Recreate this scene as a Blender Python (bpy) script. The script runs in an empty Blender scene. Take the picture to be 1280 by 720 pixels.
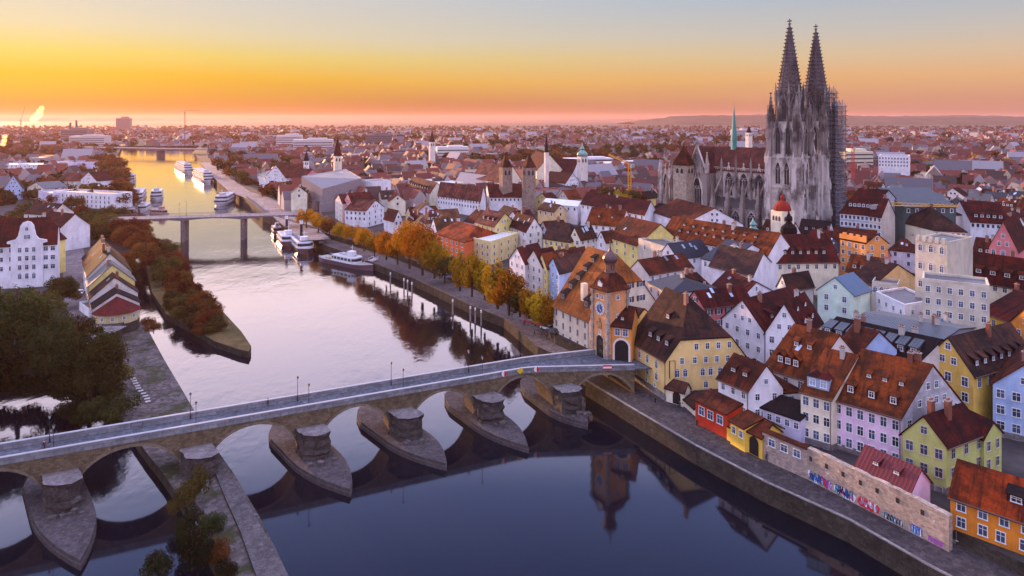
import bpy, math, random
import numpy as np
from mathutils import Vector, Matrix
from mathutils.geometry import tessellate_polygon

SC = bpy.context.scene
COL = SC.collection
F = 850.0          # focal length of the 1280 px wide photograph, in pixels
H = 65.0           # height of the camera above the river
HZ = 148.0         # pixel row of the horizon

# ------------------------------------------------------------------ camera
cam_d = bpy.data.cameras.new('camera')
cam_d.sensor_width = 36.0
cam_d.lens = 36.0 * F / 1280.0
cam_d.shift_y = -(360.0 - HZ) / 1280.0
cam_d.clip_start = 1.0
cam_d.clip_end = 90000.0
cam = bpy.data.objects.new('camera', cam_d)
cam.location = (0, 0, H)
cam.rotation_euler = (math.radians(90), 0, 0)
COL.objects.link(cam)
SC.camera = cam

# ------------------------------------------------------------------ sky and sun
SUN_AZ = math.radians(-38.0)     # left of the viewing direction
SUN_EL = math.radians(5.0)
W = bpy.data.worlds.new('World')
SC.world = W
W.use_nodes = True
nt = W.node_tree
nt.nodes.clear()
def wn(t, **kw):
    n = nt.nodes.new(t)
    for k, v in kw.items():
        setattr(n, k, v)
    return n
def wmath(op, a, b=None, c=None, clamp=False):
    n = wn('ShaderNodeMath', operation=op)
    n.use_clamp = clamp
    for i, v in enumerate((a, b, c)):
        if v is None: continue
        if isinstance(v, (int, float)): n.inputs[i].default_value = v
        else: nt.links.new(v, n.inputs[i])
    return n.outputs[0]
def s2l(r, g, b, k=1.0):
    f = lambda c: (c / 255 / 12.92 if c / 255 <= 0.04045 else ((c / 255 + 0.055) / 1.055) ** 2.4)
    return (f(r) * k, f(g) * k, f(b) * k, 1)
def wramp(stops):
    n = wn('ShaderNodeValToRGB')
    e = n.color_ramp.elements
    while len(e) < len(stops): e.new(0.5)
    for i, (p, c) in enumerate(stops):
        e[i].position = p; e[i].color = c
    return n
out = wn('ShaderNodeOutputWorld')
bg = wn('ShaderNodeBackground')
tc = wn('ShaderNodeTexCoord')
sep = wn('ShaderNodeSeparateXYZ')
nt.links.new(tc.outputs['Generated'], sep.inputs[0])
X_, Y_, Z_ = sep.outputs
rxy = wmath('SQRT', wmath('ADD', wmath('MULTIPLY', X_, X_), wmath('ADD', wmath('MULTIPLY', Y_, Y_), 1e-6)))
dotS = wmath('DIVIDE', wmath('ADD', wmath('MULTIPLY', X_, math.sin(SUN_AZ)), wmath('MULTIPLY', Y_, math.cos(SUN_AZ))), rxy)
near = wmath('POWER', wmath('MULTIPLY_ADD', dotS, 0.5, 0.5, clamp=True), 5.0)
# a little unevenness so the bands are not ruler-straight
nz = wn('ShaderNodeTexNoise'); nz.inputs['Scale'].default_value = 3.0; nz.inputs['Detail'].default_value = 4
mp = wn('ShaderNodeMapping'); mp.inputs['Scale'].default_value = (1, 1, 9)
nt.links.new(tc.outputs['Generated'], mp.inputs[0]); nt.links.new(mp.outputs[0], nz.inputs['Vector'])
zz = wmath('ADD', wmath('ABSOLUTE', Z_), wmath('MULTIPLY_ADD', nz.outputs[0], 0.014, -0.007))
fac = wmath('POWER', zz, 0.5, clamp=True)          # sqrt spreads the horizon
def st(deg): return math.sqrt(math.sin(math.radians(deg)))
E1 = 1 / 3.75       # the exposure below brings these back to the photograph's sky
warm = wramp([(0.0, s2l(235,116,20,E1*.34)), (st(1.2), s2l(250,156,0,E1*.56)), (st(3.2), s2l(255,196,0,E1*.84)), (st(4.9), s2l(244,216,110,E1*.92)), (st(6.6), s2l(232,218,180,E1*.97)),
              (st(10.3), s2l(216,214,214,E1)), (st(14), s2l(238,212,216,.95)), (st(20), s2l(224,208,232,1.08)), (st(25), s2l(192,194,236,.92)), (st(28.5), s2l(130,150,212,.64)), (st(36), s2l(104,126,204,.38)), (st(52), s2l(176,180,226,.85)), (1.0, s2l(204,196,220,1.15))])
cool = wramp([(0.0, s2l(214,146,134,E1*.78)), (st(1.2), s2l(228,164,140,E1*.88)), (st(3.2), s2l(238,184,140,E1*.97)), (st(4.9), s2l(222,194,170,E1)), (st(6.6), s2l(203,195,190,E1)),
              (st(10.3), s2l(162,186,212,E1)), (st(14), s2l(216,204,228,.92)), (st(20), s2l(208,200,234,1.04)), (st(25), s2l(184,188,236,.88)), (st(28.5), s2l(126,148,212,.63)), (st(36), s2l(102,124,204,.37)), (st(52), s2l(176,180,226,.85)), (1.0, s2l(204,196,220,1.15))])
for r in (warm, cool): nt.links.new(fac, r.inputs[0])
mx = wn('ShaderNodeMix', data_type='RGBA')
nt.links.new(near, mx.inputs[0]); nt.links.new(cool.outputs[0], mx.inputs[6]); nt.links.new(warm.outputs[0], mx.inputs[7])
sky = wn('ShaderNodeTexSky', sky_type='NISHITA')
sky.sun_disc = False
sky.sun_elevation = SUN_EL
sky.sun_rotation = SUN_AZ
bg2 = wn('ShaderNodeBackground')
nt.links.new(sky.outputs[0], bg2.inputs[0]); bg2.inputs[1].default_value = 0.0015
nt.links.new(mx.outputs[2], bg.inputs[0]); bg.inputs[1].default_value = 0.95
add = wn('ShaderNodeAddShader')
nt.links.new(bg.outputs[0], add.inputs[0]); nt.links.new(bg2.outputs[0], add.inputs[1])
nt.links.new(add.outputs[0], out.inputs[0])

sun_d = bpy.data.lights.new('sun', 'SUN')
sun_d.energy = 2.6
sun_d.color = (1.0, 0.53, 0.25)
sun_d.angle = math.radians(2.0)
sun = bpy.data.objects.new('sun', sun_d)
sun.rotation_euler = Vector((-math.sin(SUN_AZ) * math.cos(SUN_EL), -math.cos(SUN_AZ) * math.cos(SUN_EL), -math.sin(SUN_EL))).to_track_quat('-Z', 'Y').to_euler()
COL.objects.link(sun)

SC.view_settings.view_transform = 'Standard'
SC.view_settings.look = 'None'
SC.view_settings.exposure = math.log2(3.6)
SC.view_settings.gamma = 1.0
SC.view_settings.use_curve_mapping = False
SC.render.engine = 'CYCLES'
cy = SC.cycles
cy.use_denoising = True
cy.max_bounces = 6; cy.diffuse_bounces = 2; cy.glossy_bounces = 3; cy.volume_bounces = 1; cy.transparent_max_bounces = 8; cy.transmission_bounces = 2
cy.caustics_reflective = False; cy.caustics_refractive = False
cy.sample_clamp_indirect = 4.0

# ------------------------------------------------------------------ materials
MATS = {}
class NB:
    """small node builder"""
    def __init__(s, name):
        s.m = bpy.data.materials.new(name); s.m.use_nodes = True
        s.t = s.m.node_tree; s.t.nodes.clear()
        s.out = s.n('ShaderNodeOutputMaterial')
    def n(s, t, **kw):
        x = s.t.nodes.new(t)
        for k, v in kw.items(): setattr(x, k, v)
        return x
    def l(s, a, b): s.t.links.new(a, b)
    def set(s, inp, v):
        if isinstance(v, (int, float)): inp.default_value = v
        elif isinstance(v, tuple): inp.default_value = v if len(v) != 3 or inp.type == 'VECTOR' else (*v, 1)
        else: s.l(v, inp)
    def math(s, op, a, b=0.0, c=0.0, clamp=False):
        x = s.n('ShaderNodeMath', operation=op); x.use_clamp = clamp
        for i, v in enumerate((a, b, c)): s.set(x.inputs[i], v)
        return x.outputs[0]
    def mix(s, f, a, b, mode='MIX'):
        x = s.n('ShaderNodeMix', data_type='RGBA', blend_type=mode)
        s.set(x.inputs[0], f); s.set(x.inputs[6], a); s.set(x.inputs[7], b)
        return x.outputs[2]
    def noise(s, vec, scale, detail=3.0, rough=0.55):
        x = s.n('ShaderNodeTexNoise'); x.inputs['Scale'].default_value = scale
        x.inputs['Detail'].default_value = detail; x.inputs['Roughness'].default_value = rough
        if vec is not None: s.l(vec, x.inputs['Vector'])
        return x.outputs[0]
    def ramp(s, f, a, b):
        x = s.n('ShaderNodeMapRange'); x.inputs[1].default_value = a; x.inputs[2].default_value = b
        x.clamp = True; s.l(f, x.inputs[0]); return x.outputs[0]
    def vec(s, scale, src='UV', off=None):
        c = s.n('ShaderNodeTexCoord'); m = s.n('ShaderNodeMapping')
        m.inputs['Scale'].default_value = scale
        s.l(c.outputs[src], m.inputs[0])
        if off is not None:
            v = s.n('ShaderNodeCombineXYZ'); s.l(off, v.inputs[0]); s.l(off, v.inputs[1]); s.l(v.outputs[0], m.inputs[1])
        return m.outputs[0]
    def rnd(s):
        return s.n('ShaderNodeObjectInfo').outputs['Random']
    def bump(s, h, strength, dist):
        b = s.n('ShaderNodeBump'); b.inputs['Strength'].default_value = strength; b.inputs['Distance'].default_value = dist
        s.l(h, b.inputs['Height']); return b.outputs[0]
    def bsdf(s, col, rough=0.8, spec=0.3, metal=0.0, normal=None):
        p = s.n('ShaderNodeBsdfPrincipled')
        s.set(p.inputs['Base Color'], col); s.set(p.inputs['Roughness'], rough)
        p.inputs['Specular IOR Level'].default_value = spec; p.inputs['Metallic'].default_value = metal
        if normal is not None: s.l(normal, p.inputs['Normal'])
        s.l(p.outputs[0], s.out.inputs[0]); return p

def sc_(c, k): return tuple(min(1.0, x * k) for x in c[:3])
def cached(fn):
    def w(*a):
        k = (fn.__name__,) + a
        if k not in MATS: MATS[k] = fn(*a)
        return MATS[k]
    return w

@cached
def plaster(col, stain=0.25):
    b = NB('plaster')
    o = b.math('MULTIPLY', b.rnd(), 57.0)
    big = b.noise(b.vec((0.22, 0.16, 0.2), 'UV', o), 1.0, 5, 0.65)
    run = b.noise(b.vec((1.4, 0.12, 1), 'UV', o), 1.0, 4, 0.6)
    fine = b.noise(b.vec((1.1, 0.9, 1), 'UV', o), 1.0, 6, 0.7)
    c = b.mix(b.math('MULTIPLY', b.ramp(big, 0.42, 0.70), stain * 2.2, clamp=True), sc_(col, 1.05), sc_(col, 0.58))
    c = b.mix(b.math('MULTIPLY', b.ramp(fine, 0.56, 0.72), stain * 1.1, clamp=True), c, sc_(tuple(.5 * x + .5 * sum(col[:3]) / 3 for x in col[:3]), .72))
    c = b.mix(b.math('MULTIPLY', b.ramp(run, 0.5, 0.8), stain, clamp=True), c, sc_((col[0] * .6, col[1] * .55, col[2] * .5), 1))
    b.bsdf(c, 0.9, 0.08, normal=b.bump(b.noise(b.vec((3, 3, 3)), 1.5, 3), 0.25, 0.05))
    return b.m

@cached
def tiles(col, moss=0.5):
    b = NB('roof_tiles')
    o = b.math('MULTIPLY', b.rnd(), 91.0)
    uv = b.vec((1, 1, 1), 'UV', o)
    big = b.noise(b.vec((0.16, 0.22, 1), 'UV', o), 1.0, 5, 0.7)
    run = b.noise(b.vec((0.9, 0.09, 1), 'UV', o), 1.0, 4, 0.65)
    br = b.n('ShaderNodeTexBrick'); br.inputs['Scale'].default_value = 1.0
    br.inputs['Brick Width'].default_value = 0.32; br.inputs['Row Height'].default_value = 0.36; br.inputs['Mortar Size'].default_value = 0.02
    br.inputs['Color1'].default_value = (*sc_(col, 1.25), 1); br.inputs['Color2'].default_value = (*sc_(col, 0.72), 1); br.inputs['Mortar'].default_value = (*sc_(col, 0.45), 1)
    b.l(uv, br.inputs['Vector'])
    sp = b.noise(b.vec((1.6, 1.6, 1), 'UV', o), 1.0, 4, 0.7)
    c = b.mix(0.5, br.outputs[0], b.mix(sp, sc_(col, 0.4), sc_(col, 1.7)))
    dk = (col[0] * 0.20 + 0.006, col[1] * 0.26 + 0.006, col[2] * 0.35 + 0.006)
    c = b.mix(b.math('MULTIPLY', b.ramp(big, 0.42, 0.66), moss * 1.7, clamp=True), c, dk)
    c = b.mix(b.math('MULTIPLY', b.ramp(run, 0.47, 0.68), moss * 1.5, clamp=True), c, dk)
    c = b.mix(b.math('MULTIPLY', b.ramp(b.noise(b.vec((0.7, 0.4, 1), 'UV', o), 1.0, 4, 0.6), 0.62, 0.8), 0.5, clamp=True), c, sc_(col, 1.9))
    hsv = b.n('ShaderNodeHueSaturation'); b.set(hsv.inputs['Value'], b.math('MULTIPLY_ADD', b.rnd(), 0.4, 0.8)); b.l(c, hsv.inputs['Color'])
    b.bsdf(hsv.outputs[0], 0.85, 0.08, normal=b.bump(b.math('ADD', br.outputs[1], sp), 0.6, 0.06))
    return b.m

@cached
def metal_roof(col, rough=0.45):
    b = NB('metal_roof')
    w = b.n('ShaderNodeTexWave'); w.bands_direction = 'X'; w.inputs['Scale'].default_value = 0.5; w.inputs['Distortion'].default_value = 0
    b.l(b.vec((1, 1, 1)), w.inputs['Vector'])
    n = b.noise(b.vec((0.3, 0.3, 1)), 1.0, 5, 0.65)
    c = b.mix(n, sc_(col, 0.65), sc_(col, 1.3))
    c = b.mix(b.ramp(w.outputs[1], 0.86, 0.98), c, sc_(col, 0.4))
    b.bsdf(c, rough, 0.35, 0.1, normal=b.bump(w.outputs[1], 0.4, 0.08))
    return b.m

@cached
def flat(col, rough=0.7, spec=0.3, metal=0.0):
    b = NB('paint')
    n = b.noise(b.vec((1, 1, 1), 'Object'), 0.8, 4, 0.65)
    b.bsdf(b.mix(n, sc_(col, 0.72), sc_(col, 1.24)), rough, spec, metal)
    return b.m

@cached
def stone(col, scale=1.0, dark=0.5):
    b = NB('masonry')
    uv = b.vec((1, 1, 1))
    ds = b.n('ShaderNodeMixRGB'); ds.inputs[0].default_value = 0.03
    nn = b.n('ShaderNodeTexNoise'); nn.inputs['Scale'].default_value = 1.2; b.l(uv, nn.inputs['Vector'])
    b.l(uv, ds.inputs[1]); b.l(nn.outputs[1], ds.inputs[2])
    br = b.n('ShaderNodeTexBrick'); br.inputs['Scale'].default_value = 1.0 / scale
    br.inputs['Brick Width'].default_value = 0.85; br.inputs['Row Height'].default_value = 0.4; br.inputs['Mortar Size'].default_value = 0.025
    br.inputs['Color1'].default_value = (*sc_(col, 1.35), 1); br.inputs['Color2'].default_value = (*sc_(col, 0.65), 1); br.inputs['Mortar'].default_value = (*sc_(col, 0.4), 1)
    b.l(ds.outputs[0], br.inputs['Vector'])
    big = b.noise(b.vec((0.25, 0.2, 1)), 1.0, 6, 0.7)
    run = b.noise(b.vec((1.1, 0.1, 1)), 1.0, 4, 0.6)
    vo = b.n('ShaderNodeTexVoronoi'); vo.inputs['Scale'].default_value = 1.1 / scale; b.l(uv, vo.inputs['Vector'])
    c = b.mix(0.45, br.outputs[0], b.mix(vo.outputs[1], sc_(col, 0.55), sc_(col, 1.5)))
    c = b.mix(b.math('MULTIPLY', b.ramp(big, 0.45, 0.7), dark * 1.5, clamp=True), c, sc_(col, 0.35))
    c = b.mix(b.math('MULTIPLY', b.ramp(run, 0.55, 0.8), dark, clamp=True), c, sc_(col, 0.3))
    c = b.mix(b.ramp(b.noise(b.vec((0.6, 0.6, 1)), 1.0, 5, 0.7), 0.63, 0.74), c, sc_(col, 2.3))
    b.bsdf(c, 0.9, 0.08, normal=b.bump(b.math('ADD', br.outputs[1], big), 0.7, 0.12))
    return b.m

@cached
def minster_stone(col, dark):
    b = NB('weathered_limestone')
    g = b.n('ShaderNodeNewGeometry').outputs['Position']
    def v(sx, sy, sz):
        m = b.n('ShaderNodeMapping'); m.inputs['Scale'].default_value = (sx, sy, sz); b.l(g, m.inputs[0]); return m.outputs[0]
    run = b.noise(v(0.26, 0.26, 0.05), 1.0, 6, 0.7)
    big = b.noise(v(0.12, 0.12, 0.08), 1.0, 5, 0.6)
    fine = b.noise(v(1.3, 1.3, 0.7), 1.0, 5, 0.7)
    c = b.mix(b.math('MULTIPLY', b.ramp(run, 0.47, 0.62), .55), sc_(col, 1.15), dark)
    c = b.mix(b.math('MULTIPLY', b.ramp(big, 0.48, 0.60), 0.85, clamp=True), c, dark)
    c = b.mix(b.math('MULTIPLY', b.ramp(fine, 0.4, 0.75), 0.28), c, sc_(col, 0.5))
    b.bsdf(c, 0.9, 0.2, normal=b.bump(fine, 0.6, 0.3))
    return b.m

@cached
def paving(col, scale=1.0):
    b = NB('paving')
    uv = b.vec((1, 1, 1))
    vo = b.n('ShaderNodeTexVoronoi'); vo.inputs['Scale'].default_value = 1.6 / scale; b.l(uv, vo.inputs['Vector'])
    big = b.noise(b.vec((0.12, 0.12, 1)), 1.0, 6, 0.7)
    fine = b.noise(b.vec((0.9, 0.9, 1)), 1.0, 5, 0.7)
    c = b.mix(vo.outputs[1], sc_(col, 0.55), sc_(col, 1.4))
    c = b.mix(b.ramp(big, 0.4, 0.7), c, sc_(col, 0.55))
    c = b.mix(b.ramp(fine, 0.5, 0.75), c, sc_(col, 1.7))
    b.bsdf(c, 0.9, 0.1, normal=b.bump(fine, 0.5, 0.08))
    return b.m

@cached
def glass(col=(0.05, 0.07, 0.12)):
    b = NB('window_glass')
    r = b.math('MULTIPLY_ADD', b.rnd(), 1.3, 0.35)
    hsv = b.n('ShaderNodeHueSaturation'); b.l(r, hsv.inputs['Value']); hsv.inputs['Color'].default_value = (*col, 1)
    b.bsdf(hsv.outputs[0], 0.12, 0.6)
    return b.m

@cached
def leaves(c1, c2, c3):
    b = NB('leaves')
    n = b.noise(b.vec((1, 1, 1), 'Object'), 0.35, 3, 0.6)
    n2 = b.noise(b.vec((1, 1, 1), 'Object'), 2.2, 2, 0.6)
    c = b.mix(b.ramp(n, 0.36, 0.64), c1, c2)
    c = b.mix(b.math('MULTIPLY', b.ramp(n2, 0.5, 0.7), 0.6), c, c3)
    hsv = b.n('ShaderNodeHueSaturation'); b.l(c, hsv.inputs['Color'])
    b.set(hsv.inputs['Hue'], b.math('MULTIPLY_ADD', b.rnd(), 0.05, 0.475)); b.set(hsv.inputs['Value'], b.math('MULTIPLY_ADD', b.rnd(), 0.6, 0.7))
    d = b.n('ShaderNodeBsdfDiffuse'); t = b.n('ShaderNodeBsdfTranslucent'); m = b.n('ShaderNodeMixShader'); m.inputs[0].default_value = 0.3
    b.l(hsv.outputs[0], d.inputs[0]); b.l(hsv.outputs[0], t.inputs[0]); b.l(d.outputs[0], m.inputs[1]); b.l(t.outputs[0], m.inputs[2])
    b.l(m.outputs[0], b.out.inputs[0])
    return b.m
# ------------------------------------------------------------------ geometry helpers
def P(px, py, z=0.0):
    """the place at height z that the photograph shows at pixel (px, py)"""
    y = F * (H - z) / (py - HZ)
    return Vector(((px - 640.0) / F * y, y))
def Q(p, z=0.0): return (640 + F * p[0] / p[1], HZ + F * (H - z) / p[1])
def V3(p, z): return Vector((p[0], p[1], z))
def perp(d): d = Vector(d).normalized(); return Vector((-d.y, d.x))   # to the left of d = away from the viewer for a left-to-right front

class MB:
    def __init__(s): s.v = []; s.f = []; s.m = []
    def poly(s, pts, m=0):
        i = len(s.v); s.v += [tuple(p) for p in pts]; s.f.append(tuple(range(i, i + len(pts)))); s.m.append(m)
    def prism(s, pts, z0, z1, m=0, mt=None, bottom=True):
        """pts counter-clockwise seen from above"""
        n = len(pts); i = len(s.v)
        z1s = z1 if isinstance(z1, (list, tuple)) else [z1] * n
        s.v += [(p[0], p[1], z0) for p in pts] + [(p[0], p[1], z1s[k]) for k, p in enumerate(pts)]
        for k in range(n):
            j = (k + 1) % n
            s.f.append((i + k, i + j, i + n + j, i + n + k)); s.m.append(m)
        s.f.append(tuple(i + n + k for k in range(n))); s.m.append(m if mt is None else mt)
        if bottom: s.f.append(tuple(i + k for k in reversed(range(n)))); s.m.append(m)
    def box(s, c, sx, sy, sz, rot=0.0, m=0, base=True):
        """c = centre of the base (or of the box)"""
        z0 = c[2] if base else c[2] - sz / 2
        ca, sa = math.cos(rot), math.sin(rot)
        pts = [(c[0] + x * ca - y * sa, c[1] + x * sa + y * ca) for x, y in ((-sx/2, -sy/2), (sx/2, -sy/2), (sx/2, sy/2), (-sx/2, sy/2))]
        s.prism(pts, z0, z0 + sz, m)
    def frustum(s, c, r0, r1, h, n=8, m=0, rot=0.0, cap=True):
        i = len(s.v)
        for z, r in ((c[2], r0), (c[2] + h, r1)):
            for k in range(n):
                a = rot + 2 * math.pi * k / n
                s.v.append((c[0] + r * math.cos(a), c[1] + r * math.sin(a), z))
        for k in range(n):
            j = (k + 1) % n
            s.f.append((i + k, i + j, i + n + j, i + n + k)); s.m.append(m)
        if cap:
            s.f.append(tuple(i + n + k for k in range(n))); s.m.append(m)
            s.f.append(tuple(i + k for k in reversed(range(n)))); s.m.append(m)
    def lathe(s, c, prof, n=12, m=0, rot=0.0):
        for (r0, z0), (r1, z1) in zip(prof[:-1], prof[1:]):
            s.frustum((c[0], c[1], c[2] + z0), max(r0, .001), max(r1, .001), z1 - z0, n, m, rot, cap=False)
    def bar(s, a, b, r, m=0, n=4):
        a = Vector(a); b = Vector(b); d = (b - a)
        if d.length < 1e-6: return
        d.normalize(); u = d.orthogonal().normalized(); w = d.cross(u)
        i = len(s.v)
        for p in (a, b):
            for k in range(n):
                t = 2 * math.pi * (k + .5) / n
                s.v.append(tuple(p + (u * math.cos(t) + w * math.sin(t)) * r))
        for k in range(n):
            j = (k + 1) % n
            s.f.append((i + k, i + j, i + n + j, i + n + k)); s.m.append(m)
        s.f.append(tuple(i + n + k for k in range(n))); s.m.append(m)
        s.f.append(tuple(i + k for k in reversed(range(n)))); s.m.append(m)
    def add(s, o, off=(0, 0, 0), rot=0.0, sc=1.0):
        i = len(s.v); ca, sa = math.cos(rot), math.sin(rot)
        s.v += [((x * ca - y * sa) * sc + off[0], (x * sa + y * ca) * sc + off[1], z * sc + off[2]) for x, y, z in o.v]
        s.f += [tuple(k + i for k in f) for f in o.f]; s.m += o.m
    def mesh(s, name, mats, off=(0, 0, 0), uv=True, smooth=False):
        me = bpy.data.meshes.new(name)
        v = [(x - off[0], y - off[1], z - off[2]) for x, y, z in s.v]
        me.from_pydata(v, [], s.f)
        for m in mats: me.materials.append(m)
        me.polygons.foreach_set('material_index', s.m)
        if smooth: me.polygons.foreach_set('use_smooth', [True] * len(s.f))
        if uv:
            lay = me.uv_layers.new(name='UVMap').data
            co = s.v
            for p in me.polygons:
                nrm = p.normal
                if abs(nrm.z) > 0.97: t = Vector((1, 0, 0))
                else: t = Vector((-nrm.y, nrm.x, 0)).normalized()
                bt = nrm.cross(t)
                for li, vi in zip(p.loop_indices, p.vertices):
                    q = Vector(co[vi]); lay[li].uv = (q.dot(t), q.dot(bt))
        return me
    def build(s, name, mats, parent=None, loc=(0, 0, 0), uv=True, smooth=False):
        """vertices are world places; loc becomes the origin"""
        if not isinstance(mats, (list, tuple)): mats = [mats]
        if parent is not None and loc == (0, 0, 0): loc = parent.get('_base', (0, 0, 0)); loc = tuple(loc)
        o = bpy.data.objects.new(name, s.mesh(name, mats, loc, uv, smooth))
        COL.objects.link(o)
        if parent is None: o.location = loc
        else:
            o.parent = parent
            pb = tuple(parent.get('_base', (0, 0, 0)))
            o.location = (loc[0] - pb[0], loc[1] - pb[1], loc[2] - pb[2])
            o['_base'] = loc
        return o

def tag(o, label, cat, group=None):
    o['label'] = label; o['category'] = cat
    if group: o['group'] = group
    return o
def structure(o): o['kind'] = 'structure'; return o
def stuff(o, label=None, cat=None):
    o['kind'] = 'stuff'
    if label: o['label'] = label; o['category'] = cat
    return o
def thing(name, label, cat, loc=(0, 0, 0), group=None):
    o = bpy.data.objects.new(name, None); o.empty_display_size = 1
    o.location = loc; o['_base'] = tuple(loc); COL.objects.link(o)
    return tag(o, label, cat, group)
def part(name, mesh, parent, loc, rz=0.0, sc=None):
    """loc in the frame of the parent"""
    o = bpy.data.objects.new(name, mesh); o.parent = parent; o.location = loc; o.rotation_euler = (0, 0, rz)
    if sc: o.scale = sc
    COL.objects.link(o); return o
def dup_tree(root, loc, rz=0.0, label=None, sc=None):
    r = root.copy(); COL.objects.link(r); r.location = loc; r.rotation_euler = (0, 0, rz)
    if sc: r.scale = sc
    if label: r['label'] = label
    for ch in root.children:
        c = ch.copy(); COL.objects.link(c); c.parent = r
        for g in ch.children:
            d = g.copy(); COL.objects.link(d); d.parent = c
    return r
def wbase(o): return Vector(tuple(o.get('_base', (0, 0, 0))))

# colours ------------------------------------------------------------------
WALL = dict(white=(.70,.68,.72), cream=(.72,.64,.48), pale=(.66,.60,.54), yellow=(.80,.57,.20), gold=(.78,.46,.07), pink=(.74,.52,.68), rose=(.62,.20,.20),
            orange=(.80,.28,.06), red=(.46,.045,.02), olive=(.46,.48,.16), blue=(.36,.48,.70), mint=(.55,.68,.56), grey=(.42,.41,.43), ochre=(.62,.44,.22),
            brick=(.62,.15,.06), lilac=(.56,.52,.66), stonew=(.50,.45,.38), peach=(.84,.48,.24))
ROOF = dict(orange=(.21,.045,.012), bright=(.34,.05,.012), rust=(.115,.025,.012), red=(.095,.014,.011), brown=(.075,.031,.022), dark=(.025,.014,.015), pink=(.19,.056,.04), tan=(.18,.075,.032))
WALL = {k: tuple(min(.85, x * 1.2) for x in v) for k, v in WALL.items()}
def wall_m(k): return plaster(WALL[k] if isinstance(k, str) else k, 0.34)
def roof_m(k):
    if k == 'barn': return tiles((.34, .105, .026), 0.45)
    if k in ROOF: return tiles(ROOF[k], 0.8)
    return metal_roof(dict(slate=(.014,.016,.028), zinc=(.075,.09,.105), whitemetal=(.72,.74,.8), bluemetal=(.05,.12,.22), green=(.16,.36,.32), crimson=(.12,.010,.014), flatgrey=(.12,.12,.14))[k])
WHITE = flat((.8, .8, .8)); DARKM = flat((.03, .03, .035), .5); GLASS = glass()

# windows --------------------------------------------------------------------
WINC = {}
def win_meshes(w, h, style='plain', frame='white'):
    k = (round(w, 2), round(h, 2), style, frame)
    if k in WINC: return WINC[k]
    fm = {'white': WHITE, 'brown': flat((.10, .06, .05)), 'grey': flat((.35, .33, .32)), 'stone': flat((.55, .5, .42))}[frame]
    b = MB(); t = 0.12 if style != 'far' else 0.2
    d = 0.07
    def bx(x0, x1, z0, z1, y0=-d, y1=0.05, m=0):
        b.prism([(x0, y0), (x1, y0), (x1, y1), (x0, y1)], z0, z1, m)
    bx(-w/2 - t, -w/2, -h/2, h/2); bx(w/2, w/2 + t, -h/2, h/2)
    bx(-w/2 - t, w/2 + t, h/2, h/2 + t); bx(-w/2 - t - .05, w/2 + t + .05, -h/2 - t, -h/2, -d - .06)
    if style in ('plain', 'arch', 'shutter'):
        bx(-.03, .03, -h/2, h/2, -.045, .05); bx(-w/2, -.03, h*.12, h*.12 + .06, -.045, .05); bx(.03, w/2, h*.12, h*.12 + .06, -.045, .05)
    if style == 'arch':
        for k2 in range(5):
            a0, a1 = math.pi * k2 / 5, math.pi * (k2 + 1) / 5
            r0, r1 = w / 2, w / 2 + t
            q = lambda r, a: (r * math.cos(a), r * math.sin(a) * .7 + h / 2 + t * .5)
            p = [q(r0, a0), q(r1, a0), q(r1, a1), q(r0, a1)]
            b.poly([(x, -d - .012, z) for x, z in p]); 
    fm_mesh = None
    if style == 'shutter':
        sh = flat((.04, .035, .03))
        for sx in (-1, 1):
            x0 = sx * (w/2 + t + .05); x1 = x0 + sx * w * .55
            bx(min(x0, x1), max(x0, x1), -h/2, h/2, -.1, -.02, 1)
        fm_mesh = b.mesh('window', [fm, sh], uv=False)
    g = MB()
    if style == 'far':
        b.poly([(-w/2, -.03, -h/2), (w/2, -.03, -h/2), (w/2, -.03, h/2), (-w/2, -.03, h/2)], 1)
        fm_mesh = b.mesh('window', [fm, GLASS], uv=False); gm = None
    else:
        top = h / 2
        if style == 'arch':
            pts = [(-w/2, -.03, -h/2), (w/2, -.03, -h/2), (w/2, -.03, h/2)] + [(w/2*math.cos(a), -.03, h/2 + w/2*.7*math.sin(a)) for a in (math.pi*k2/6 for k2 in range(1, 6))] + [(-w/2, -.03, h/2)]
        else: pts = [(-w/2, -.03, -h/2), (w/2, -.03, -h/2), (w/2, -.03, top), (-w/2, -.03, top)]
        g.poly(pts); gm = g.mesh('pane', [GLASS], uv=False)
        if fm_mesh is None: fm_mesh = b.mesh('window', [fm], uv=False)
    WINC[k] = (fm_mesh, gm); return WINC[k]
def window(parent, pos, rz, w=1.0, h=1.5, style='plain', frame='white', name='window'):
    """pos in world; the parent's base is subtracted"""
    fm, gm = win_meshes(w, h, style, frame)
    base = wbase(parent)
    o = part(name, fm, parent, Vector(pos) - base, rz)
    if gm: part('pane', gm, o, (0, 0, 0))
    return o
def windows_on(parent, a, b, zs, us, w=1.0, h=1.5, style='plain', frame='white', skip=()):
    """a->b left to right on the wall seen from outside (xy); zs heights; us metres or fractions along"""
    a = Vector(a[:2]); b = Vector(b[:2]); d = b - a; L = d.length; d.normalize(); nrm = Vector((d.y, -d.x)); rz = math.atan2(d.y, d.x)
    for i, z in enumerate(zs):
        for j, u in enumerate(us):
            if (i, j) in skip: continue
            p = a + d * (u * L) + nrm * 0.01
            window(parent, (p.x, p.y, z), rz, w, h, style, frame)

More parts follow.
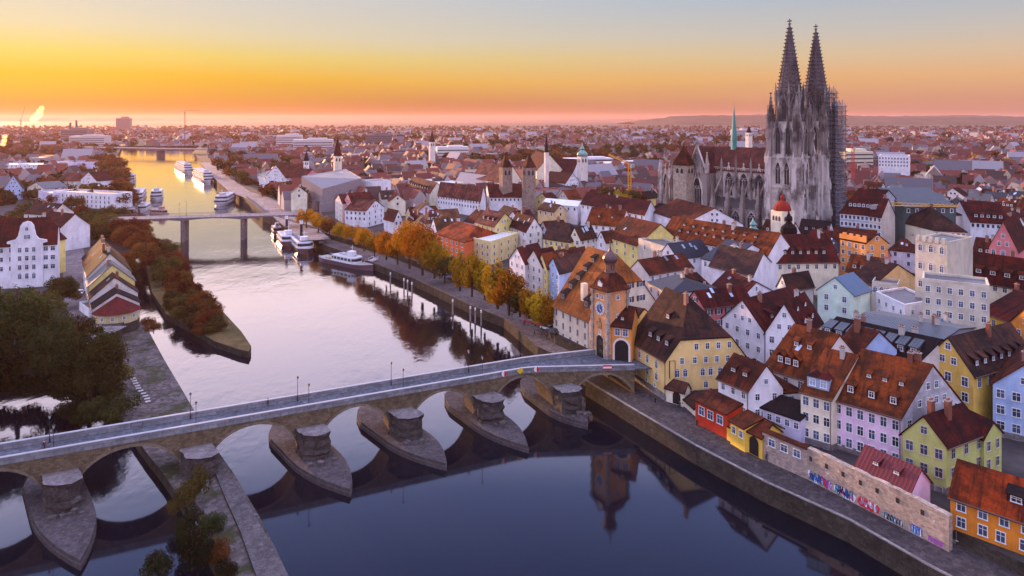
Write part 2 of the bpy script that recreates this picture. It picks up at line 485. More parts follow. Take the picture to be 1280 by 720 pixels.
# roofs and houses -----------------------------------------------------------
def lerp(a, b, t): return a + (b - a) * t
def gable_roof_mesh(c, ze, zr, hip0=(1, 0), hip1=(1, 0), os=.45, og=.25, th=.28):
    """c0..c3 counter-clockwise; ridge runs from the middle of c3-c0 to the middle of c1-c2"""
    c = [Vector(p[:2]) for p in c]
    u = (c[1] - c[0]).normalized(); v = (c[3] - c[0]); half = v.length / 2; v = v.normalized(); sl = (zr - ze) / half
    e = [c[0] - u*og - v*os, c[1] + u*og - v*os, c[2] + u*og + v*os, c[3] - u*og + v*os]
    zb = ze - sl * os + .02
    E = [V3(p, zb) for p in e]
    r0 = V3((e[0] + e[3]) / 2, zr + .02); r1 = V3((e[1] + e[2]) / 2, zr + .02)
    u3 = Vector((u.x, u.y, 0)); top = []
    R0 = r0 + u3 * hip0[1]; R1 = r1 - u3 * hip1[1]
    f = [E[0], E[1]]; bk = [E[2], E[3]]
    if hip1[1]:
        q = hip1[0]; qa, qb = lerp(E[1], r1, q), lerp(E[2], r1, q)
        if q > 0: f.append(qa)
        end1 = [qa, qb, R1]
    f += [R1, R0]
    if hip0[1]:
        q = hip0[0]; pa, pb = lerp(E[0], r0, q), lerp(E[3], r0, q)
        if q > 0: f.append(pa); bk.append(pb)
        end0 = [pb, pa, R0]
    bk += [R0, R1]
    if hip1[1] and hip1[0] > 0: bk.append(qb)
    top += [f, bk]
    if hip0[1]: top.append(end0)
    if hip1[1]: top.append(end1)
    m = MB(); key = {}; cnt = {}
    def idx(p, lo):
        k = (round(p.x, 4), round(p.y, 4), round(p.z, 4), lo)
        if k not in key: key[k] = len(m.v); m.v.append((p.x, p.y, p.z - (th if lo else 0)))
        return key[k]
    for poly in top:
        ix = [idx(p, 0) for p in poly]; m.f.append(tuple(ix)); m.m.append(0)
        lo = [idx(p, 1) for p in poly]; m.f.append(tuple(reversed(lo))); m.m.append(0)
        for k in range(len(ix)):
            a, b2 = ix[k], ix[(k + 1) % len(ix)]
            cnt[(a, b2)] = (lo[k], lo[(k + 1) % len(ix)])
    for (a, b2), (la, lb) in cnt.items():
        if (b2, a) not in cnt: m.f.append((a, la, lb, b2)); m.m.append(0)
    return m
def gable_walls(c, zb, ze, zr, hip0=(1, 0), hip1=(1, 0), drop=.14):
    c = [Vector(p[:2]) for p in c]; m = MB()
    z1 = ze - .08
    def side(a, b): m.poly([V3(a, zb), V3(b, zb), V3(b, z1), V3(a, z1)])
    side(c[0], c[1]); side(c[2], c[3])
    for a, b, hp in ((c[1], c[2], hip1), (c[3], c[0], hip0)):
        mid = V3((a + b) / 2, zr - drop); A1, B1 = V3(a, z1), V3(b, z1)
        pts = [V3(a, zb), V3(b, zb), B1]
        if not hp[1]: pts.append(mid)
        elif hp[0] > 0: pts += [lerp(B1, mid, hp[0]), lerp(A1, mid, hp[0])]
        pts.append(A1); m.poly(pts)
    return m

DORM = {}
def dormer_mesh(w, h, sl, style, wm, rm):
    k = (round(w, 2), round(h, 2), round(sl, 1), style, wm.name, rm.name)
    if k in DORM: return DORM[k]
    b = MB(); L = h / sl
    hw = w / 2
    b.poly([(-hw, 0, -.1), (hw, 0, -.1), (hw, 0, h), (-hw, 0, h)])
    b.poly([(-hw, 0, h), (-hw, L, h), (-hw, 0, -.1)]); b.poly([(hw, 0, -.1), (hw, L, h), (hw, 0, h)])
    if style == 'gable':
        rh = h + hw * .9; Lr = rh / sl; o = .18
        b.poly([(-hw, 0, h), (hw, 0, h), (0, 0, rh)])
        for s_ in (-1, 1):
            q = [(s_*(hw + o), -.2, h - o*.9), (0, -.2, rh), (0, Lr, rh), (s_*(hw + o), L, h - o*.9)]
            q2 = [(x, y, z + .12) for x, y, z in q]
            b.poly(q2 if s_ < 0 else q2[::-1], 1); b.poly(q, 1); b.poly([q[0], q[1], q2[1], q2[0]], 1)
    elif style == 'hip':
        rh = h + hw * .8; Lr = rh / sl; o = .2
        a_, b_, c_, d_ = (-hw-o, -o, h), (hw+o, -o, h), (hw+o, L+.2, h+.05), (-hw-o, L+.2, h+.05)
        p, q = (0, hw*.9, rh), (0, Lr, rh)
        b.poly([a_, b_, p], 1); b.poly([b_, c_, q, p], 1); b.poly([a_, p, q, d_], 1)
    else:
        rs = sl * .35; Lr = h / (sl - rs) + .2
        q = [(-hw - .15, -.3, h + .02), (hw + .15, -.3, h + .02), (hw + .15, Lr, h + .02 + rs * Lr), (-hw - .15, Lr, h + .02 + rs * Lr)]
        b.poly([(x, y, z + .13) for x, y, z in q], 1); b.poly(q[::-1], 1)
        for i in range(4):
            a_, c_ = q[i], q[(i + 1) % 4]; b.poly([a_, c_, (c_[0], c_[1], c_[2] + .13), (a_[0], a_[1], a_[2] + .13)], 1)
        for s_ in (-1, 1): b.poly([(s_*hw, 0, h), (s_*hw, L, h), (s_*hw, Lr - .2, h + rs * (Lr - .2))], 0)
    DORM[k] = b.mesh('dormer', [wm, rm]); return DORM[k]

def vis(a, b):
    """does the wall a->b (outside on its right) face the camera"""
    d = Vector(b[:2]) - Vector(a[:2]); n = Vector((d.y, -d.x)); mid = (Vector(a[:2]) + Vector(b[:2])) / 2
    return n.dot(-mid) > 0
LAND = 4.5
FOOT = []      # footprints (centre, radius) already built on
GUARD = []     # pixel boxes that later, nearer fill must not hide: x0,y0,x1,y1,depth
def house_core(name, label, cat, c, zb, ze, zr, wall, roof, mode='L', hip0=(1, 0), hip1=(1, 0), group=None, win='auto', wstyle='plain', wframe='white',
               wsize=(1.0, 1.5), dorm=None, chim=1, sky=0, seed=0, storey=3.0, guard=True, os=.45, bay=2.9, dmat=None, top=None, side_mat=None):
    """c = A,B,C,D world xy, A-B the front (left to right), counter-clockwise"""
    rnd = random.Random(seed * 7919 + int(c[0][0] * 10) + int(c[0][1] * 13))
    c = [Vector(p[:2]) for p in c]
    ctr = (c[0] + c[1] + c[2] + c[3]) / 4
    FOOT.append(c)
    if guard:
        px = [Q(p, zr)[0] for p in c]; y0 = min(Q(p, zr)[1] for p in c); y1 = min(max(Q(p, ze - 3)[1] for p in c), 9999)
        GUARD.append((min(px), y0, max(px), y1, min(p.y for p in c)))
    t = thing(name, label, cat, (ctr.x, ctr.y, zb), group)
    wm = wall_m(wall)
    rm = roof_m(roof) if roof else None
    k = c if mode == 'L' else [c[1], c[2], c[3], c[0]]
    if mode == 'F':
        m = MB(); m.prism(c, zb, ze); m.build('wall', wm, t)
        m = MB(); i_ = [ctr + (p - ctr) * .94 for p in c]
        for a_, b_, ia, ib in zip(c, c[1:] + c[:1], i_, i_[1:] + i_[:1]): m.prism([a_, b_, ib, ia], ze + .002, ze + .7)
        m.build('parapet', wm, t)
        m = MB(); m.prism([ctr + (p - ctr) * .935 for p in c], ze, ze + .12); m.build('roof', rm, t)
    else:
        gable_walls(k, zb, ze, zr, hip0, hip1).build('wall', wm, t)
        gable_roof_mesh(k, ze, zr, hip0, hip1, os).build('roof', rm, t)
    if side_mat:
        d = (c[2] - c[1]).normalized(); n_ = Vector((d.y, -d.x)) * .03; m = MB()
        m.poly([V3(c[1] + n_, zb), V3(c[2] + n_, zb), V3(c[2] + n_, ze - .1), V3((c[1] + c[2]) / 2 + n_, zr - .2), V3(c[1] + n_, ze - .1)]); m.build('side_wall', side_mat, t)
    # windows on the walls that face the camera
    ww, wh = wsize
    if win:
        for i in range(4):
            a, b = c[i], c[(i + 1) % 4]
            if not vis(a, b): continue
            L = (b - a).length
            if win == 'auto': rows = max(1, int((ze - zb - .6) / storey)); cols = max(1, int(L / bay))
            else:
                if i not in win or not win[i]: continue
                rows, cols = win[i][:2]
            gab = (mode == 'G' and i in (0, 2)) or (mode == 'L' and i in (1, 3))
            zs = [ze - 1.1 - wh * .5 - r * storey for r in range(rows)]
            us = [(j + .5) / cols for j in range(cols)]
            windows_on(t, a, b, zs, us, ww, wh, wstyle, wframe)
            if gab and mode != 'F':
                hp = (hip0 if (mode == 'G' and i == 0) or (mode == 'L' and i == 3) else hip1)
                gh = (zr - ze) * (hp[0] if hp[1] else 1); r = 0
                while gh - r * 2.7 > 2.6 and r < 4:
                    wd = L * (1 - (r * 2.7 + 2.6) / (zr - ze)) ; n = max(1, min(cols, int(wd / 2.3)))
                    if wd < 1: break
                    windows_on(t, a, b, [ze + .9 + r * 2.7 + wh * .3], [.5 + (j - (n - 1) / 2) * 2.2 / L for j in range(n)], ww * .85, wh * .75, wstyle, wframe)
                    r += 1
    if c[0].y < 230 and ze - zb > 5 and guard:
        pl = MB()
        for i in range(4):
            a, b = c[i], c[(i + 1) % 4]
            if vis(a, b): d = (b - a).normalized(); n_ = Vector((d.y, -d.x)) * .06; pl.prism([a + n_ - d * .05, b + n_ + d * .05, b - n_, a - n_], zb - .1, zb + 1.1)
        pl.build('plinth', stone((.26, .23, .22), .7, .4), t)
        if mode != 'F':
            for a, b, w0 in ((k[0], k[1], 1), (k[2], k[3], 1)):
                if not vis(a, b): continue
                d = (b - a).normalized(); n_ = Vector((d.y, -d.x)); g = MB(); zg = ze - (zr - ze) / ((k[3] - k[0]).length / 2) * os - .05
                g.bar(V3(a + n_ * (os + .06) - d * .2, zg), V3(b + n_ * (os + .06) + d * .2, zg), .11, 0, 6); g.build('gutter', flat((.12, .07, .05), .5), t)
                g = MB(); q = b - d * .25; g.bar(V3(q + n_ * (os + .05), zg), V3(q + n_ * .12, zg - .7), .07, 0, 6); g.bar(V3(q + n_ * .12, zg - .7), V3(q + n_ * .12, zb), .07, 0, 6); g.build('downpipe', flat((.14, .09, .07), .5), t)
    if mode != 'F':
        u = (k[1] - k[0]); L = u.length; un = u.normalized(); v = (k[3] - k[0]) / 2; sl = (zr - ze) / v.length
        sides = []
        if vis(k[0], k[1]): sides.append((k[0], un, v, math.atan2(un.y, un.x)))
        if vis(k[2], k[3]): sides.append((k[2], -un, -v, math.atan2(-un.y, -un.x)))
        if dorm and sides:
            for row in (dorm if isinstance(dorm, list) else [dorm]):
                n, hv, dw, dh, stl = row[:5]; dr = roof_m(row[5]) if len(row) > 5 else rm
                sd = sides[row[6]] if len(row) > 6 and row[6] < len(sides) else sides[0]
                o0, du, dv, rz = sd
                dm = dormer_mesh(dw, dh, sl, stl, dmat or roof_m('rust' if roof in ('orange', 'bright', 'pink') else 'dark' if roof in ('brown', 'dark', 'slate') else 'brown'), dr)
                u0, u1 = (row[7], row[8]) if len(row) > 8 else (.12, .88)
                for j in range(n):
                    p = o0 + du * (L * (u0 + (u1 - u0) * (j + .5) / n)) + dv * hv
                    d = part('dormer', dm, t, V3(p, ze + (zr - ze) * hv) - wbase(t), rz)
                    fm, gm = win_meshes(dw * .5, dh * .6, 'plain' if wstyle != 'far' else 'far', wframe)
                    wo = part('window', fm, d, (0, -.01, dh * .52))
        if sky and sides:
            o0, du, dv, rz = sides[0]
            for j in range(sky):
                p = o0 + du * (L * rnd.uniform(.15, .85)); hv = rnd.uniform(.35, .75); p = p + dv * hv
                m = MB(); z = ze + (zr - ze) * hv; a = p - du * .4; b = p + du * .4; d2 = dv.normalized()
                q = [V3(a, z), V3(b, z), V3(b + d2 * .9, z + .9 * sl), V3(a + d2 * .9, z + .9 * sl)]
                q = [x + Vector((0, 0, .12)) for x in q]; m.poly(q, 0)
                lo = [x - Vector((0, 0, .2)) for x in q]
                for i in range(4): m.poly([q[i], lo[i], lo[(i + 1) % 4], q[(i + 1) % 4]], 1)
                m.build('skylight', [glass((.35, .45, .6)), WHITE], t)
        for j in range(chim):
            m = MB(); s_ = (k[0] + k[3]) / 2; e_ = (k[1] + k[2]) / 2; tt = rnd.uniform(.15, .85)
            p = lerp(s_, e_, tt) + v.normalized() * rnd.uniform(-1.2, 1.2); rz = math.atan2(un.y, un.x)
            cw = rnd.uniform(.7, 1.1); top_ = zr + rnd.uniform(.8, 1.7)
            m.box((p.x, p.y, zr - 1.8), cw, .75, top_ - zr + 1.8, rz); m.box((p.x, p.y, top_), cw + .2, .95, .15, rz, 1)
            for sgn in (-.22, .22): m.box((p.x + un.x * sgn * cw, p.y + un.y * sgn * cw, top_ + .15), .25, .25, .3, rz, 2)
            m.build('chimney', [flat(rnd.choice([(.22, .08, .05), (.5, .46, .42), (.3, .14, .1)])), flat((.25, .22, .2)), flat((.28, .1, .06))], t)
    return t
def house(label, A, B, ze, zr, mode='L', R=None, RA=None, far=None, depth=None, zb=LAND, peak=None, wall='white', roof='red', name='house', cat='house', zeB=None, **kw):
    """A, B: pixels of the front eave ends at height ze; R: pixel of the ridge end above B's side"""
    a, b = P(*A, ze), P(*B, ze)
    if peak: zr = H - (peak - HZ) * ((a + b) / 2).y / F
    if mode == 'L' and R: dv = 2 * (P(*R, zr) - b)
    elif mode == 'L' and RA: dv = 2 * (P(*RA, zr) - a)
    elif mode == 'G' and far: dv = P(*far, zr) - (a + b) / 2
    elif mode == 'F' and R: dv = P(*R, ze) - b
    else: dv = perp(b - a) * depth
    pp = perp(b - a); ang = math.atan2(pp.x * dv.y - pp.y * dv.x, pp.dot(dv)); lim = math.radians(24)
    ln = max(7.0, min(25.0, dv.length)) if depth is None else depth
    ang = max(-lim, min(lim, ang)); dv = Vector((pp.x * math.cos(ang) - pp.y * math.sin(ang), pp.x * math.sin(ang) + pp.y * math.cos(ang))) * ln
    c = [a, b, b + dv, a + dv]
    if DEBUG: print('HOUSE %-60s w%.1f d%.1f ze%.1f zr%.1f sk%.0f Y%.0f' % (label[:60], (b-a).length, dv.length, ze, zr, math.degrees(perp(b-a).angle(dv)) if dv.length else 0, a.y))
    return house_core(name, label, cat, c, zb, ze, zr, wall, roof, mode, **kw)
DEBUG = False
# ------------------------------------------------------------------ river, land, quays
WZ = -1.0      # water level
def water_mat():
    b = NB('river_water')
    g = b.n('ShaderNodeNewGeometry').outputs['Position']
    def v(sx, sy, rot=0):
        m = b.n('ShaderNodeMapping'); m.inputs['Scale'].default_value = (sx, sy, 1); m.inputs['Rotation'].default_value = (0, 0, rot); b.l(g, m.inputs[0]); return m.outputs[0]
    n1 = b.noise(v(.22, .07, math.radians(-25)), 1.0, 4, .6)
    n2 = b.noise(v(.9, .5, .4), 1.0, 3, .6)
    eddy = b.ramp(b.noise(v(.035, .03), 1.0, 4, .6), .45, .65)
    sx = b.n('ShaderNodeSeparateXYZ'); b.l(g, sx.inputs[0])
    # the backwater this side of the old bridge lies still, the current runs behind it
    side = b.math('SUBTRACT', sx.outputs[1], b.math('MULTIPLY_ADD', sx.outputs[0], .4635, 151.0))
    flow = b.ramp(side, -6, 8)
    h = b.math('MULTIPLY', b.math('ADD', n1, b.math('MULTIPLY', n2, .35)), b.math('MULTIPLY_ADD', flow, b.math('MULTIPLY_ADD', eddy, .75, .25), .05))
    nrm = b.bump(h, .5, .21)
    fr = b.n('ShaderNodeFresnel'); fr.inputs[0].default_value = 1.38; b.l(nrm, fr.inputs[1])
    d = b.n('ShaderNodeBsdfDiffuse'); d.inputs[0].default_value = (.004, .005, .010, 1)
    gl = b.n('ShaderNodeBsdfGlossy'); gl.inputs['Roughness'].default_value = .06; gl.inputs[0].default_value = (1, 1, 1, 1); b.l(nrm, gl.inputs['Normal'])
    m = b.n('ShaderNodeMixShader'); b.l(b.math('MULTIPLY_ADD', fr.outputs[0], 1.4, .0, clamp=True), m.inputs[0]); b.l(d.outputs[0], m.inputs[1]); b.l(gl.outputs[0], m.inputs[2])
    b.l(m.outputs[0], b.out.inputs[0]); return b.m
mb = MB(); mb.poly([(-1500, -300, WZ), (700, -300, WZ), (700, 1900, WZ), (-1500, 1900, WZ)])
structure(mb.build('river_water', water_mat(), uv=False))

R_BANK = [(133,-290),(121,0),(113,21.5),(65.4,99.5),(48.4,127),(36.5,150.8),(30.5,165),(24,172),(12,190),(5,219),(-12,248),(-59,314),(-110,372),(-160,436),(-205,520),(-212,533),(-281,650),(-384,863),(-491,1063),(-565,1201),(-690,1500)]
L_BANK = [(-860,1500),(-641,1105),(-551,969),(-345,600),(-277,485),(-222,403),(-172,308),(-137,243),(-118,213),(-114,197),(-117,176),(-135,168),(-260,162),(-600,60),(-600,-290)]
def ground_mat():
    b = NB('town_ground')
    g = b.n('ShaderNodeNewGeometry').outputs['Position']
    n = b.noise(g, .012, 6, .65); n2 = b.noise(g, .15, 5, .65); n3 = b.noise(g, .0016, 5, .6)
    c = b.mix(b.ramp(n2, .35, .7), (.03, .027, .03), (.075, .066, .068))
    c = b.mix(b.ramp(n, .5, .62), c, (.05, .055, .03))
    c = b.mix(b.ramp(n3, .48, .6), c, (.06, .07, .035))
    b.bsdf(c, .9, .2, normal=b.bump(n2, .4, .1)); return b.m
outer = [(-17000,-290),(-17000,17000),(17000,17000),(17000,-290)]
ring = [Vector((x, y, LAND)) for x, y in R_BANK + L_BANK + outer]
mb = MB(); mb.v = [tuple(p) for p in ring]
for tri in tessellate_polygon([ring]):
    a, b_, c_ = (ring[i] for i in tri)
    mb.f.append(tuple(tri) if (b_ - a).cross(c_ - a).z > 0 else tuple(reversed(tri))); mb.m.append(0)
structure(mb.build('ground', ground_mat(), uv=False))
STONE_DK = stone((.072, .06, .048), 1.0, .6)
def skirt(name, pts, z0, z1, m, flip=False):
    mb = MB()
    for a, b_ in zip(pts[:-1], pts[1:]):
        q = [(*a, z0), (*b_, z0), (*b_, z1), (*a, z1)]; mb.poly(q if not flip else q[::-1])
    return structure(mb.build(name, m))
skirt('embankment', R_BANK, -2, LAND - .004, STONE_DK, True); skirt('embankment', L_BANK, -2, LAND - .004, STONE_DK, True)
def slab(name, pts, z0, z1, m, ms=None):
    """a low solid, its sides and its top"""
    pts = [Vector(p) for p in pts]
    if sum(a.x * b_.y - b_.x * a.y for a, b_ in zip(pts, pts[1:] + pts[:1])) < 0: pts.reverse()
    mb = MB(); n = len(pts)
    for a, b_ in zip(pts, pts[1:] + pts[:1]): mb.poly([(*a, z0), (*b_, z0), (*b_, z1), (*a, z1)], 1)
    r3 = [Vector((*p, z1)) for p in pts]
    for tri in tessellate_polygon([r3]):
        a, b_, c_ = (r3[i] for i in tri); q = [a, b_, c_]
        if (b_ - a).cross(c_ - a).z < 0: q.reverse()
        mb.poly(q)
    return structure(mb.build(name, [m, ms or m]))
def away(pts, d, sgn=1):
    o = []
    for i, p in enumerate(pts):
        a = Vector(pts[max(0, i - 1)]); b_ = Vector(pts[min(len(pts) - 1, i + 1)]); t = (b_ - a).normalized()
        o.append(Vector(p) + sgn * Vector((-t.y, t.x)) * d)
    return o
PAVE = paving((.065, .056, .06)); PAVE2 = paving((.13, .105, .105)); COBBLE = paving((.095, .086, .09), .5)
# quay on this side of the old bridge
edge = [P(732,476,2.5), P(800,517,2.5), P(870,558,2.5), P(960,605,2.5), P(1060,650,2.5), P(1150,702,2.5), P(1230,745,2.5), Vector((112,-10))]
back = [Vector((126,-10)), Vector((115,21)), Vector((67,99)), Vector((50,127)), Vector((38,151)), Vector((32,166)), Vector((28,178))]
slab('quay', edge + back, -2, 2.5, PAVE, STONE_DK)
mb = MB()
for a, b_ in zip(edge[:-1], edge[1:]):
    d = (b_ - a).normalized(); n_ = Vector((-d.y, d.x)); mb.prism([a, b_, b_ + n_ * .5, a + n_ * .5], 2.504, 2.66)
structure(mb.build('quay_kerb', stone((.26, .24, .23), 1.0, .4)))
# lower landing quay beyond the bridge, then the wall and the tree promenade
edge2 = [P(x, y, 2.0) for x, y in ((735,470),(700,446),(672,433),(630,398),(585,380),(517,348),(460,326),(395,302),(342,273),(305,252))]
back2 = [(x, y) for x, y in ((-204,521),(-160,437),(-109.5,373),(-58,315),(-11,249),(6,220),(13,191),(22,171),(27,172))]
slab('landing_quay', edge2 + back2, -2, 2.0, PAVE2, STONE_DK)
prom = [(13,191),(6,220),(-11,249),(-58,315),(-109,373),(-159,437),(-204,521)]
band = prom + [tuple(p) for p in reversed(away(prom, 16, -1))]
mbp = MB(); pts3 = [Vector((*p, LAND + .004)) for p in band]
for tri in tessellate_polygon([pts3]):
    q = [pts3[i] for i in tri]
    if (q[1] - q[0]).cross(q[2] - q[0]).z < 0: q.reverse()
    mbp.poly(q)
structure(mbp.build('promenade_path', paving((.12, .095, .085))))
def strip(name, centre, w, m, dz=.008):
    l, r = away(centre, w / 2, 1), away(centre, w / 2, -1); mb = MB()
    for i in range(len(centre) - 1): mb.poly([V3(r[i], LAND + dz), V3(r[i+1], LAND + dz), V3(l[i+1], LAND + dz), V3(l[i], LAND + dz)])
    return structure(mb.build(name, m))
strip('riverside_road', [P(*p, LAND) for p in ((395,300),(360,272),(330,250),(300,240),(281,225),(268,213),(258,203))], 15, paving((.24, .20, .20), 4))
strip('riverside_street', [P(*p, LAND) for p in ((160,262),(152,245),(146,230),(142,219))], 9, paving((.24, .21, .21), 4))
strip('town_street', [P(*p, LAND) for p in ((118,470),(112,430),(103,395),(96,360),(93,330),(90,300))], 8, paving((.16, .14, .15), 3))
strip('town_street', [P(*p, LAND) for p in ((70,430),(98,418),(125,412),(150,412))], 7, paving((.2, .18, .18), 3))

# islet and the stone spit under the bridge
islet = [P(x, y, 0) for x, y in ((186,300),(205,312),(232,345),(257,368),(283,397),(302,418),(314,436),(311,443),(298,440),(268,430),(240,413),(208,396),(190,368),(183,335))]
GRASS = None
def grass_mat():
    b = NB('rough_grass'); g = b.n('ShaderNodeNewGeometry').outputs['Position']
    n = b.noise(g, .25, 5, .7); n2 = b.noise(g, 1.5, 4, .7)
    c = b.mix(b.ramp(n, .4, .65), (.06, .055, .02), (.17, .10, .045)); c = b.mix(b.ramp(n2, .5, .75), c, (.10, .09, .04))
    b.bsdf(c, .95, .1, normal=b.bump(n2, .8, .2)); return b.m
GRASS = grass_mat()
slab('islet', islet, -2, .8, GRASS, STONE_DK)
spit_r = [P(x, y, 1.2) for x, y in ((180,402),(205,448),(243,512),(262,548),(292,590),(322,640),(345,685),(368,735),(395,790))]
spit_l = [P(x, y, 1.2) for x, y in ((330,800),(288,735),(262,690),(238,640),(205,592),(180,560),(158,530),(130,500),(118,455),(132,425),(152,403))]
def spit_mat():
    b = NB('spit_stone'); uv = b.vec((1, 1, 1))
    vo = b.n('ShaderNodeTexVoronoi'); vo.inputs['Scale'].default_value = 1.3; b.l(uv, vo.inputs['Vector'])
    n = b.noise(b.vec((.14, .14, 1)), 1, 6, .7); n2 = b.noise(b.vec((1, 1, 1)), 1, 4, .7)
    c = b.mix(vo.outputs[1], (.04, .033, .035), (.15, .128, .132)); c = b.mix(b.ramp(n, .47, .6), c, (.035, .038, .016)); c = b.mix(b.ramp(n2, .64, .78), c, (.32, .28, .28))
    b.bsdf(c, .9, .2, normal=b.bump(vo.outputs[0], .8, .15)); return b.m
slab('stone_spit', spit_r + spit_l, -2.5, 1.0, spit_mat(), STONE_DK)
wk = [P(x, y, 1.2) for x, y in ((372,745),(350,700),(318,645),(296,607),(283,582),(266,585),(280,620),(300,665),(318,715),(335,760))]
slab('stone_walkway', wk, .8, 1.45, COBBLE, STONE_DK)
mb = MB()
rs = random.Random(5)
for i in range(14):
    t_ = i / 13; p = lerp(P(157, 462, 1.2), P(186, 502, 1.2), t_); mb.box((p.x + rs.uniform(-.2, .2), p.y, 1.18), 1.1, .9, .12, rs.uniform(-.2, .2) + .6)
structure(mb.build('stepping_stones', stone((.5, .47, .47), .5, .2)))

# hills on the horizon
def hill(name, pts, y, depth, m):
    mb = MB(); n = len(pts)
    for i in range(n - 1):
        (xa, za), (xb, zb2) = pts[i], pts[i + 1]
        mb.poly([(xa, y, 0), (xb, y, 0), (xb, y + depth, zb2), (xa, y + depth, za)])
        mb.poly([(xa, y + depth, za), (xb, y + depth, zb2), (xb, y + depth * 2.5, 0), (xa, y + depth * 2.5, 0)])
    return structure(mb.build(name, m, uv=False))
def hill_mat():
    b = NB('wooded_hill'); g = b.n('ShaderNodeNewGeometry').outputs['Position']; n = b.noise(g, .004, 6, .7)
    b.bsdf(b.mix(b.ramp(n, .35, .65), (.03, .04, .02), (.09, .08, .05)), .95, .1); return b.m
HM = hill_mat(); rh = random.Random(3)
def prof(x0, x1, n, top, jit, y):
    o = []
    for i in range(n + 1):
        x = lerp(x0, x1, i / n); e = top(i / n); o.append((x, max(1, H + e + rh.uniform(-jit, jit))))
    return o
yy = 7600.0
hill('hills', prof(2300, 8200, 90, lambda t: 26 + 16 * math.sin(t * 5 + .2) + 10 * math.sin(t * 13) if t > .12 else -40 + 600 * t * .9, 5, yy), yy, 900, HM)
hill('hills', prof(1150, 5200, 70, lambda t: (-30 + 400 * t if t < .1 else 10 + 22 * math.sin(min(1, t * 1.7) * 3.1)), 4, 6000), 6000, 700, HM)
hill('hills', prof(-15000, 9000, 90, lambda t: -20 + 22 * math.sin(t * 9), 7, 13500), 13500, 900, HM)

# ------------------------------------------------------------------ the old stone bridge
O2 = Vector((-84.3, 111.9)); BU = Vector((.907, .4211)).normalized(); BN = Vector((BU.y, -BU.x))
def BP(s, t=0.0): return O2 + BU * s + BN * t
BROT = math.atan2(BU.y, BU.x)
PIERS = [-31.0, -11.5, 8.3, 29.2, 49.3, 67.6, 86.2, 104.2]
TILT = [.28, .28, .28, .28, .25, .26, .15, .03]
TIPS = [19, 19, 20.0, 17.0, 17.4, 16.0, 16.5, 12.6]
SEND = 119.5
def tnear(s): return 0.0 if s < 97 else (s - 97) / 20.5 * 8.0
def tfar(s): return -6.2 if s < 100 else -6.2 + (s - 100) / 17 * 2.2
DK = 8.0
bridge = thing('stone_bridge', 'long old stone arch bridge crossing the river towards the orange gate tower', 'bridge', (*BP(50, -3), 0))
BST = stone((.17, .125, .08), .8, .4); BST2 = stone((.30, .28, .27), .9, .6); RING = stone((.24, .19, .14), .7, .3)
def arch_z(s):
    for i, p in enumerate(PIERS):
        e = PIERS[i + 1] if i + 1 < len(PIERS) else SEND + 2.2
        if p + 2.0 <= s <= e - 2.0:
            c = (p + e) / 2; a = (e - p) / 2 - 2.0
            return .2 + 6.9 * math.sqrt(max(0, 1 - ((s - c) / a) ** 2))
    return -2.5
ss = [-40.0]
for i, p in enumerate(PIERS):
    e = PIERS[i + 1] if i + 1 < len(PIERS) else SEND + 2.2
    a = (e - p) / 2 - 2.0; c = (p + e) / 2
    ss += [p - 1.99, p + 1.99] + [c - a * math.cos(math.pi * k / 18) * .9999 for k in range(19)]
ss.append(SEND); ss = sorted(x for x in set(ss) if x <= SEND)
ARS = {}
mb = MB()
for s0, s1 in zip(ss[:-1], ss[1:]):
    z0, z1 = arch_z(s0 + 1e-6), arch_z(s1 - 1e-6)
    a0, a1, b0, b1 = BP(s0, tnear(s0)), BP(s1, tnear(s1)), BP(s0, tfar(s0)), BP(s1, tfar(s1))
    mb.poly([V3(a0, z0), V3(a1, z1), V3(a1, DK), V3(a0, DK)]); mb.poly([V3(b1, z1), V3(b0, z0), V3(b0, DK), V3(b1, DK)])
    mb.poly([V3(a0, z0), V3(b0, z0), V3(b1, z1), V3(a1, z1)])
    if abs(z0 - z1) > 6 or z0 < 0: 
        pass
    if z0 > -1 and z1 > -1:
        for (q0, q1, sg) in ((a0, a1, 1), (b0, b1, -1)):
            ar = ARS.setdefault((sg, sum(1 for p in PIERS if p < s0)), MB())
            n3 = Vector((BN.x, BN.y, 0)) * .06 * sg
            up0, up1 = min(DK - .3, z0 + .5), min(DK - .3, z1 + .5)
            p = [V3(q0, z0 - .01) + n3, V3(q1, z1 - .01) + n3, V3(q1, up1) + n3, V3(q0, up0) + n3]
            ar.poly(p if sg > 0 else p[::-1])
            k = [V3(q0, up0) + n3, V3(q1, up1) + n3, V3(q1, up1), V3(q0, up0)]; ar.poly(k if sg > 0 else k[::-1])
for p in PIERS:
    for e in (-1.995, 1.995):
        s_ = p + e; mb.poly([V3(BP(s_, tnear(s_)), -2.5), V3(BP(s_, tfar(s_)), -2.5), V3(BP(s_, tfar(s_)), .25), V3(BP(s_, tnear(s_)), .25)])
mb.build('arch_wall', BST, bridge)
for k_ in sorted(ARS): ARS[k_].build('arch_ring', RING, bridge)
def ribbon(name, f0, f1, z0, z1, m, s0=-40, s1=SEND, n=60):
    mb = MB()
    for i in range(n):
        sa, sb = lerp(s0, s1, i / n), lerp(s0, s1, (i + 1) / n)
        mb.prism([BP(sa, f0(sa)), BP(sb, f0(sb)), BP(sb, f1(sb)), BP(sa, f1(sa))], z0, z1)
    return mb.build(name, m, bridge)
ribbon('roadway', lambda s: tnear(s) - .45, lambda s: tfar(s) + .45, DK - .1, DK + .05, paving((.10, .11, .135), .8), s1=SEND + 4)
PARA = stone((.25, .25, .27), 1.6, .35)
ribbon('parapet', lambda s: tnear(s) + .08, lambda s: tnear(s) - .42, DK - .12, DK + 1.05, PARA)
ribbon('parapet', lambda s: tfar(s) + .42, lambda s: tfar(s) - .08, DK - .12, DK + 1.05, PARA, s1=117)
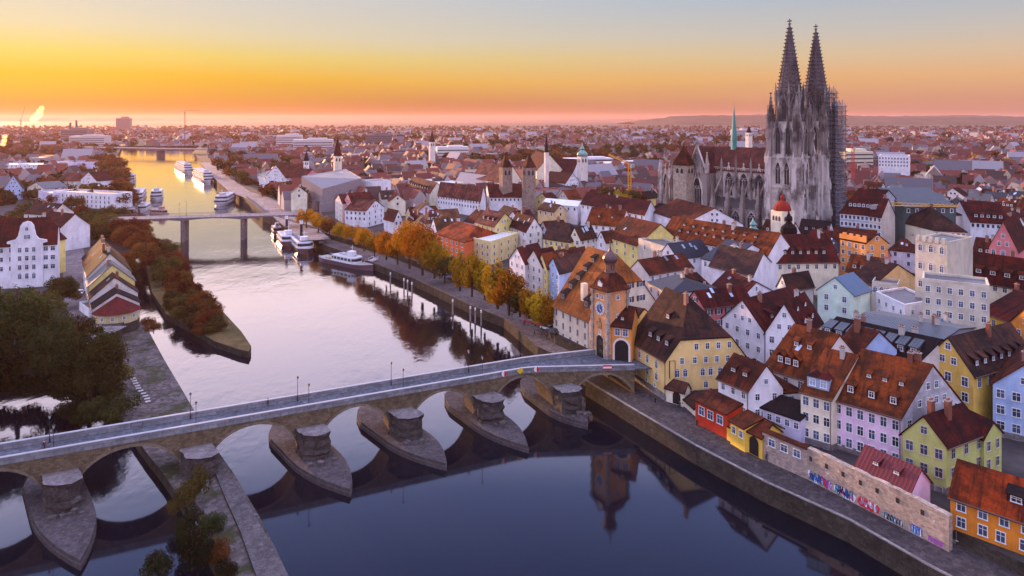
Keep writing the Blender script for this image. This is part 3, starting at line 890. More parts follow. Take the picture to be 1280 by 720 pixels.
COP = flat((.36, .36, .39), .8)
ribbon('coping', lambda s: tnear(s) + .14, lambda s: tnear(s) - .48, DK + 1.052, DK + 1.17, COP)
ribbon('coping', lambda s: tfar(s) + .48, lambda s: tfar(s) - .14, DK + 1.052, DK + 1.17, COP, s1=117)
mb = MB()
for sx_, sa in ((SEND, 1),): pass
# pier islands and the broken stone heads on them
rp = random.Random(11)
ISL = stone((.10, .085, .085), 1.0, .4); ISLT = paving((.075, .065, .07), .7); ISLR = stone((.20, .18, .185), .9, .35)
for i, p in enumerate(PIERS):
    if i == 3: tip, tail, hw = None, None, 0
    else: tip, tail, hw = TIPS[i], -15.5, 4.35 - (.4 if i > 5 else 0)
    if i != 3:
        prof_ = []
        for k in range(9):
            a = k / 8; prof_.append((hw * (1 - a ** 2.1), lerp(2.0, tip, a)))
        right = [(p + w_, t_) for w_, t_ in prof_]; left = [(p - w_, t_) for w_, t_ in prof_[:-1]][::-1]
        rear = [(p - hw, -8), (p - hw * .75, -11.5), (p - hw * .25, tail), (p + hw * .25, tail), (p + hw * .75, -11.5), (p + hw, -8)]
        pl = [BP(q[0] + TILT[i] * q[1], q[1]) for q in right + left + rear]
        if sum(a.x * b_.y - b_.x * a.y for a, b_ in zip(pl, pl[1:] + pl[:1])) < 0: pl.reverse()
        m = MB(); cc = sum(pl, Vector((0, 0))) / len(pl)
        m.prism([cc + (q - cc) * 1.035 for q in pl], -3, -.3); m.prism(pl, -.3, .35, 0, 1); m.build('pier_island', [ISL, ISLT], bridge)
    # ruined cutwater
    m = MB(); n = 7; tl = 5.6; ring = []
    base_t = tnear(p)
    for k in range(14):
        u = k / 13
        if u < .4: ring.append((p - 2.5, base_t + .05 + tl * .72 * u / .4))
        elif u < .6: ring.append((p - 2.5 + 5.0 * (u - .4) / .2, base_t + tl * (.72 + .28 * (1 - abs(u - .5) / .1))))
        else: ring.append((p + 2.5, base_t + .05 + tl * .72 * (1 - u) / .4))
    lay = [(.3, 1.06), (1.0, 1.0), (1.5, 1.04), (2.2, .97), (3.0, 1.0), (3.9, .95), (4.6, 1.0), (5.1, 1.06)]
    ctr_ = BP(p + TILT[i] * 2.4, base_t + 2.4); rows = []
    for z, sc2 in lay:
        rows.append([V3(ctr_ + (BP(s_ + TILT[i] * t_, t_) - ctr_) * (sc2 + rp.uniform(-.08, .08)), z + rp.uniform(-.16, .16)) for s_, t_ in ring])
    for ra, rb in zip(rows[:-1], rows[1:]):
        for k in range(len(ring)):
            j = (k + 1) % len(ring); m.poly([ra[k], ra[j], rb[j], rb[k]][::-1])
    top_c = V3(ctr_, 5.6)
    for k in range(len(ring)):
        j = (k + 1) % len(ring); m.poly([rows[-1][j], rows[-1][k], top_c], 1)
    m.build('cutwater', [stone((.085, .07, .066), .6, .6), ISLR], bridge)
    for k in range(6):
        m = MB(); tt_ = base_t + rp.uniform(5.6, 7.4); a = BP(p + TILT[i] * tt_ + rp.uniform(-2.6, 2.6), tt_); m.box((a.x, a.y, .32), rp.uniform(.6, 1.3), rp.uniform(.5, 1), rp.uniform(.3, .9), rp.uniform(0, 3)); m.build('loose_stone', stone((.12, .105, .105), .8, .4), bridge)

def lamp(label, pos, h=4.2, group='lamps along the stone bridge'):
    t = thing('street_lamp', label, 'street lamp', pos, group)
    m = MB(); m.frustum((*pos[:2], pos[2]), .16, .10, .8, 8); m.frustum((*pos[:2], pos[2] + .8), .06, .045, h - .8, 6); m.build('post', DARKM, t)
    m = MB(); m.frustum((*pos[:2], pos[2] + h), .10, .22, .5, 6); m.build('lantern', flat((.5, .5, .48), .3), t)
    m = MB(); m.frustum((*pos[:2], pos[2] + h + .5), .30, .04, .3, 6); m.build('lantern_cap', DARKM, t)
    return t
def s_at(px, t):
    # the place along the bridge that shows at this column
    k = (px - 640) / F; o = O2 + BN * t
    return (k * o.y - o.x) / (BU.x - k * BU.y)
names_ = ['nearest the left end of the bridge', 'above the stone spit', 'above the third pier island', 'above the fourth pier island', 'near the round signs']
for i, (pa, pb) in enumerate(((62, 67), (238, 245), (372, 386), (489, 504), (586, 603))):
    lamp('dark lantern post on the far parapet, ' + names_[i], (*BP(s_at(pa, -5.6), -5.6), DK + .05))
    lamp('dark lantern post on the near parapet, ' + names_[i], (*BP(s_at(pb, -.75), -.75), DK + .05))

# signs hung on the parapet
def sign_board(label, px, kind):
    s_ = s_at(px, .1); t_ = tnear(s_) + .2; p = BP(s_, t_); dd = (BP(s_ + 1, tnear(s_ + 1)) - BP(s_, tnear(s_))).normalized(); rz = math.atan2(dd.y, dd.x)
    t = thing('river_sign', label, 'sign', (p.x, p.y, DK + .15), 'navigation signs on the bridge parapet')
    def pl(name, pts, m, y):
        b = MB(); n = len(pts); b.poly([(x, -y, z) for x, z in pts]); b.poly([(x, -y + .03, z) for x, z in pts][::-1])
        for k in range(n):
            j = (k + 1) % n; b.poly([(pts[k][0], -y, pts[k][1]), (pts[k][0], -y + .03, pts[k][1]), (pts[j][0], -y + .03, pts[j][1]), (pts[j][0], -y, pts[j][1])])
        part(name, b.mesh(name, [m], uv=False), t, (0, 0, 0), rz)
    RED = flat((.6, .02, .02), .5); WH = flat((.85, .85, .85), .5); YE = flat((.8, .5, .02), .5)
    if kind == 'yellow': pl('panel', [(0, -.2), (.85, .55), (0, 1.3), (-.85, .55)], YE, .02)
    elif kind == 'bar':
        pl('panel', [(-1.0, 0), (1.0, 0), (1.0, 1.1), (-1.0, 1.1)], RED, .02); pl('stripe', [(-.98, .36), (.98, .36), (.98, .74), (-.98, .74)], WH, .06)
    else:
        pl('panel', [(.62 * math.cos(a), .5 + .62 * math.sin(a)) for a in (2 * math.pi * k / 16 for k in range(16))], WH, .02)
        pl('half_disc', [(.6 * math.cos(a), .5 + .6 * math.sin(a)) for a in (-math.pi / 2 + math.pi * k / 10 for k in range(11))], RED, .06)
sign_board('round red and white sign on the parapet, left of the yellow diamond', 630, 'disc')
sign_board('yellow diamond board on the bridge parapet between two round signs', 650, 'yellow')
sign_board('round red and white sign on the parapet, right of the yellow diamond', 669, 'disc')
sign_board('red rectangular sign with white bar on the last arch', 740, 'bar')
s_ = s_at(171, -5.6)
t = thing('info_panel', 'dark notice panel on the inside of the far bridge parapet', 'panel', (*BP(s_, -5.72), DK + .2))
m = MB(); m.box((*BP(s_, -5.72), DK + .25), 2.0, .08, .75, BROT); m.build('board', DARKM, t); m = MB(); m.box((*BP(s_, -5.67), DK + .32), 1.8, .04, .6, BROT); m.build('poster', flat((.2, .2, .24)), t)
# ------------------------------------------------------------------ gate tower, salt barn and the near quayside houses
def arch_panel(t, name, a, b, z0, z1, n=10, w=None, m=None, d=.06, frame=None):
    """a dark arched opening (or pale frame) laid proud on the wall a->b"""
    a = Vector(a[:2]); b = Vector(b[:2]); u = (b - a).normalized(); nr = Vector((u.y, -u.x)); c = (a + b) / 2; r = (b - a).length / 2
    zs = z1 - r
    def ring(r_, off): return [V3(c + u * r_ + nr * off, z0)] + [V3(c + u * (r_ * math.cos(k * math.pi / n)) + nr * off, zs + r_ * math.sin(k * math.pi / n)) for k in range(n + 1)] + [V3(c - u * r_ + nr * off, z0)]
    if frame:
        mb = MB(); i_, o_ = ring(r, d + .06), ring(r + frame[0], d + .06); o0 = ring(r + frame[0], -.02)
        for k in range(len(i_) - 1): mb.poly([i_[k], o_[k], o_[k+1], i_[k+1]]); mb.poly([o_[k], o0[k], o0[k+1], o_[k+1]])
        mb.build(name + '_frame', frame[1], t)
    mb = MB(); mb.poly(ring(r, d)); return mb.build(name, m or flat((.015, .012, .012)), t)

# gate tower -------------------------------------------------------
gt_l, gt_c = Vector((19.6, 164.8)), Vector((22.5, 160.2))
gu = (gt_c - gt_l).normalized(); gv = perp(gu)
gc = [gt_l, gt_c, gt_c + gv * 6.2, gt_l + gv * 6.2]
TOWER_ORANGE = (.80, .36, .15)
gt = thing('gate_tower', 'tall orange gate tower with clock and onion domed lantern at the bridge end', 'tower', (*((gc[0] + gc[2]) / 2), 7.9))
GZ = 24.2
m = MB(); m.prism(gc, 4, 9.2); m.build('plinth', stone((.34, .30, .26), .8, .3), gt)
m = MB(); cc_ = (gc[0] + gc[2]) / 2; m.prism([cc_ + (p - cc_) * .985 for p in gc], 9.2, GZ); m.build('wall', plaster(TOWER_ORANGE, .3), gt)
for k, q in enumerate(gc):
    m = MB()
    for z in range(14):
        s_ = .9 if (z % 2) else .55
        m.box((q.x, q.y, 9.2 + z * 1.06), s_, s_, 1.0, math.atan2(gu.y, gu.x))
    m.build('quoin', stone((.42, .38, .34), .7, .3), gt)
arch_panel(gt, 'passage', gt_l + gu * 1.5, gt_l + gu * 4.1, 7.9, 13.2, frame=(.35, stone((.45, .4, .36), .6, .2)))
for a, b, us in ((gc[0], gc[1], (.33, .67)), (gc[1], gc[2], (.5,))): windows_on(gt, a, b, [22.4], us, .8, 1.0)
windows_on(gt, gc[1], gc[2], [18.0], (.5,), .5, .7); windows_on(gt, gc[0], gc[1], [13.9], (.5,), .5, .9)
# clock
cu = gt_l + gu * 2.7 + Vector((gu.y, -gu.x)) * .10
def disc(pu, z, r, off, mat_, name, par, n=24, r0=None):
    b = MB(); nn = Vector((gu.y, -gu.x)); c0 = pu + nn * off
    pts = [V3(c0 + gu * (r * math.cos(a)), z + r * math.sin(a)) for a in (2 * math.pi * k / n for k in range(n))]
    inn = [V3(c0 - nn * .12 + gu * (r * math.cos(a)), z + r * math.sin(a)) for a in (2 * math.pi * k / n for k in range(n))]
    b.poly(pts)
    for k in range(n): b.poly([pts[k], inn[k], inn[(k+1) % n], pts[(k+1) % n]])
    return b.build(name, mat_, par)
clock = disc(cu, 19.6, 1.6, .03, flat((.82, .80, .76), .5), 'clock_face', gt)
disc(cu, 19.6, 1.02, .10, flat((.03, .10, .36), .5), 'clock_centre', clock)
b = MB(); nn = Vector((gu.y, -gu.x))
for k in range(12):
    a = math.radians(30 * k); p = cu + nn * .09; q0, q1 = 1.12, 1.45
    b.bar(V3(p + gu * (q0 * math.cos(a)), 19.6 + q0 * math.sin(a)), V3(p + gu * (q1 * math.cos(a)), 19.6 + q1 * math.sin(a)), .055)
b.build('hour_marks', flat((.02, .03, .08)), clock)
b = MB(); p = cu + nn * .16
b.bar(V3(p, 19.6), V3(p + gu * .1, 21.0), .07); b.bar(V3(p, 19.6), V3(p + gu * .75, 19.1), .09); b.build('clock_hands', flat((.75, .55, .15), .4), clock)
b = MB(); p = cu + nn * .05
for dx, z, w_, h_ in ((-.4, 14.9, .5, 1.5), (.4, 14.9, .5, 1.4), (0, 15.4, .35, 2.0), (-1.0, 15.5, .3, .9)): b.box((p.x + gu.x * dx, p.y + gu.y * dx, z), w_, .3, h_, math.atan2(gu.y, gu.x))
b.build('relief', flat((.32, .20, .12)), gt)
# bell roof
def sqring(s, z): return [V3(cc_ + (q - cc_) * s, z) for q in gc]
m = MB(); pr = [(1.22, GZ - .15), (1.20, GZ + .05), (.98, GZ + .9), (.78, GZ + 2.3), (.52, GZ + 3.3), (.36, GZ + 3.7)]
for (s0, z0), (s1, z1) in zip(pr[:-1], pr[1:]):
    a, b_ = sqring(s0, z0), sqring(s1, z1)
    for k in range(4): m.poly([a[k], a[(k+1) % 4], b_[(k+1) % 4], b_[k]])
m.poly(sqring(.36, GZ + 3.7)); m.poly(sqring(1.22, GZ - .15)[::-1])
groof = m.build('roof', roof_m('rust'), gt)
dm = dormer_mesh(1.5, 1.5, 1.3, 'gable', WHITE, roof_m('rust'))
q = lerp(gc[0], gc[1], .5) - gv * .1; part('dormer', dm, groof, V3(q, GZ + .3) - wbase(groof), math.atan2(gu.y, gu.x))
m = MB(); lt = flat((.20, .11, .09), .6); zc = GZ + 3.7
for k in range(8):
    a = math.pi * k / 4 + .39; m.box((cc_.x + 1.05 * math.cos(a), cc_.y + 1.05 * math.sin(a), zc), .32, .32, 2.2, a)
m.frustum((cc_.x, cc_.y, zc), 1.3, 1.3, .5, 8, 0, .39); m.frustum((cc_.x, cc_.y, zc + 2.0), 1.35, 1.45, .35, 8, 0, .39)
m.build('lantern', lt, gt)
m = MB(); m.lathe((cc_.x, cc_.y, zc + 2.35), [(1.45, 0), (1.75, .5), (1.85, 1.0), (1.65, 1.6), (1.1, 2.2), (.5, 2.7), (.22, 3.3), (.12, 4.2), (.10, 4.6)], 12)
m.build('onion_dome', flat((.11, .06, .06), .45), gt)
m = MB(); m.bar((cc_.x, cc_.y, zc + 6.9), (cc_.x, cc_.y, zc + 8.6), .07); m.lathe((cc_.x, cc_.y, zc + 7.0), [(.02, 0), (.25, .25), (.02, .5)], 8); m.build('finial', flat((.15, .1, .06), .4), gt)
FOOT.append(gc); GUARD.append((690, 300, 830, 460, 160))

# orange house over the second arch beside the tower
ha, hb = gc[1] + gu * .1 + gv * 1.2, Vector((27.9, 159.0))
hd = perp(hb - ha)
arch_house = house_core('arch_house', 'small orange house over the pale rimmed archway right of the gate tower', 'house', [ha, hb, hb + hd * 8, ha + hd * 8], 7.5, 16.4, 20.0, (.84, .35, .08), 'rust', win={0: (0, 1)}, chim=0, dorm=(1, .25, .7, .8, 'shed'), guard=False)
arch_panel(arch_house, 'archway', ha + (hb - ha) * .16, ha + (hb - ha) * .86, 7.9, 12.9, 14, frame=(.45, flat((.75, .72, .68))))
windows_on(arch_house, ha, hb, [14.7], (.3, .7), 1.1, 1.6)

# salt barn with huge roof
sa = Vector((20.2, 178.5)); sdir = Vector((-.50, .866)).normalized(); sb_ = sa + sdir * 17; sw = Vector((sdir.y, -sdir.x)) * 24.5
barn_c = [sb_, sa, sa + sw, sb_ + sw]
barn = house_core('salt_barn', 'cream warehouse with enormous steep orange tiled roof left of the gate tower', 'warehouse', barn_c, LAND - 1.5, 12.2, 27.5, (.74, .66, .52), 'barn', 'L', hip1=(.55, 4.0),
    win={0: (3, 5), 1: (0, 0)}, wsize=(.6, 1.5), wstyle='plain', wframe='grey', dorm=[(1, .12, 2.0, 1.7, 'shed', 'dark', 0, .02, .30), (1, .30, 1.9, 1.6, 'shed', 'dark', 0, .05, .35), (1, .46, 1.8, 1.5, 'shed', 'dark', 0, .10, .42), (1, .62, 1.7, 1.4, 'shed', 'dark', 0, .12, .48), (1, .78, 1.6, 1.3, 'shed', 'dark', 0, .14, .54), (1, .14, 2.0, 1.8, 'shed', 'dark', 0, .62, .95)], chim=0, sky=0, dmat=flat((.06, .05, .05)))
windows_on(barn, barn_c[1], barn_c[2], [19.5, 15.6, 11.8], (.40, .56, .72), 1.2, 1.5, 'shutter')
m = MB(); q = lerp(lerp(sb_, sa, .62), lerp(sb_, sa, .62) + sw, .13); m.box((q.x, q.y, 13), 1.5, 1.3, 7.0, .5); m.build('chimney', wall_m('cream'), barn)

# big yellow house on the quay
ya, yb, yr = P(791, 427, 11.8), P(835, 447.5, 11.8), P(931, 443, 11.8)
yb = Vector((34.0, 150.2)); ya = Vector((28.4, 164.6)); dvy = (yr - yb)
yc = [ya, yb, yb + dvy, ya + dvy]
yel = house_core('corner_house', 'big yellow house with steep brown half hipped roof at the bridge foot', 'house', yc, 2.5, 11.8, 23.6, (.82, .57, .22), 'brown', 'G', hip1=(1, 0), hip0=(1, 0), win=None, chim=1) if False else None
yk = [yb, yb + dvy, ya + dvy, ya]      # front = gable face looking right, mode G on that
yel = house_core('corner_house', 'big yellow house with steep brown half hipped roof at the bridge foot', 'house', yk, 2.5, 11.8, 23.8, (.88, .62, .24), 'brown', 'G', hip0=(.38, 6.5), win=None, chim=1,
    dorm=[(3, .18, 1.6, 1.2, 'shed', 'brown', 0, .30, .95), (1, .55, 1.4, 1.1, 'shed', 'brown', 0, .4, .6)])
windows_on(yel, yk[0], yk[1], [14.2], (.38, .52, .66, .80), .8, 1.3); windows_on(yel, yk[0], yk[1], [11.2], (.20, .36, .50, .64, .78, .92), .8, 1.3)
windows_on(yel, yk[0], yk[1], [8.4], (.14, .24, .46, .56, .68), .9, 1.4, 'arch'); windows_on(yel, yk[0], yk[1], [5.6], (.12, .25, .5), .9, 1.2, 'arch')
windows_on(yel, yk[3], yk[0], [10.8], (.3,), .6, .8); windows_on(yel, yk[3], yk[0], [9.3, 6.6], (.3, .52, .76), .95, 1.4, 'arch'); windows_on(yel, yk[3], yk[0], [4.6], (.18, .5, .72), .6, .7)
arch_panel(yel, 'doorway', lerp(yk[0], yk[1], .70), lerp(yk[0], yk[1], .80), 4.6, 7.4)
m = MB(); n_ = Vector(((yk[0] - yk[3]).normalized().y, -(yk[0] - yk[3]).normalized().x)) * .12
m.prism([yk[3] + n_, yk[0] + n_, yk[0], yk[3]], 2.5, 4.1); m.build('plinth', stone((.30, .27, .25), .7, .4), yel)
dn = (yk[1] - yk[0]).normalized(); on_ = Vector((dn.y, -dn.x)) * .15
m = MB(); q = yk[0] + dn * .8 + on_; m.bar(V3(q, 11.4), V3(q, 7.6), .10); q2 = yk[0] + dn * 2.1 + on_; m.bar(V3(q2, 11.4), V3(q2, 7.6), .06); m.bar(V3(q, 11.4), V3(q2, 11.4), .06); m.build('downpipe', DARKM, yel)
for k in range(7):
    q = yk[0] + dn * .8 + on_ * 1.6
# stair turret with its own small roof on the left
tu = house_core('stair_turret', 'small yellow annex with dark roof wedged between archway and big yellow house', 'annex', [Vector((26.6, 164.9)), Vector((28.3, 164.7)) , Vector((36.5, 170)), Vector((32, 176))], 4, 14.6, 18.2, (.82, .60, .24), 'brown', 'L', win=None, chim=0, guard=False)
tu2c = [Vector((27.95, 160.0)), Vector((28.75, 163.9)), Vector((30.5, 168)), Vector((27.5, 168))]
windows_on(tu, Vector((26.6, 164.9)), Vector((28.3, 164.7)), [12.8], (.5,), .5, .7)

# small gate lodge, wall and red house
def along_q(px, py, z=2.5): return P(px, py, z)
ga, gb_ = P(832, 501, 2.6), P(856, 508, 2.6)
lodge = house_core('gate_lodge', 'low white gateway with brown tiled cap at the foot of the yellow house', 'gateway', [ga, gb_, gb_ + perp(gb_ - ga) * 2.6, ga + perp(gb_ - ga) * 2.6], 2.5, 6.0, 7.4, 'cream', 'brown', 'L', win=None, chim=0, guard=False)
arch_panel(lodge, 'archway', lerp(ga, gb_, .38), lerp(ga, gb_, .78), 2.6, 5.3)
la, lb = P(856, 508, 2.6), P(869, 520, 2.6)
shed = house_core('lean_to', 'low brown roofed shed between the white gateway and the red house', 'shed', [la, lb, lb + perp(lb - la) * 5, la + perp(lb - la) * 5], 2.5, 4.4, 5.9, 'cream', 'brown', 'L', win=None, chim=0, guard=False)
redh = house('small bright red house with three white windows on the quay wall', (869.5, 498), (909, 516), 7.6, 9.4, 'L', R=(920.5, 506), zb=2.5, wall='red', roof='rust', win={}, chim=0, guard=False)
rb_ = P(869.5, 498, 7.6), P(909, 516, 7.6); windows_on(redh, *rb_, [5.6], (.2, .48, .78), 1.3, 1.6)
ra_ = rb_[1]; 
# yellow pavilion and archway
pav = house('little yellow pavilion with brown roof behind a terrace beside the red house', (913, 524), (931, 534), 7.2, 9.0, 'L', R=(938, 523), zb=2.5, wall='gold', roof='rust', win={0: (1, 2)}, chim=0, guard=False, wsize=(.8, 1.2))
ta, tb = P(908.5, 549, 2.6), P(931, 562, 2.6)
m = MB(); t = thing('terrace_wall', 'yellow terrace wall in front of the little pavilion', 'wall', (*ta, 2.5)); tv = perp(tb - ta)
m.prism([ta, tb, tb + tv * 2.6, ta + tv * 2.6], 2.5, 5.0); m.build('wall', wall_m('gold'), t)
m = MB(); m.prism([ta - tv * .1, tb - tv * .1, tb + tv * .25, ta + tv * .25], 5.002, 5.2); m.build('coping', roof_m('rust'), t)
ya_, yb2 = P(932.5, 563, 2.6), P(953, 574, 2.6)
ygate = house_core('yellow_archway', 'yellow archway building with rust red roof where the pale wall begins', 'gateway', [ya_, yb2, yb2 + perp(yb2 - ya_) * 5, ya_ + perp(yb2 - ya_) * 5], 2.5, 6.8, 8.6, 'gold', 'rust', 'L', win=None, chim=0, guard=False)
arch_panel(ygate, 'archway', lerp(ya_, yb2, .22), lerp(ya_, yb2, .78), 2.6, 6.0)

# pale wall with windows, then the graffiti wall
w0, w1, w2 = P(953, 574, 2.5), P(1009, 599, 2.5), P(1186, 690, 2.5)
t = thing('garden_wall', 'pale brick garden wall with red tile coping and three white blind windows', 'wall', (*lerp(w0, w1, .5), 2.5)); nv = perp(w1 - w0)
m = MB(); m.prism([w0, w1, w1 + nv * .9, w0 + nv * .9], 2.5, 7.6); m.build('wall', stone((.46, .36, .31), .5, .35), t)
rw0, rw1 = w0, w1
m = MB(); m.prism([w0 - nv * .25, w1 - nv * .25, w1 + nv * .35, w0 + nv * .35], [7.3] * 1 and 7.602, [7.75, 7.75, 8.3, 8.3]); m.prism([w0 + nv * .35, w1 + nv * .35, w1 + nv * 1.1, w0 + nv * 1.1], 7.602, [8.3, 8.3, 7.75, 7.75]); m.build('coping', roof_m('rust'), t)
windows_on(t, w0, w1, [6.2], (.22, .5, .78), 1.2, 1.2)
t = thing('graffiti_wall', 'long weathered stone quay wall with colourful graffiti along its foot', 'wall', (*lerp(w1, w2, .5), 2.5)); nv = perp(w2 - w1); wd = (w2 - w1).normalized(); WL = (w2 - w1).length
gm = MB(); NS = 40; rg = random.Random(4)
hs = [8.0 + rg.uniform(-.08, .08) - (.5 * max(0, (k / NS - .75)) * 3) for k in range(NS + 1)]
for k in range(NS):
    a, b_ = lerp(w1, w2, k / NS), lerp(w1, w2, (k + 1) / NS)
    gm.prism([a, b_, b_ + nv * 1.0, a + nv * 1.0], 2.5, [hs[k], hs[k+1], hs[k+1], hs[k]], bottom=False)
gm.build('wall', stone((.47, .37, .30), .6, .35), t)
for u in (.03, .16, .29, .42, .54, .68, .84):
    p = w1 + wd * (WL * u); rz = math.atan2(wd.y, wd.x); b = MB()
    b.box((p.x - nv.x * .02, p.y - nv.y * .02, 6.0), .5, .12, .75, rz); b.build('loophole', flat((.03, .02, .02)), t)
# graffiti: loose painted letters and swirls, each piece its own colours
def scrawl(name, u0, u1, z0, h, cols, seed, n):
    r = random.Random(seed); rz = math.atan2(wd.y, wd.x); m = MB(); lay = [0]
    def pt(u, z, o): return V3(w1 + wd * u - nv * o, z)
    def blob(cx, cz, rx, rz_, mi, ang, k=9):
        lay[0] += 1; o = .012 + lay[0] * .0012
        pts = []
        for i in range(k):
            a = 2 * math.pi * i / k; q = r.uniform(.72, 1.15); x, z = rx * q * math.cos(a), rz_ * q * math.sin(a)
            pts.append(pt(cx + x * math.cos(ang) - z * math.sin(ang), max(2.55, cz + x * math.sin(ang) + z * math.cos(ang)), o))
        m.poly(pts, mi)
    def stroke(pts, w, mi):
        lay[0] += 1; o = .012 + lay[0] * .0012
        for (xa, za), (xb, zb2) in zip(pts[:-1], pts[1:]):
            d = Vector((xb - xa, zb2 - za)).normalized(); q = Vector((-d.y, d.x)) * w
            m.poly([pt(xa + q.x, max(2.54, za + q.y), o), pt(xa - q.x, max(2.54, za - q.y), o), pt(xb - q.x, max(2.54, zb2 - q.y), o), pt(xb + q.x, max(2.54, zb2 + q.y), o)], mi)
    L = u1 - u0
    for i in range(n): blob(u0 + L * (i + .5) / n + r.uniform(-.2, .2), z0 + h * r.uniform(.35, .6), L / n * .75, h * .42, 0, r.uniform(-.4, .4))
    for i in range(n):
        cx = u0 + L * (i + .5) / n
        blob(cx, z0 + h * .5, L / n * .5, h * .36, 1 + i % (len(cols) - 2), r.uniform(-.5, .5), 7)
        for q in range(2):
            k = [(cx + r.uniform(-.5, .5) * L / n, z0 + h * r.uniform(.05, .95)) for _ in range(4)]; stroke(k, .09, 1 + r.randrange(len(cols) - 1))
        stroke([(cx - L / n * .45, z0 + h * .1), (cx - L / n * .3, z0 + h * .9), (cx + L / n * .2, z0 + h * .85), (cx + L / n * .4, z0 + h * .15)], .06, len(cols) - 1)
    m.build('graffiti', [flat(c, .6) for c in cols], t, uv=False)
B_, LB, RD, WH_, PK, DK_ = (.03, .10, .45), (.10, .45, .70), (.60, .03, .05), (.8, .8, .85), (.55, .12, .32), (.02, .02, .04)
def u_at(px):
    k = (px - 640) / F; return (k * w1.y - w1.x) / (wd.x - k * wd.y)
GB = 2.56
for pa, pb, h_, cols, sd_, n_s in ((1010, 1030, 2.4, [WH_, B_, LB, B_, DK_], 1, 3), (1021, 1043, 2.3, [RD, PK, RD, WH_, B_], 2, 3), (1042, 1071, 2.3, [WH_, LB, PK, B_, DK_], 3, 4),
        (1072, 1101, 2.4, [RD, LB, LB, WH_, RD], 4, 4), (1103, 1133, 1.5, [(.4, .36, .34), WH_, (.5, .5, .55), LB, DK_], 5, 6), (1136, 1157, 1.9, [B_, WH_, WH_, LB, B_], 6, 4), (1158, 1183, 1.3, [(.5, .32, .34), PK, (.35, .12, .4), PK, (.3, .1, .4)], 7, 5)):
    scrawl('graffiti', u_at(pa) + .3, u_at(pb) - .5, GB, h_ * .78, cols, sd_, n_s)

# crimson metal roofed building behind the wall
ca, cb = w1 + wd * u_at(1065) + nv * 1.15, w1 + wd * u_at(1133) + nv * 1.15
cr = house_core('wall_shed', 'low building with crimson metal roof peeping over the graffiti wall', 'building', [ca, cb, cb + nv * 5.5, ca + nv * 5.5], LAND - 2, 8.3, 10.9, 'pink', 'crimson', 'L', win=None, chim=0, dorm=(2, .35, 1.1, .6, 'shed'), guard=False)

# white and cream houses above the quay
house('white house with brown roof standing right behind the small red house', (898, 470), (936, 486), 12.6, 17.2, 'L', R=(952, 456), wall='white', roof='rust', win={0: (2, 3), 1: (2, 2)}, wsize=(.8, 1.2), dorm=(2, .35, 1.4, .8, 'shed'), chim=0)
house('narrow white annex with small dark red hipped roof beside white house', (933, 484), (951, 491), 11.5, 14.5, 'L', R=(974, 481.5), wall='white', roof='rust', hip1=(0, 3), win={0: (2, 1), 1: (2, 2)}, wsize=(.8, 1.2), chim=1, guard=False)
house('long low white annex with dark lean roof below the cream house', (946, 505), (1001, 523), 9.2, 11.2, 'L', RA=(966, 496), wall='lilac', roof='dark', win={0: (1, 5)}, wsize=(.8, 1.1), chim=0, guard=False)
house('cream house with rust red roof and three gabled dormers in a row', (956, 457), (1010, 473), 14.0, 22.0, 'L', R=(1053, 436), wall='pale', roof='orange', win={0: (2, 3), 3: (2, 2)}, wsize=(.9, 1.3), dorm=[(3, .14, 1.5, 1.6, 'gable', 'orange', 0, .18, .72), (2, .55, 1.2, 1.0, 'shed', 'orange', 0, .2, .8)], chim=1, sky=1)
house('narrow pale yellow house with two blue dormers between cream and pink houses', (1001, 487), (1040, 497), 14.2, 20.8, 'L', R=(1072, 443), wall='cream', roof='orange', win={0: (4, 3)}, wsize=(.95, 1.5), storey=2.9, dorm=(2, .10, 1.9, 2.0, 'hip', 'red', 0, .12, .82), dmat=flat((.36, .46, .62)), chim=1)
house('wide pink house with tall rust roof and stained white side gable', (1041, 496), (1127, 520), 13.8, 21.6, 'L', R=(1165, 455), wall='pink', roof='orange', side_mat=plaster((.66, .64, .68), .9), win={0: (4, 6), 1: (2, 4)}, wsize=(.95, 1.55), storey=2.85, dorm=[(3, .14, 1.5, 1.6, 'hip', 'orange', 0, .05, .98), (3, .5, .9, .7, 'shed', 'orange', 0, .2, .9)], chim=2)
og = house('olive green gabled house with dark red roof below the pink house', (1128, 540), (1183, 556), 12.5, 0, 'G', peak=519, far=(1203, 503), wall='olive', roof='red', win={0: (3, 3), 1: (2, 3)}, wsize=(1.0, 1.5), chim=2, wframe='stone')
house('short cross wing of the olive house with a narrow gable facing right', (1230, 546), (1252, 538), 12.0, 0, 'G', peak=526, far=(1203, 508), wall='olive', roof='red', win={0: (2, 2)}, wsize=(.9, 1.5), chim=0, wframe='stone', guard=False)
house('golden yellow gabled house with long purple brown roof on the right', (1155, 449), (1217, 468), 15.5, 0, 'G', peak=421, far=(1262, 402), wall=(.80, .52, .12), roof='brown', win={0: (2, 3), 1: (1, 6)}, wsize=(1.1, 1.7), dorm=(7, .16, 1.1, 1.2, 'shed', 'brown', 0, .05, .95), chim=1)
house('pale blue gabled house at the right edge of the picture', (1241, 478), (1322, 494), 14.5, 0, 'G', peak=455, depth=16, wall='blue', roof='rust', win={0: (4, 4), 3: (3, 4)}, wsize=(1.2, 1.5), chim=1)
oo = house('bright orange house with orange roof in the lower right corner', (1188, 617), (1300, 655), 9.6, 13.6, 'L', RA=(1196, 576), zb=2.5, wall=(.80, .27, .035), roof='bright', win={}, chim=0, dorm=(1, .3, 2.2, 1.1, 'shed', 'dark', 0, .55, .9))
oa, ob = P(1188, 617, 9.6), P(1300, 655, 9.6)
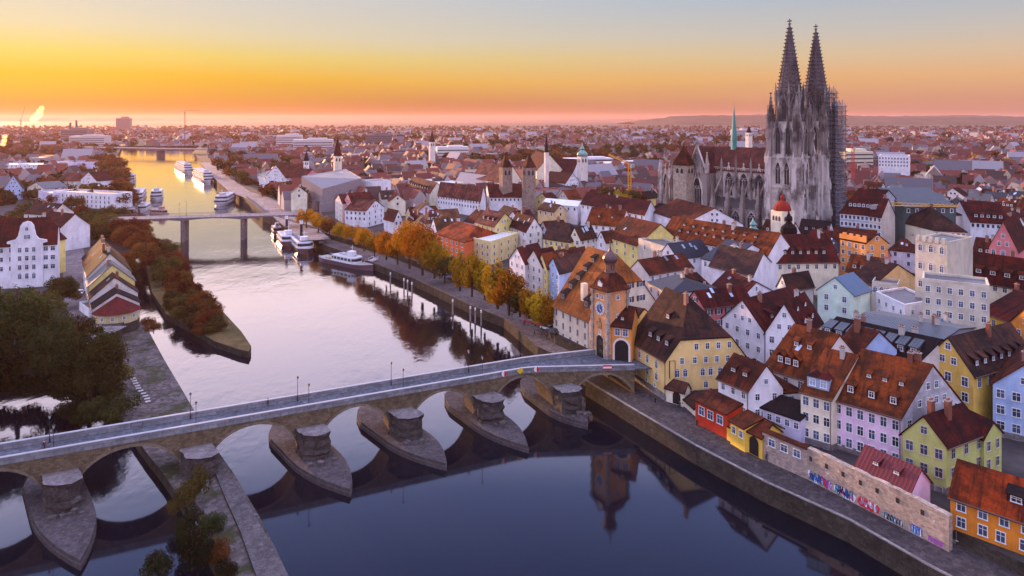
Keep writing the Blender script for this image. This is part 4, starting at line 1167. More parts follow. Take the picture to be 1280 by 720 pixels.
windows_on(oo, oa, ob, [8.3], (.13, .38, .62, .86), 1.0, 1.4); windows_on(oo, oa, ob, [5.9], (.13, .38, .58, .84), 1.0, 1.4); windows_on(oo, oa, ob, [3.7], (.13, .47, .75), 1.0, 1.2, 'shutter')

# second and third rows
wg = house('tall white gabled house with arcade behind the yellow corner house', (903, 396), (955, 413), 15.5, 0, 'G', peak=374, far=(992, 356), wall='white', roof='red', win={0: (3, 4)}, wsize=(.9, 1.3), storey=3.2, dorm=(3, .25, 1.2, 1.1, 'shed'), chim=1)
a_, b_ = P(903, 396, 15.5), P(955, 413, 15.5)
for u in (.12, .40, .70): arch_panel(wg, 'arcade_arch', lerp(a_, b_, u), lerp(a_, b_, u + .2), LAND, 8.2, 8)
house('white gabled house with bright red roof right of the arcade house', (957, 414), (1004, 418), 16, 0, 'G', peak=379, far=(1036, 371), wall='white', roof='red', win={0: (3, 3)}, wsize=(.9, 1.4), dorm=[(2, .22, 1.3, 1.2, 'gable', 'red', 0), (2, .62, 1.2, 1.0, 'gable', 'red', 0)], chim=1)
house('rose red gabled house with shuttered windows behind the yellow corner house', (857, 377), (880, 383), 15.5, 0, 'G', peak=363, far=(928, 357), wall='rose', roof='red', win={0: (2, 3), 1: (2, 5)}, wsize=(.9, 1.3), wstyle='shutter', sky=3, chim=1)
house('white house with black solar panelled mansard roof behind the salt barn', (810, 352), (837, 366), 16.5, 19, 'L', R=(866, 352), wall='white', roof='slate', hip0=(0, 4), hip1=(0, 4), win={0: (2, 3), 1: (2, 2)}, chim=1)
house('white gable with blue black slate roof left of the skylight house', (823, 319), (847, 322), 17, 0, 'G', peak=304, far=(889, 311), wall='white', roof='slate', win={0: (1, 2), 1: (1, 3)}, sky=3, chim=1)
house('long rust roofed house behind the black mansard roof', (811, 342), (866, 333), 16.5, 20.5, 'L', R=(861, 318), wall='pale', roof='rust', win={0: (2, 6)}, sky=3, chim=2)
house('white house with wide slate blue roof full of skylights', (877, 322), (907, 329), 17.5, 23, 'L', R=(940, 305), wall='white', roof='slate', win={0: (1, 3), 1: (2, 4)}, sky=5, chim=0)
house('small house with three pink dormers on dark roof beside the skylight roof', (925, 334), (941, 337), 16.5, 20, 'L', R=(952, 317), wall='lilac', roof='dark', win={0: (1, 2)}, dorm=(3, .4, 1.2, 1.2, 'hip'), dmat=flat((.4, .14, .2)), chim=1)
house('plain white gable wall house with long dark roof running right', (941, 345), (966, 329), 16.5, 0, 'G', peak=316, far=(1002, 310), wall='white', roof='brown', win={1: (1, 6)}, chim=2)
house('hipped brown red house with white dormers left of the rose red house', (846, 366), (893, 360), 15.5, 19.5, 'L', R=(915, 343), wall='pale', roof='rust', hip0=(0, 5), hip1=(0, 5), win={0: (2, 5)}, dorm=(3, .2, 1.3, 1.3, 'hip'), chim=2)
house('dark red roofed gabled house right behind the rose red house', (926, 372), (964, 362), 15.5, 0, 'G', peak=352, far=(985, 343), wall='white', roof='red', win={0: (1, 2)}, chim=2, sky=2)
house('white gable house with dark roof between the long roofs', (971, 356), (985, 362), 16, 0, 'G', peak=343, far=(1010, 338), wall='pale', roof='brown', win={0: (2, 2)}, chim=1)
house('mint green gabled house with blue metal roof', (1022, 361), (1067, 368), 16.5, 0, 'G', peak=346, far=(1066, 340), wall='mint', roof='bluemetal', win={0: (2, 2)}, chim=0)
house('white flat roofed cube house stepping down beside mint house', (1095, 367), (1131, 384), 15, 15, 'F', R=(1157, 375), wall='white', roof='flatgrey', win={0: (3, 4), 1: (3, 2)}, wsize=(.8, 1.2))
house('long cream house with cluttered flat roof behind the white cube', (1153, 351), (1237, 360), 24, 24, 'F', depth=9, wall=(.64,.58,.46), roof='flatgrey', win={0: (3, 6)}, wsize=(.9, 1.4))
house('bright yellow house under a dark hipped roof at the right', (1224, 388), (1262, 402), 13.5, 18.5, 'L', R=(1290, 364), wall=(.85, .50, .03), roof='red', hip0=(0, 4), win={0: (1, 3)}, wsize=(1.2, 1.6), chim=1)
house('peach house with curved gable right of the bright yellow house', (1262, 402), (1312, 420), 13.5, 0, 'G', peak=380, depth=14, wall='orange', roof='red', win={0: (1, 2)}, chim=0)
tw = house('cream medieval tower house with flat roof and small arched windows', (1144, 300), (1184, 306), 31, 31, 'F', R=(1216, 299), wall=(.62,.56,.45), roof='zinc', win={0: (4, 3)}, wsize=(1.0, 1.6), wstyle='arch', storey=5, name='tower_house')
m = MB(); a_, b_ = P(1144, 300, 31), P(1184, 306, 31)
for k in range(5): q = lerp(a_, b_, (k + .5) / 5); m.box((q.x, q.y, 31), .9, .7, 1.5, math.atan2((b_ - a_).y, (b_ - a_).x))
m.build('battlement', wall_m((.62,.56,.45)), tw)
sg = house('orange house with stepped and curved gable beside the cathedral square', (1050, 297), (1083, 303), 21, 24, 'L', R=(1098, 293), wall=(.82, .34, .10), roof='red', win={0: (4, 4), 1: (4, 2)}, wsize=(1.1, 1.6), chim=0)
m = MB(); a_, b_ = P(1050, 297, 21), P(1083, 303, 21); u_ = (b_ - a_).normalized()
for k in range(8): q = lerp(a_, b_, (k + .5) / 8); m.box((q.x, q.y, 20.9), 1.4, .6, 1.6 + (.7 if k % 2 else 0), math.atan2(u_.y, u_.x))
m.build('stepped_parapet', plaster((.82, .34, .10), .3), sg)
house('long dark red roofed hall with paired white dormers right of tower house', (1182, 342), (1300, 362), 17.5, 25, 'L', RA=(1192, 313), wall='cream', roof='red', win={0: (1, 10)}, dorm=(5, .22, 2.2, 1.4, 'shed'), chim=1, sky=1)
bd = house('black mansard house with a row of eight shed dormers', (1022, 419), (1150, 450), 16.8, 20.5, 'L', R=(1178, 424), wall='pale', roof='dark', win=None, dorm=(8, .12, 1.7, 1.6, 'shed', 'zinc', 0, .02, .98), dmat=flat((.05, .05, .06)), chim=4)
house('grey metal roofed block behind the row of eight dormers', (1060, 402), (1178, 424), 19.5, 20.5, 'L', RA=(1082, 390), wall='grey', roof='zinc', win=None, chim=3, guard=False)
house('white walled house with blue metal roof behind the golden yellow house', (1180, 427), (1205, 420), 15.5, 18, 'L', R=(1240, 408), wall='white', roof='bluemetal', win={0: (1, 3)}, chim=1, guard=False)
house('small house with red roof and blue dormer box behind the cream house', (1045, 432), (1075, 440), 18, 22, 'L', R=(1085, 424), wall='blue', roof='rust', win={0: (1, 2)}, chim=1, guard=False)
house('brown roofed courtyard house with dark gables left of white cube house', (1062, 348), (1092, 356), 15, 20.5, 'L', R=(1122, 330), wall='ochre', roof='brown', win={0: (1, 3)}, chim=2)
house('grey stone attic house between mint house and brown roofs', (1090, 354), (1122, 358), 16, 16, 'F', depth=7, wall='stonew', roof='flatgrey', win={0: (1, 4)}, wstyle='arch')

# long orange roofs below the cathedral and the rows behind the salt barn
house('very long orange tiled roof with little hatches below the cathedral', (826, 293), (960, 318), 20, 26.5, 'L', depth=14, wall='white', roof='orange', win={0: (1, 16)}, dorm=[(9, .3, 1.3, .7, 'shed'), (8, .62, 1.2, .6, 'shed')], chim=3)
house('red tiled roof continuing right towards the orange stepped gable', (958, 327), (1049, 326), 17, 25, 'L', depth=14, wall='cream', roof='red', win={0: (1, 8)}, dorm=(7, .25, 1.2, 1.2, 'shed'), chim=1)
house('short orange roofed house left end of the very long roof', (733, 278), (776, 282), 18, 24.5, 'L', R=(783, 262), wall='white', roof='orange', win={0: (2, 5)}, dorm=(2, .4, 1.3, .7, 'shed'), chim=1)
house('brown streaky roofed house with yellow wall behind the salt barn', (757, 294), (797, 306), 17, 25, 'L', R=(812, 284), wall='yellow', roof='rust', win={0: (2, 4)}, chim=0, sky=1)
house('ruined grey stone gable block right of the brown streaky roof', (798, 300), (832, 311), 19, 19, 'F', depth=9, wall='stonew', roof='flatgrey', win={0: (1, 2)}, chim=0)
house('pale yellow gabled house with small balconies left of brown streaky roof', (712, 297), (725, 298), 16, 0, 'G', peak=284, far=(744, 282), wall='cream', roof='brown', win={0: (3, 2), 1: (2, 3)}, chim=1, sky=3)
house('white narrow gabled house beside the pale yellow balcony house', (746, 299), (757, 302), 15.5, 0, 'G', peak=289, depth=14, wall='white', roof='rust', win={0: (2, 1)}, chim=1)
house('yellow house with dark wooden upper floor behind the riverside gables', (679, 297), (713, 302), 15, 21, 'L', R=(722, 280), wall='yellow', roof='brown', hip1=(0, 4), win={0: (2, 5)}, chim=1)
house('yellow walled house with pink mansard roof and three dormers', (595, 277), (618, 283), 17, 22, 'L', R=(628, 266), wall='yellow', roof='pink', win={0: (3, 4), 1: (3, 3)}, dorm=(3, .3, 1.4, 1.3, 'hip'), chim=1)
house('white house between pink mansard and brown roofs with skylights', (637, 281), (658, 289), 16, 21.5, 'L', R=(668, 272), wall='white', roof='red', win={0: (3, 3), 1: (3, 2)}, sky=3, chim=1)
house('yellow house with flat white roof and grey mansard front by the autumn trees', (581, 297), (613, 304), 13.5, 13.5, 'F', R=(648, 293), wall=(.80, .64, .30), roof='whitemetal', win={0: (3, 5), 1: (3, 4)})
house('orange brick house with bright red roof among the autumn trees', (544, 291), (581, 302), 13.5, 18, 'L', R=(603, 284), wall='brick', roof='bright', hip0=(0, 5), hip1=(0, 5), win={0: (3, 6)}, wsize=(1.2, 1.5), chim=0)
for i, (A, B, pk, fr, wl, rf, lb) in enumerate((
    ((637, 322), (656, 329), 309, (672, 303), 'white', 'red', 'white riverside gable house, leftmost of the row behind the trees'),
    ((657, 327), (678, 333), 312, (690, 308), 'pale', 'red', 'pale riverside gable house with ornate shape behind the trees'),
    ((671, 329), (684, 335), 317, (706, 306), 'yellow', 'orange', 'narrow yellow riverside house with orange roof'),
    ((684, 333), (699, 341), 322, (716, 311), 'blue', 'brown', 'pale blue riverside house with dark dormers near salt barn'),
    ((697, 329), (712, 336), 313, (727, 307), 'ochre', 'rust', 'ochre riverside house touching the salt barn'))):
    house(lb, A, B, 14.5, 0, 'G', peak=pk, far=fr, wall=wl, roof=rf, win={0: (4, 3), 3: (3, 3)}, wsize=(.9, 1.4), chim=1, group='riverside houses behind the autumn trees')
DEBUG = False
# ------------------------------------------------------------------ the twin spired cathedral
CL = Vector((135.4, 331.7)); CS = Vector((.74, .67)).normalized(); CE = Vector((-CS.y, CS.x))
CM = CL + CS * 14.5
cath = thing('cathedral', 'grey gothic cathedral with two openwork spires and dark red nave roof', 'cathedral', (CM.x, CM.y, 4.5))
cath.rotation_euler = (0, 0, math.atan2(CE.y, CE.x)); cath['_base'] = (0, 0, 0)
FOOT.append([CM - CE*14 - CS*28, CM + CE*90 - CS*28, CM + CE*90 + CS*28, CM - CE*14 + CS*30]); GUARD.append((818, 20, 1052, 268, 330))
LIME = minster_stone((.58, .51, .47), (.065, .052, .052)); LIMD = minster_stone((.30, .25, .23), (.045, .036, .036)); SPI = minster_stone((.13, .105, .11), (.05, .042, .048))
CGL = flat((.03, .03, .04), .3)
def ogive(w, h, n=6):
    """outline of a pointed arch opening, from the foot"""
    pts = [(-w/2, 0), (w/2, 0)]; hs = max(0.0, h - w * .95)
    for k in range(n + 1):
        a = k / n * math.radians(62); pts.append((-w/2 + w * math.cos(a), hs + w * math.sin(a) * .95 / .883 * .93))
    top = pts[-1][1]; pts.append((0, max(top, h)))
    for k in range(n, -1, -1):
        a = k / n * math.radians(62); pts.append((w/2 - w * math.cos(a), hs + w * math.sin(a) * .95 / .883 * .93))
    return pts
def gothic_window(parent, x, y, z, rz, w, h, gable=0.0, mull=2, m=LIME, depth=.35):
    fr = MB(); pts = ogive(w, h)
    o = [(px * (1 + .9 / w), pz * (1 + .5 / h) - .1) for px, pz in pts]; n = len(pts)
    for k in range(n):
        j = (k + 1) % n
        fr.poly([(o[k][0], -depth, o[k][1]), (o[j][0], -depth, o[j][1]), (pts[j][0], -depth, pts[j][1]), (pts[k][0], -depth, pts[k][1])][::-1] if False else [(pts[k][0], -depth, pts[k][1]), (pts[j][0], -depth, pts[j][1]), (o[j][0], -depth, o[j][1]), (o[k][0], -depth, o[k][1])][::-1])
        fr.poly([(o[k][0], -depth, o[k][1]), (o[j][0], -depth, o[j][1]), (o[j][0], .1, o[j][1]), (o[k][0], .1, o[k][1])])
    for i in range(mull):
        xx = -w/2 + w * (i + 1) / (mull + 1); fr.bar((xx, -depth * .7, 0), (xx, -depth * .7, h * .72), .11)
    if h > 4:
        for i in range(mull):
            xx = -w/2 + w * (i + .75) / (mull + .5); r = w / (mull + 1) * .55
            for k in range(8):
                a0, a1 = k * math.pi / 4, (k + 1) * math.pi / 4
                fr.bar((xx + r * math.cos(a0), -depth * .7, h * .72 + r * math.sin(a0)), (xx + r * math.cos(a1), -depth * .7, h * .72 + r * math.sin(a1)), .09)
    if gable:
        gw = w / 2 + .8; gz = h + gable
        for sx in (-1, 1): fr.bar((sx * gw, -depth, h * .55), (0, -depth, gz), .32); 
        fr.bar((0, -depth, gz - .5), (0, -depth, gz + 1.8), .22); fr.bar((-.5, -depth, gz + 1), (.5, -depth, gz + 1), .2)
        for sx in (-1, 1):
            for k in range(5): t = (k + .5) / 5; fr.bar((sx * gw * (1 - t), -depth, lerp(h * .55, gz, t)), (sx * gw * (1 - t) + sx * .5, -depth, lerp(h * .55, gz, t) + .4), .14)
    o_ = part('gothic_window', fr.mesh('gothic_window', [m], uv=False), parent, (x, y, z), rz)
    g = MB(); g.poly([(px, -.06, pz) for px, pz in pts]); part('leaded_glass', g.mesh('leaded_glass', [CGL], uv=False), o_, (0, 0, 0))
    return o_
def pinnacle(mb, x, y, z, w, h, m=0):
    mb.box((x, y, z), w, w, h * .42, 0, m); mb.box((x, y, z + h * .40), w * 1.3, w * 1.3, h * .05, 0, m)
    mb.frustum((x, y, z + h * .42), w * .62, .05, h * .58, 4, m, math.pi / 4)
    for k in range(5):
        t = (k + .5) / 6; r = w * .62 * (1 - t)
        for a in range(4):
            an = math.pi / 4 + a * math.pi / 2; mb.box((x + r * math.cos(an), y + r * math.sin(an), z + h * (.42 + .58 * t)), w * .22, w * .22, w * .22, an, m)
    mb.box((x, y, z + h * .97), w * .35, w * .35, w * .3, 0, m)
NORTH, WEST = math.pi, -math.pi / 2      # window turn so that its face looks north (+y) / west (-x)
NV, NR, NE = 33.3, 45.0, 74.0            # eave, ridge, length (local heights)
m = MB(); m.prism([(6, -8), (NE, -8), (NE, 8), (6, 8)], 0, NV); m.build('nave_wall', LIME, cath)
rm_ = gable_roof_mesh([(6, -8.3), (NE, -8.3), (NE, 8.3), (6, 8.3)], NV, NR, hip1=(0, 7.5), os=.5, og=0)
m = rm_; m.build('nave_roof', tiles((.125, .040, .032), .5), cath)
apse = [(NE, 7.5), (NE + 6, 6.5), (NE + 9.5, 2.8), (NE + 9.5, -2.8), (NE + 6, -6.5), (NE, -7.5)]
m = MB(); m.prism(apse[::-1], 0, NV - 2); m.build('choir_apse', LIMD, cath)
m = MB(); tip = (NE - 6, 0, NR - 1)
for a, b_ in zip(apse[:-1], apse[1:]): m.poly([(*b_, NV - 2), (*a, NV - 2), tip])
m.build('apse_roof', tiles((.125, .040, .032), .5), cath)
m = MB()
for y0, y1 in ((8, 16), (-16, -8)):
    m.prism([(6, y0), (44, y0), (44, y1), (6, y1)], 0, 14.5)
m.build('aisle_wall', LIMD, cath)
m = MB(); m.poly([(6, 16.4, 14.5), (44, 16.4, 14.5), (44, 8, 18.5), (6, 8, 18.5)][::-1]); m.poly([(6, 16.4, 14.5), (6, 8, 18.5), (6, 8, 14.5)]); m.poly([(6, -16.4, 14.5), (44, -16.4, 14.5), (44, -8, 18.5), (6, -8, 18.5)])
m.build('aisle_roof', metal_roof((.07, .065, .07)), cath)
# transept with ornate gable
m = MB(); m.prism([(44, -17), (56, -17), (56, 17), (44, 17)], 0, NV - 1)
m.poly([(44, 17, NV - 1), (56, 17, NV - 1), (50, 17, NR)][::-1]); m.build('transept_wall', LIMD, cath)
k_ = [(56, -17), (56, 17), (44, 17), (44, -17)]
gable_roof_mesh(k_, NV - 1, NR - .5, og=-.4, os=.4).build('transept_roof', tiles((.115, .036, .03), .5), cath)
gothic_window(cath, 50, 17, 9, NORTH, 5.5, 20, 4, 3)
m = MB()
for sx in (44, 56): m.bar((sx, 17.2, NV - 2), (50, 17.2, NR + 1.2), .55); pinnacle(m, sx, 17, NV - 2, 1.6, 11)
for k in range(7):
    xx = 46.4 + k * 1.2; m.bar((xx, 17.3, NV - 2), (xx, 17.3, NV + 9 - abs(xx - 50) * 2.0), .22)
pinnacle(m, 50, 17, NR, 1.2, 5); m.build('transept_gable', LIME, cath)
# clerestory and aisle bays on the side we see, flying buttresses
bays = [(10.5 + i * 8.6) for i in range(4)] + [61, 68.5]
for x in bays:
    gothic_window(cath, x, 8, 19.5, NORTH, 4.3, 12.5, 3.4, 2)
    if x < 44: gothic_window(cath, x, 16, 4.5, NORTH, 4.2, 8.6, 0, 2)
for x in (6.5, 15, 23.5, 32, 40.5, 57, 65, 72):
    m = MB(); ya = 17.2 if x < 44 else 14.0
    m.box((x, ya, 0), 1.9, 2.6, 17.5); m.box((x, ya - .3, 17.5), 1.5, 1.9, 4); pinnacle(m, x, ya - .3, 21.5, 1.2, 7)
    for dz in (0, .9): m.bar((x, ya - .6, 19.0 + dz), (x, 8.0, 29.5 + dz), .42)
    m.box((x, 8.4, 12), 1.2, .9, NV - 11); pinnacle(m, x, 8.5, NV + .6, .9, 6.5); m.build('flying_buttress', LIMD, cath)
m = MB()
for k in range(70): m.box((6.5 + k * .96, 8.5, NV - .1), .28, .25, 1.0)
m.box((40, 8.5, NV + .85), 67, .4, .25); m.build('roof_balustrade', LIME, cath)
for i, (x, y, rz) in enumerate(((NE + 3.2, 7.1, NORTH - .165), (NE + 8.0, 4.8, NORTH - .81), )): gothic_window(cath, x, y, 10, rz, 3.2, 19, 3, 1)
m = MB()
for x, y in ((NE, 8), (NE + 6.5, 7), (NE + 10.3, 3)): m.box((x, y, 0), 1.8, 1.8, 25); pinnacle(m, x, y, 25, 1.5, 11)
m.build('apse_buttress', LIME, cath)
# donkey tower: square old tower with red pyramid roof
m = MB(); m.box((56, 20.5, 0), 8.2, 8.2, 35.2); m.build('old_tower', stone((.46, .38, .30), 1.1, .3), cath)
m = MB(); m.frustum((56, 20.5, 35.2), 6.4, .3, 10.5, 4, 0, math.pi / 4); m.build('old_tower_roof', roof_m('rust'), cath)
for dx in (-1.4, 1.4):
    arch = MB(); arch.poly([(px, -.05, pz) for px, pz in ogive(1.6, 2.8)]); part('belfry_opening', arch.mesh('belfry_opening', [flat((.02, .02, .02))], uv=False), cath, (56 + dx, 24.6, 31), NORTH)
    part('belfry_opening', bpy.data.meshes['belfry_opening'], cath, (51.9, 20.5 + dx, 31), WEST)
# green fleche
m = MB(); m.frustum((38, 0, NR - 1.5), 1.7, 1.5, 5, 8); m.frustum((38, 0, NR + 3.5), 1.9, .06, 19, 8); m.bar((38, 0, NR + 22), (38, 0, NR + 25), .1); m.build('fleche', flat((.06, .26, .25), .6), cath)

def tower(sy, scaff):
    y0 = 14.5 * sy; t = bpy.data.objects.new('tower', None); COL.objects.link(t); t.parent = cath; t.location = (0, y0, 0); t['_base'] = (0, 0, 0)
    r = random.Random(3 + sy)
    m = MB(); m.box((0, 0, 0), 14.5, 14.5, 42); m.box((0, 0, 42), 13.2, 13.2, 17)
    for z in (14, 27, 41.4): m.box((0, 0, z), 15.6, 15.6, .9)
    m.build('tower_shaft', LIME, t)
    lo = MB(); up = MB()
    for sx in (-1, 1):
        for sy2 in (-1, 1):
            for ax in (0, 1):
                for z, h, d in ((0, 15, 3.0), (15, 13, 2.4), (28, 14, 1.8), (42, 12, 1.3)):
                    m = up if z > 41 else lo
                    x = sx * (6.2 if ax else 7.2 + d / 2); y = sy2 * (7.2 + d / 2 if ax else 6.2)
                    m.box((x, y, z), 2.0 if ax else d, d if ax else 2.0, h)
                    pinnacle(m, sx * (6.2 if ax else 7.4 + d), sy2 * (7.4 + d if ax else 6.2), z + h - 3, .9, 5.5)
            m = up; pinnacle(m, sx * 6.4, sy2 * 6.4, 54, 2.4, 19)
            for dx, dy in ((1.6, 0), (-1.6, 0), (0, 1.6), (0, -1.6)): pinnacle(m, sx * 6.4 + dx, sy2 * 6.4 + dy, 56, .8, 11)
    lo.build('corner_buttress', LIME, t); up.build('corner_pinnacle', LIMD, t)
    for (x, y, rz) in ((0, 7.28, NORTH), (-7.28, 0, WEST)):
        gothic_window(t, x, y, 3, rz, 4.4, 9, 3, 2, LIME); gothic_window(t, x, y, 16, rz, 3.6, 9, 2.5, 2, LIME)
        for d in (-2.2, 2.2):
            gothic_window(t, x + (d if rz == NORTH else 0), y + (d if rz == WEST else 0), 29, rz, 2.4, 10.5, 2, 1, LIME)
    for (x, y, rz) in ((0, 6.62, NORTH), (-6.62, 0, WEST)):
        for d in (-2.5, 2.5): gothic_window(t, x + (d if rz == NORTH else 0), y + (d if rz == WEST else 0), 43.5, rz, 2.3, 13, 2.6, 1, LIMD)
    # octagon
    m = MB(); m.frustum((0, 0, 59), 6.0, 5.8, 12.5, 8, 0, math.pi / 8)
    for k in range(8):
        a = math.pi / 8 + k * math.pi / 4; m.box((6.1 * math.cos(a), 6.1 * math.sin(a), 59), 1.0, 1.0, 11, a); pinnacle(m, 6.3 * math.cos(a), 6.3 * math.sin(a), 69, .9, 9)
    m.build('octagon', LIMD, t)
    for k in range(8):
        a = k * math.pi / 4; gothic_window(t, 5.62 * math.cos(a), 5.62 * math.sin(a), 60, a + math.pi / 2, 2.3, 10, 2.4, 1, LIMD, .25)
    # openwork spire
    m = MB(); z0, z1, r0 = 71.0, 105.0, 5.6; ang = [math.pi / 8 + k * math.pi / 4 for k in range(8)]
    def rad(z): return lerp(r0, .42, (z - z0) / (z1 - z0))
    def pt(k, z, dr=0): return Vector(((rad(z) + dr) * math.cos(ang[k % 8]), (rad(z) + dr) * math.sin(ang[k % 8]), z))
    for k in range(8):
        m.bar(pt(k, z0), pt(k, z1), .40, 0, 5)
        n = 19
        for i in range(n):
            z = lerp(z0 + .8, z1 - 1, i / (n - 1)); p = pt(k, z, .15); q = pt(k, z + .55, .95); m.bar(p, q, .26)
    for i in range(15):
        za = lerp(z0, z1 - 3, (i / 15) ** .92); zb_ = lerp(z0, z1 - 3, ((i + 1) / 15) ** .92)
        for k in range(8):
            a, b_, c_, d_ = pt(k, za), pt(k + 1, za), pt(k + 1, zb_), pt(k, zb_)
            m.bar(a, b_, .22); mid0, mid1 = (a + b_) / 2, (c_ + d_) / 2
            if i < 11:
                m.bar(mid0, mid1, .2)
                m.bar(lerp(a, d_, .55), mid1, .2); m.bar(lerp(b_, c_, .55), mid1, .2)
                m.poly([lerp(a, b_, .08), lerp(a, b_, .92), lerp(lerp(a, d_, .62), lerp(b_, c_, .62), .92), lerp(lerp(a, d_, .62), lerp(b_, c_, .62), .08)])
            else: m.poly([a, b_, c_, d_])
    m.frustum((0, 0, z1 - 1), .7, .35, 2.4, 8); m.frustum((0, 0, z1 + 1.4), .9, .9, .4, 8); m.bar((0, 0, z1), (0, 0, z1 + 4.2), .28)
    m.bar((-1.15, 0, z1 + 3), (1.15, 0, z1 + 3), .28); m.bar((0, -1.15, z1 + 3), (0, 1.15, z1 + 3), .28)
    m.build('spire', SPI, t)
    return t
tower(1, False); tower(-1, True)
# west front between the towers
m = MB(); m.prism([(-5, -7.2), (2, -7.2), (2, 7.2), (-5, 7.2)], 0, 36); m.poly([(-5, -7.2, 36), (-5, 7.2, 36), (-5, 0, 50)][::-1]); m.poly([(2, -7.2, 36), (2, 7.2, 36), (2, 0, 50)])
m.poly([(-5, 7.2, 36), (2, 7.2, 36), (2, 0, 50), (-5, 0, 50)]); m.poly([(-5, 0, 50), (2, 0, 50), (2, -7.2, 36), (-5, -7.2, 36)]); m.build('west_front', LIME, cath)
gothic_window(cath, -5.05, 0, 18, WEST, 6.5, 15, 3, 3); gothic_window(cath, -5.05, 0, 36.5, WEST, 3, 7, 0, 1); gothic_window(cath, -5.05, 0, 1, WEST, 6, 12, 6, 2)
m = MB()
for y in (-7, -3.5, 3.5, 7): m.box((-5.6, y, 0), 1.6, 1.4, 34); pinnacle(m, -5.6, y, 34, 1.3, 12)
pinnacle(m, -5, 0, 50, 1.4, 6); m.build('west_buttress', LIME, cath)

# scaffolding wrapped round the right tower
scf = thing('scaffolding', 'grey blue tube scaffolding climbing round the right cathedral tower', 'scaffolding', (0, 0, 4.5)); c2 = CM + CS * 14.5
scf.location = (c2.x, c2.y, 4.5); scf.rotation_euler = cath.rotation_euler; scf['_base'] = (0, 0, 0)
m = MB(); dk = MB(); SW = 9.4
def face(x0, y0, x1, y1, zt, n, yy=0):
    for i in range(n + 1):
        x, y = lerp(x0, x1, i / n), lerp(y0, y1, i / n); m.bar((x, y, 0), (x, y, zt + (i * 37 % 5) * .5), .19)
    z = 2.2
    while z < zt:
        m.bar((x0, y0, z), (x1, y1, z), .10); m.bar((x0, y0, z + 1.1), (x1, y1, z + 1.1), .07)
        dk.box(((x0 + x1) / 2, (y0 + y1) / 2, z - .15), abs(x1 - x0) + 1.5, abs(y1 - y0) + 1.5, .34) if zt else 0
        z += 2.3
    k = 0; z = 2.2
    while z < zt - 3: m.bar((lerp(x0, x1, (k % n) / n), lerp(y0, y1, (k % n) / n), z), (lerp(x0, x1, (k % n + 1) / n), lerp(y0, y1, (k % n + 1) / n), z + 2.3), .07); z += 2.3; k += 1
for q in (0, 1.2):
    face(-SW - q, -SW - q, -SW - q, 1.0, 68, 6); face(-SW - q, -SW - q, SW, -SW - q, 66, 9); face(SW + q, -SW, SW + q, -2, 60, 4)
face(-7.5, -7.5, -7.5, 3, 75, 5); face(-7.5, -7.5, 7.5, -7.5, 75, 6); face(-SW, 1.0, -7.5, 1.0, 68, 2)
m.build('poles', flat((.22, .23, .28), .5), scf)
dk.build('decks', flat((.16, .15, .17)), scf)

# ------------------------------------------------------------------ towers, churches and big buildings of the town
def spire_tower(label, px, pyb, z_top, w, ztip, wall, roof, kind='pyramid', Y=None, cat='tower', belf=True, name='church_tower'):
    """px column; distance from Y; heights above the river"""
    x = (px - 640) / F * Y; t = thing(name, label, cat, (x, Y, LAND))
    rz = .4
    m = MB(); m.box((x, Y, LAND), w, w, z_top - LAND, rz); m.build('shaft', wall if not isinstance(wall, str) else wall_m(wall), t)
    m = MB()
    if kind == 'pyramid': m.frustum((x, Y, z_top), w * .78, .1, ztip - z_top, 4, 0, rz + math.pi / 4)
    elif kind == 'cone': m.frustum((x, Y, z_top), w * .62, .1, ztip - z_top, 8, 0, rz)
    elif kind == 'dome':
        m.lathe((x, Y, z_top), [(w*.56, 0), (w*.54, 1.0), (w*.46, 2.3), (w*.32, 3.4), (w*.15, 4.1), (.7, 4.2), (.7, 5.4), (.9, 5.5), (.5, 6.4), (.08, 7.0), (.06, ztip - z_top)], 12, 0, rz)
    else:
        h = ztip - z_top; m.lathe((x, Y, z_top), [(w * .62, 0), (w * .7, h * .12), (w * .62, h * .3), (w * .3, h * .45), (w * .2, h * .55), (w * .3, h * .65), (w * .1, h * .85), (.05, h)], 10, 0, rz)
    m.build('spire', roof if not isinstance(roof, str) else roof_m(roof), t)
    if belf:
        for k in range(4):
            a = rz + k * math.pi / 2
            for d in (-.2, .2):
                q = MB(); q.poly([(px_ , -.06, pz) for px_, pz in ogive(w * .22, w * .5)])
                part('belfry_opening', q.mesh('belfry_opening', [flat((.03, .03, .04))], uv=False), t, (w/2 * math.sin(a) + d * w * math.cos(a), -w/2 * math.cos(a) + d * w * math.sin(a), z_top - LAND - w * .75), a)
    return t
ST = stone((.34, .25, .20), 1.2, .3)
spire_tower('left of two stone towers with red pyramid roofs left of the crane', 632, 228, 33.5, 6.6, 42, ST, 'rust', 'pyramid', 440)
spire_tower('right of two stone towers with red pyramid roofs left of the crane', 661, 228, 34.0, 6.6, 42.5, ST, 'rust', 'pyramid', 432)
spire_tower('white church tower with small green dome behind the twin stone towers', 728, 205, 36, 6, 45, 'pale', 'green', 'onion', 520)
spire_tower('pale square watch tower with dark cone and corner turrets in middle distance', 422, 195, 33, 6, 49, 'cream', 'red', 'cone', 580)
spire_tower('slim pale church tower with dark cap far beyond the museum', 540, 178, 38, 6, 52, 'pale', 'brown', 'cone', 780)
spire_tower('white far church tower with dark cap right of the green spire', 936, 168, 44, 7, 54, 'pale', 'dark', 'cone', 1000)
spire_tower('tiny white belfry among trees behind the gabled warehouse', 383, 198, 30, 4, 38, 'white', 'dark', 'cone', 560)
spire_tower('thin needle spire rising beside the big red church roof', 683, 185, 40, 2.6, 54, 'pale', 'dark', 'cone', 500, belf=False)
spire_tower('short turret with turquoise dome poking through the long orange roof', 941.5, 303, 22.5, 4.2, 29, 'mint', 'green', 'onion', 246, 'turret', False, 'roof_turret')
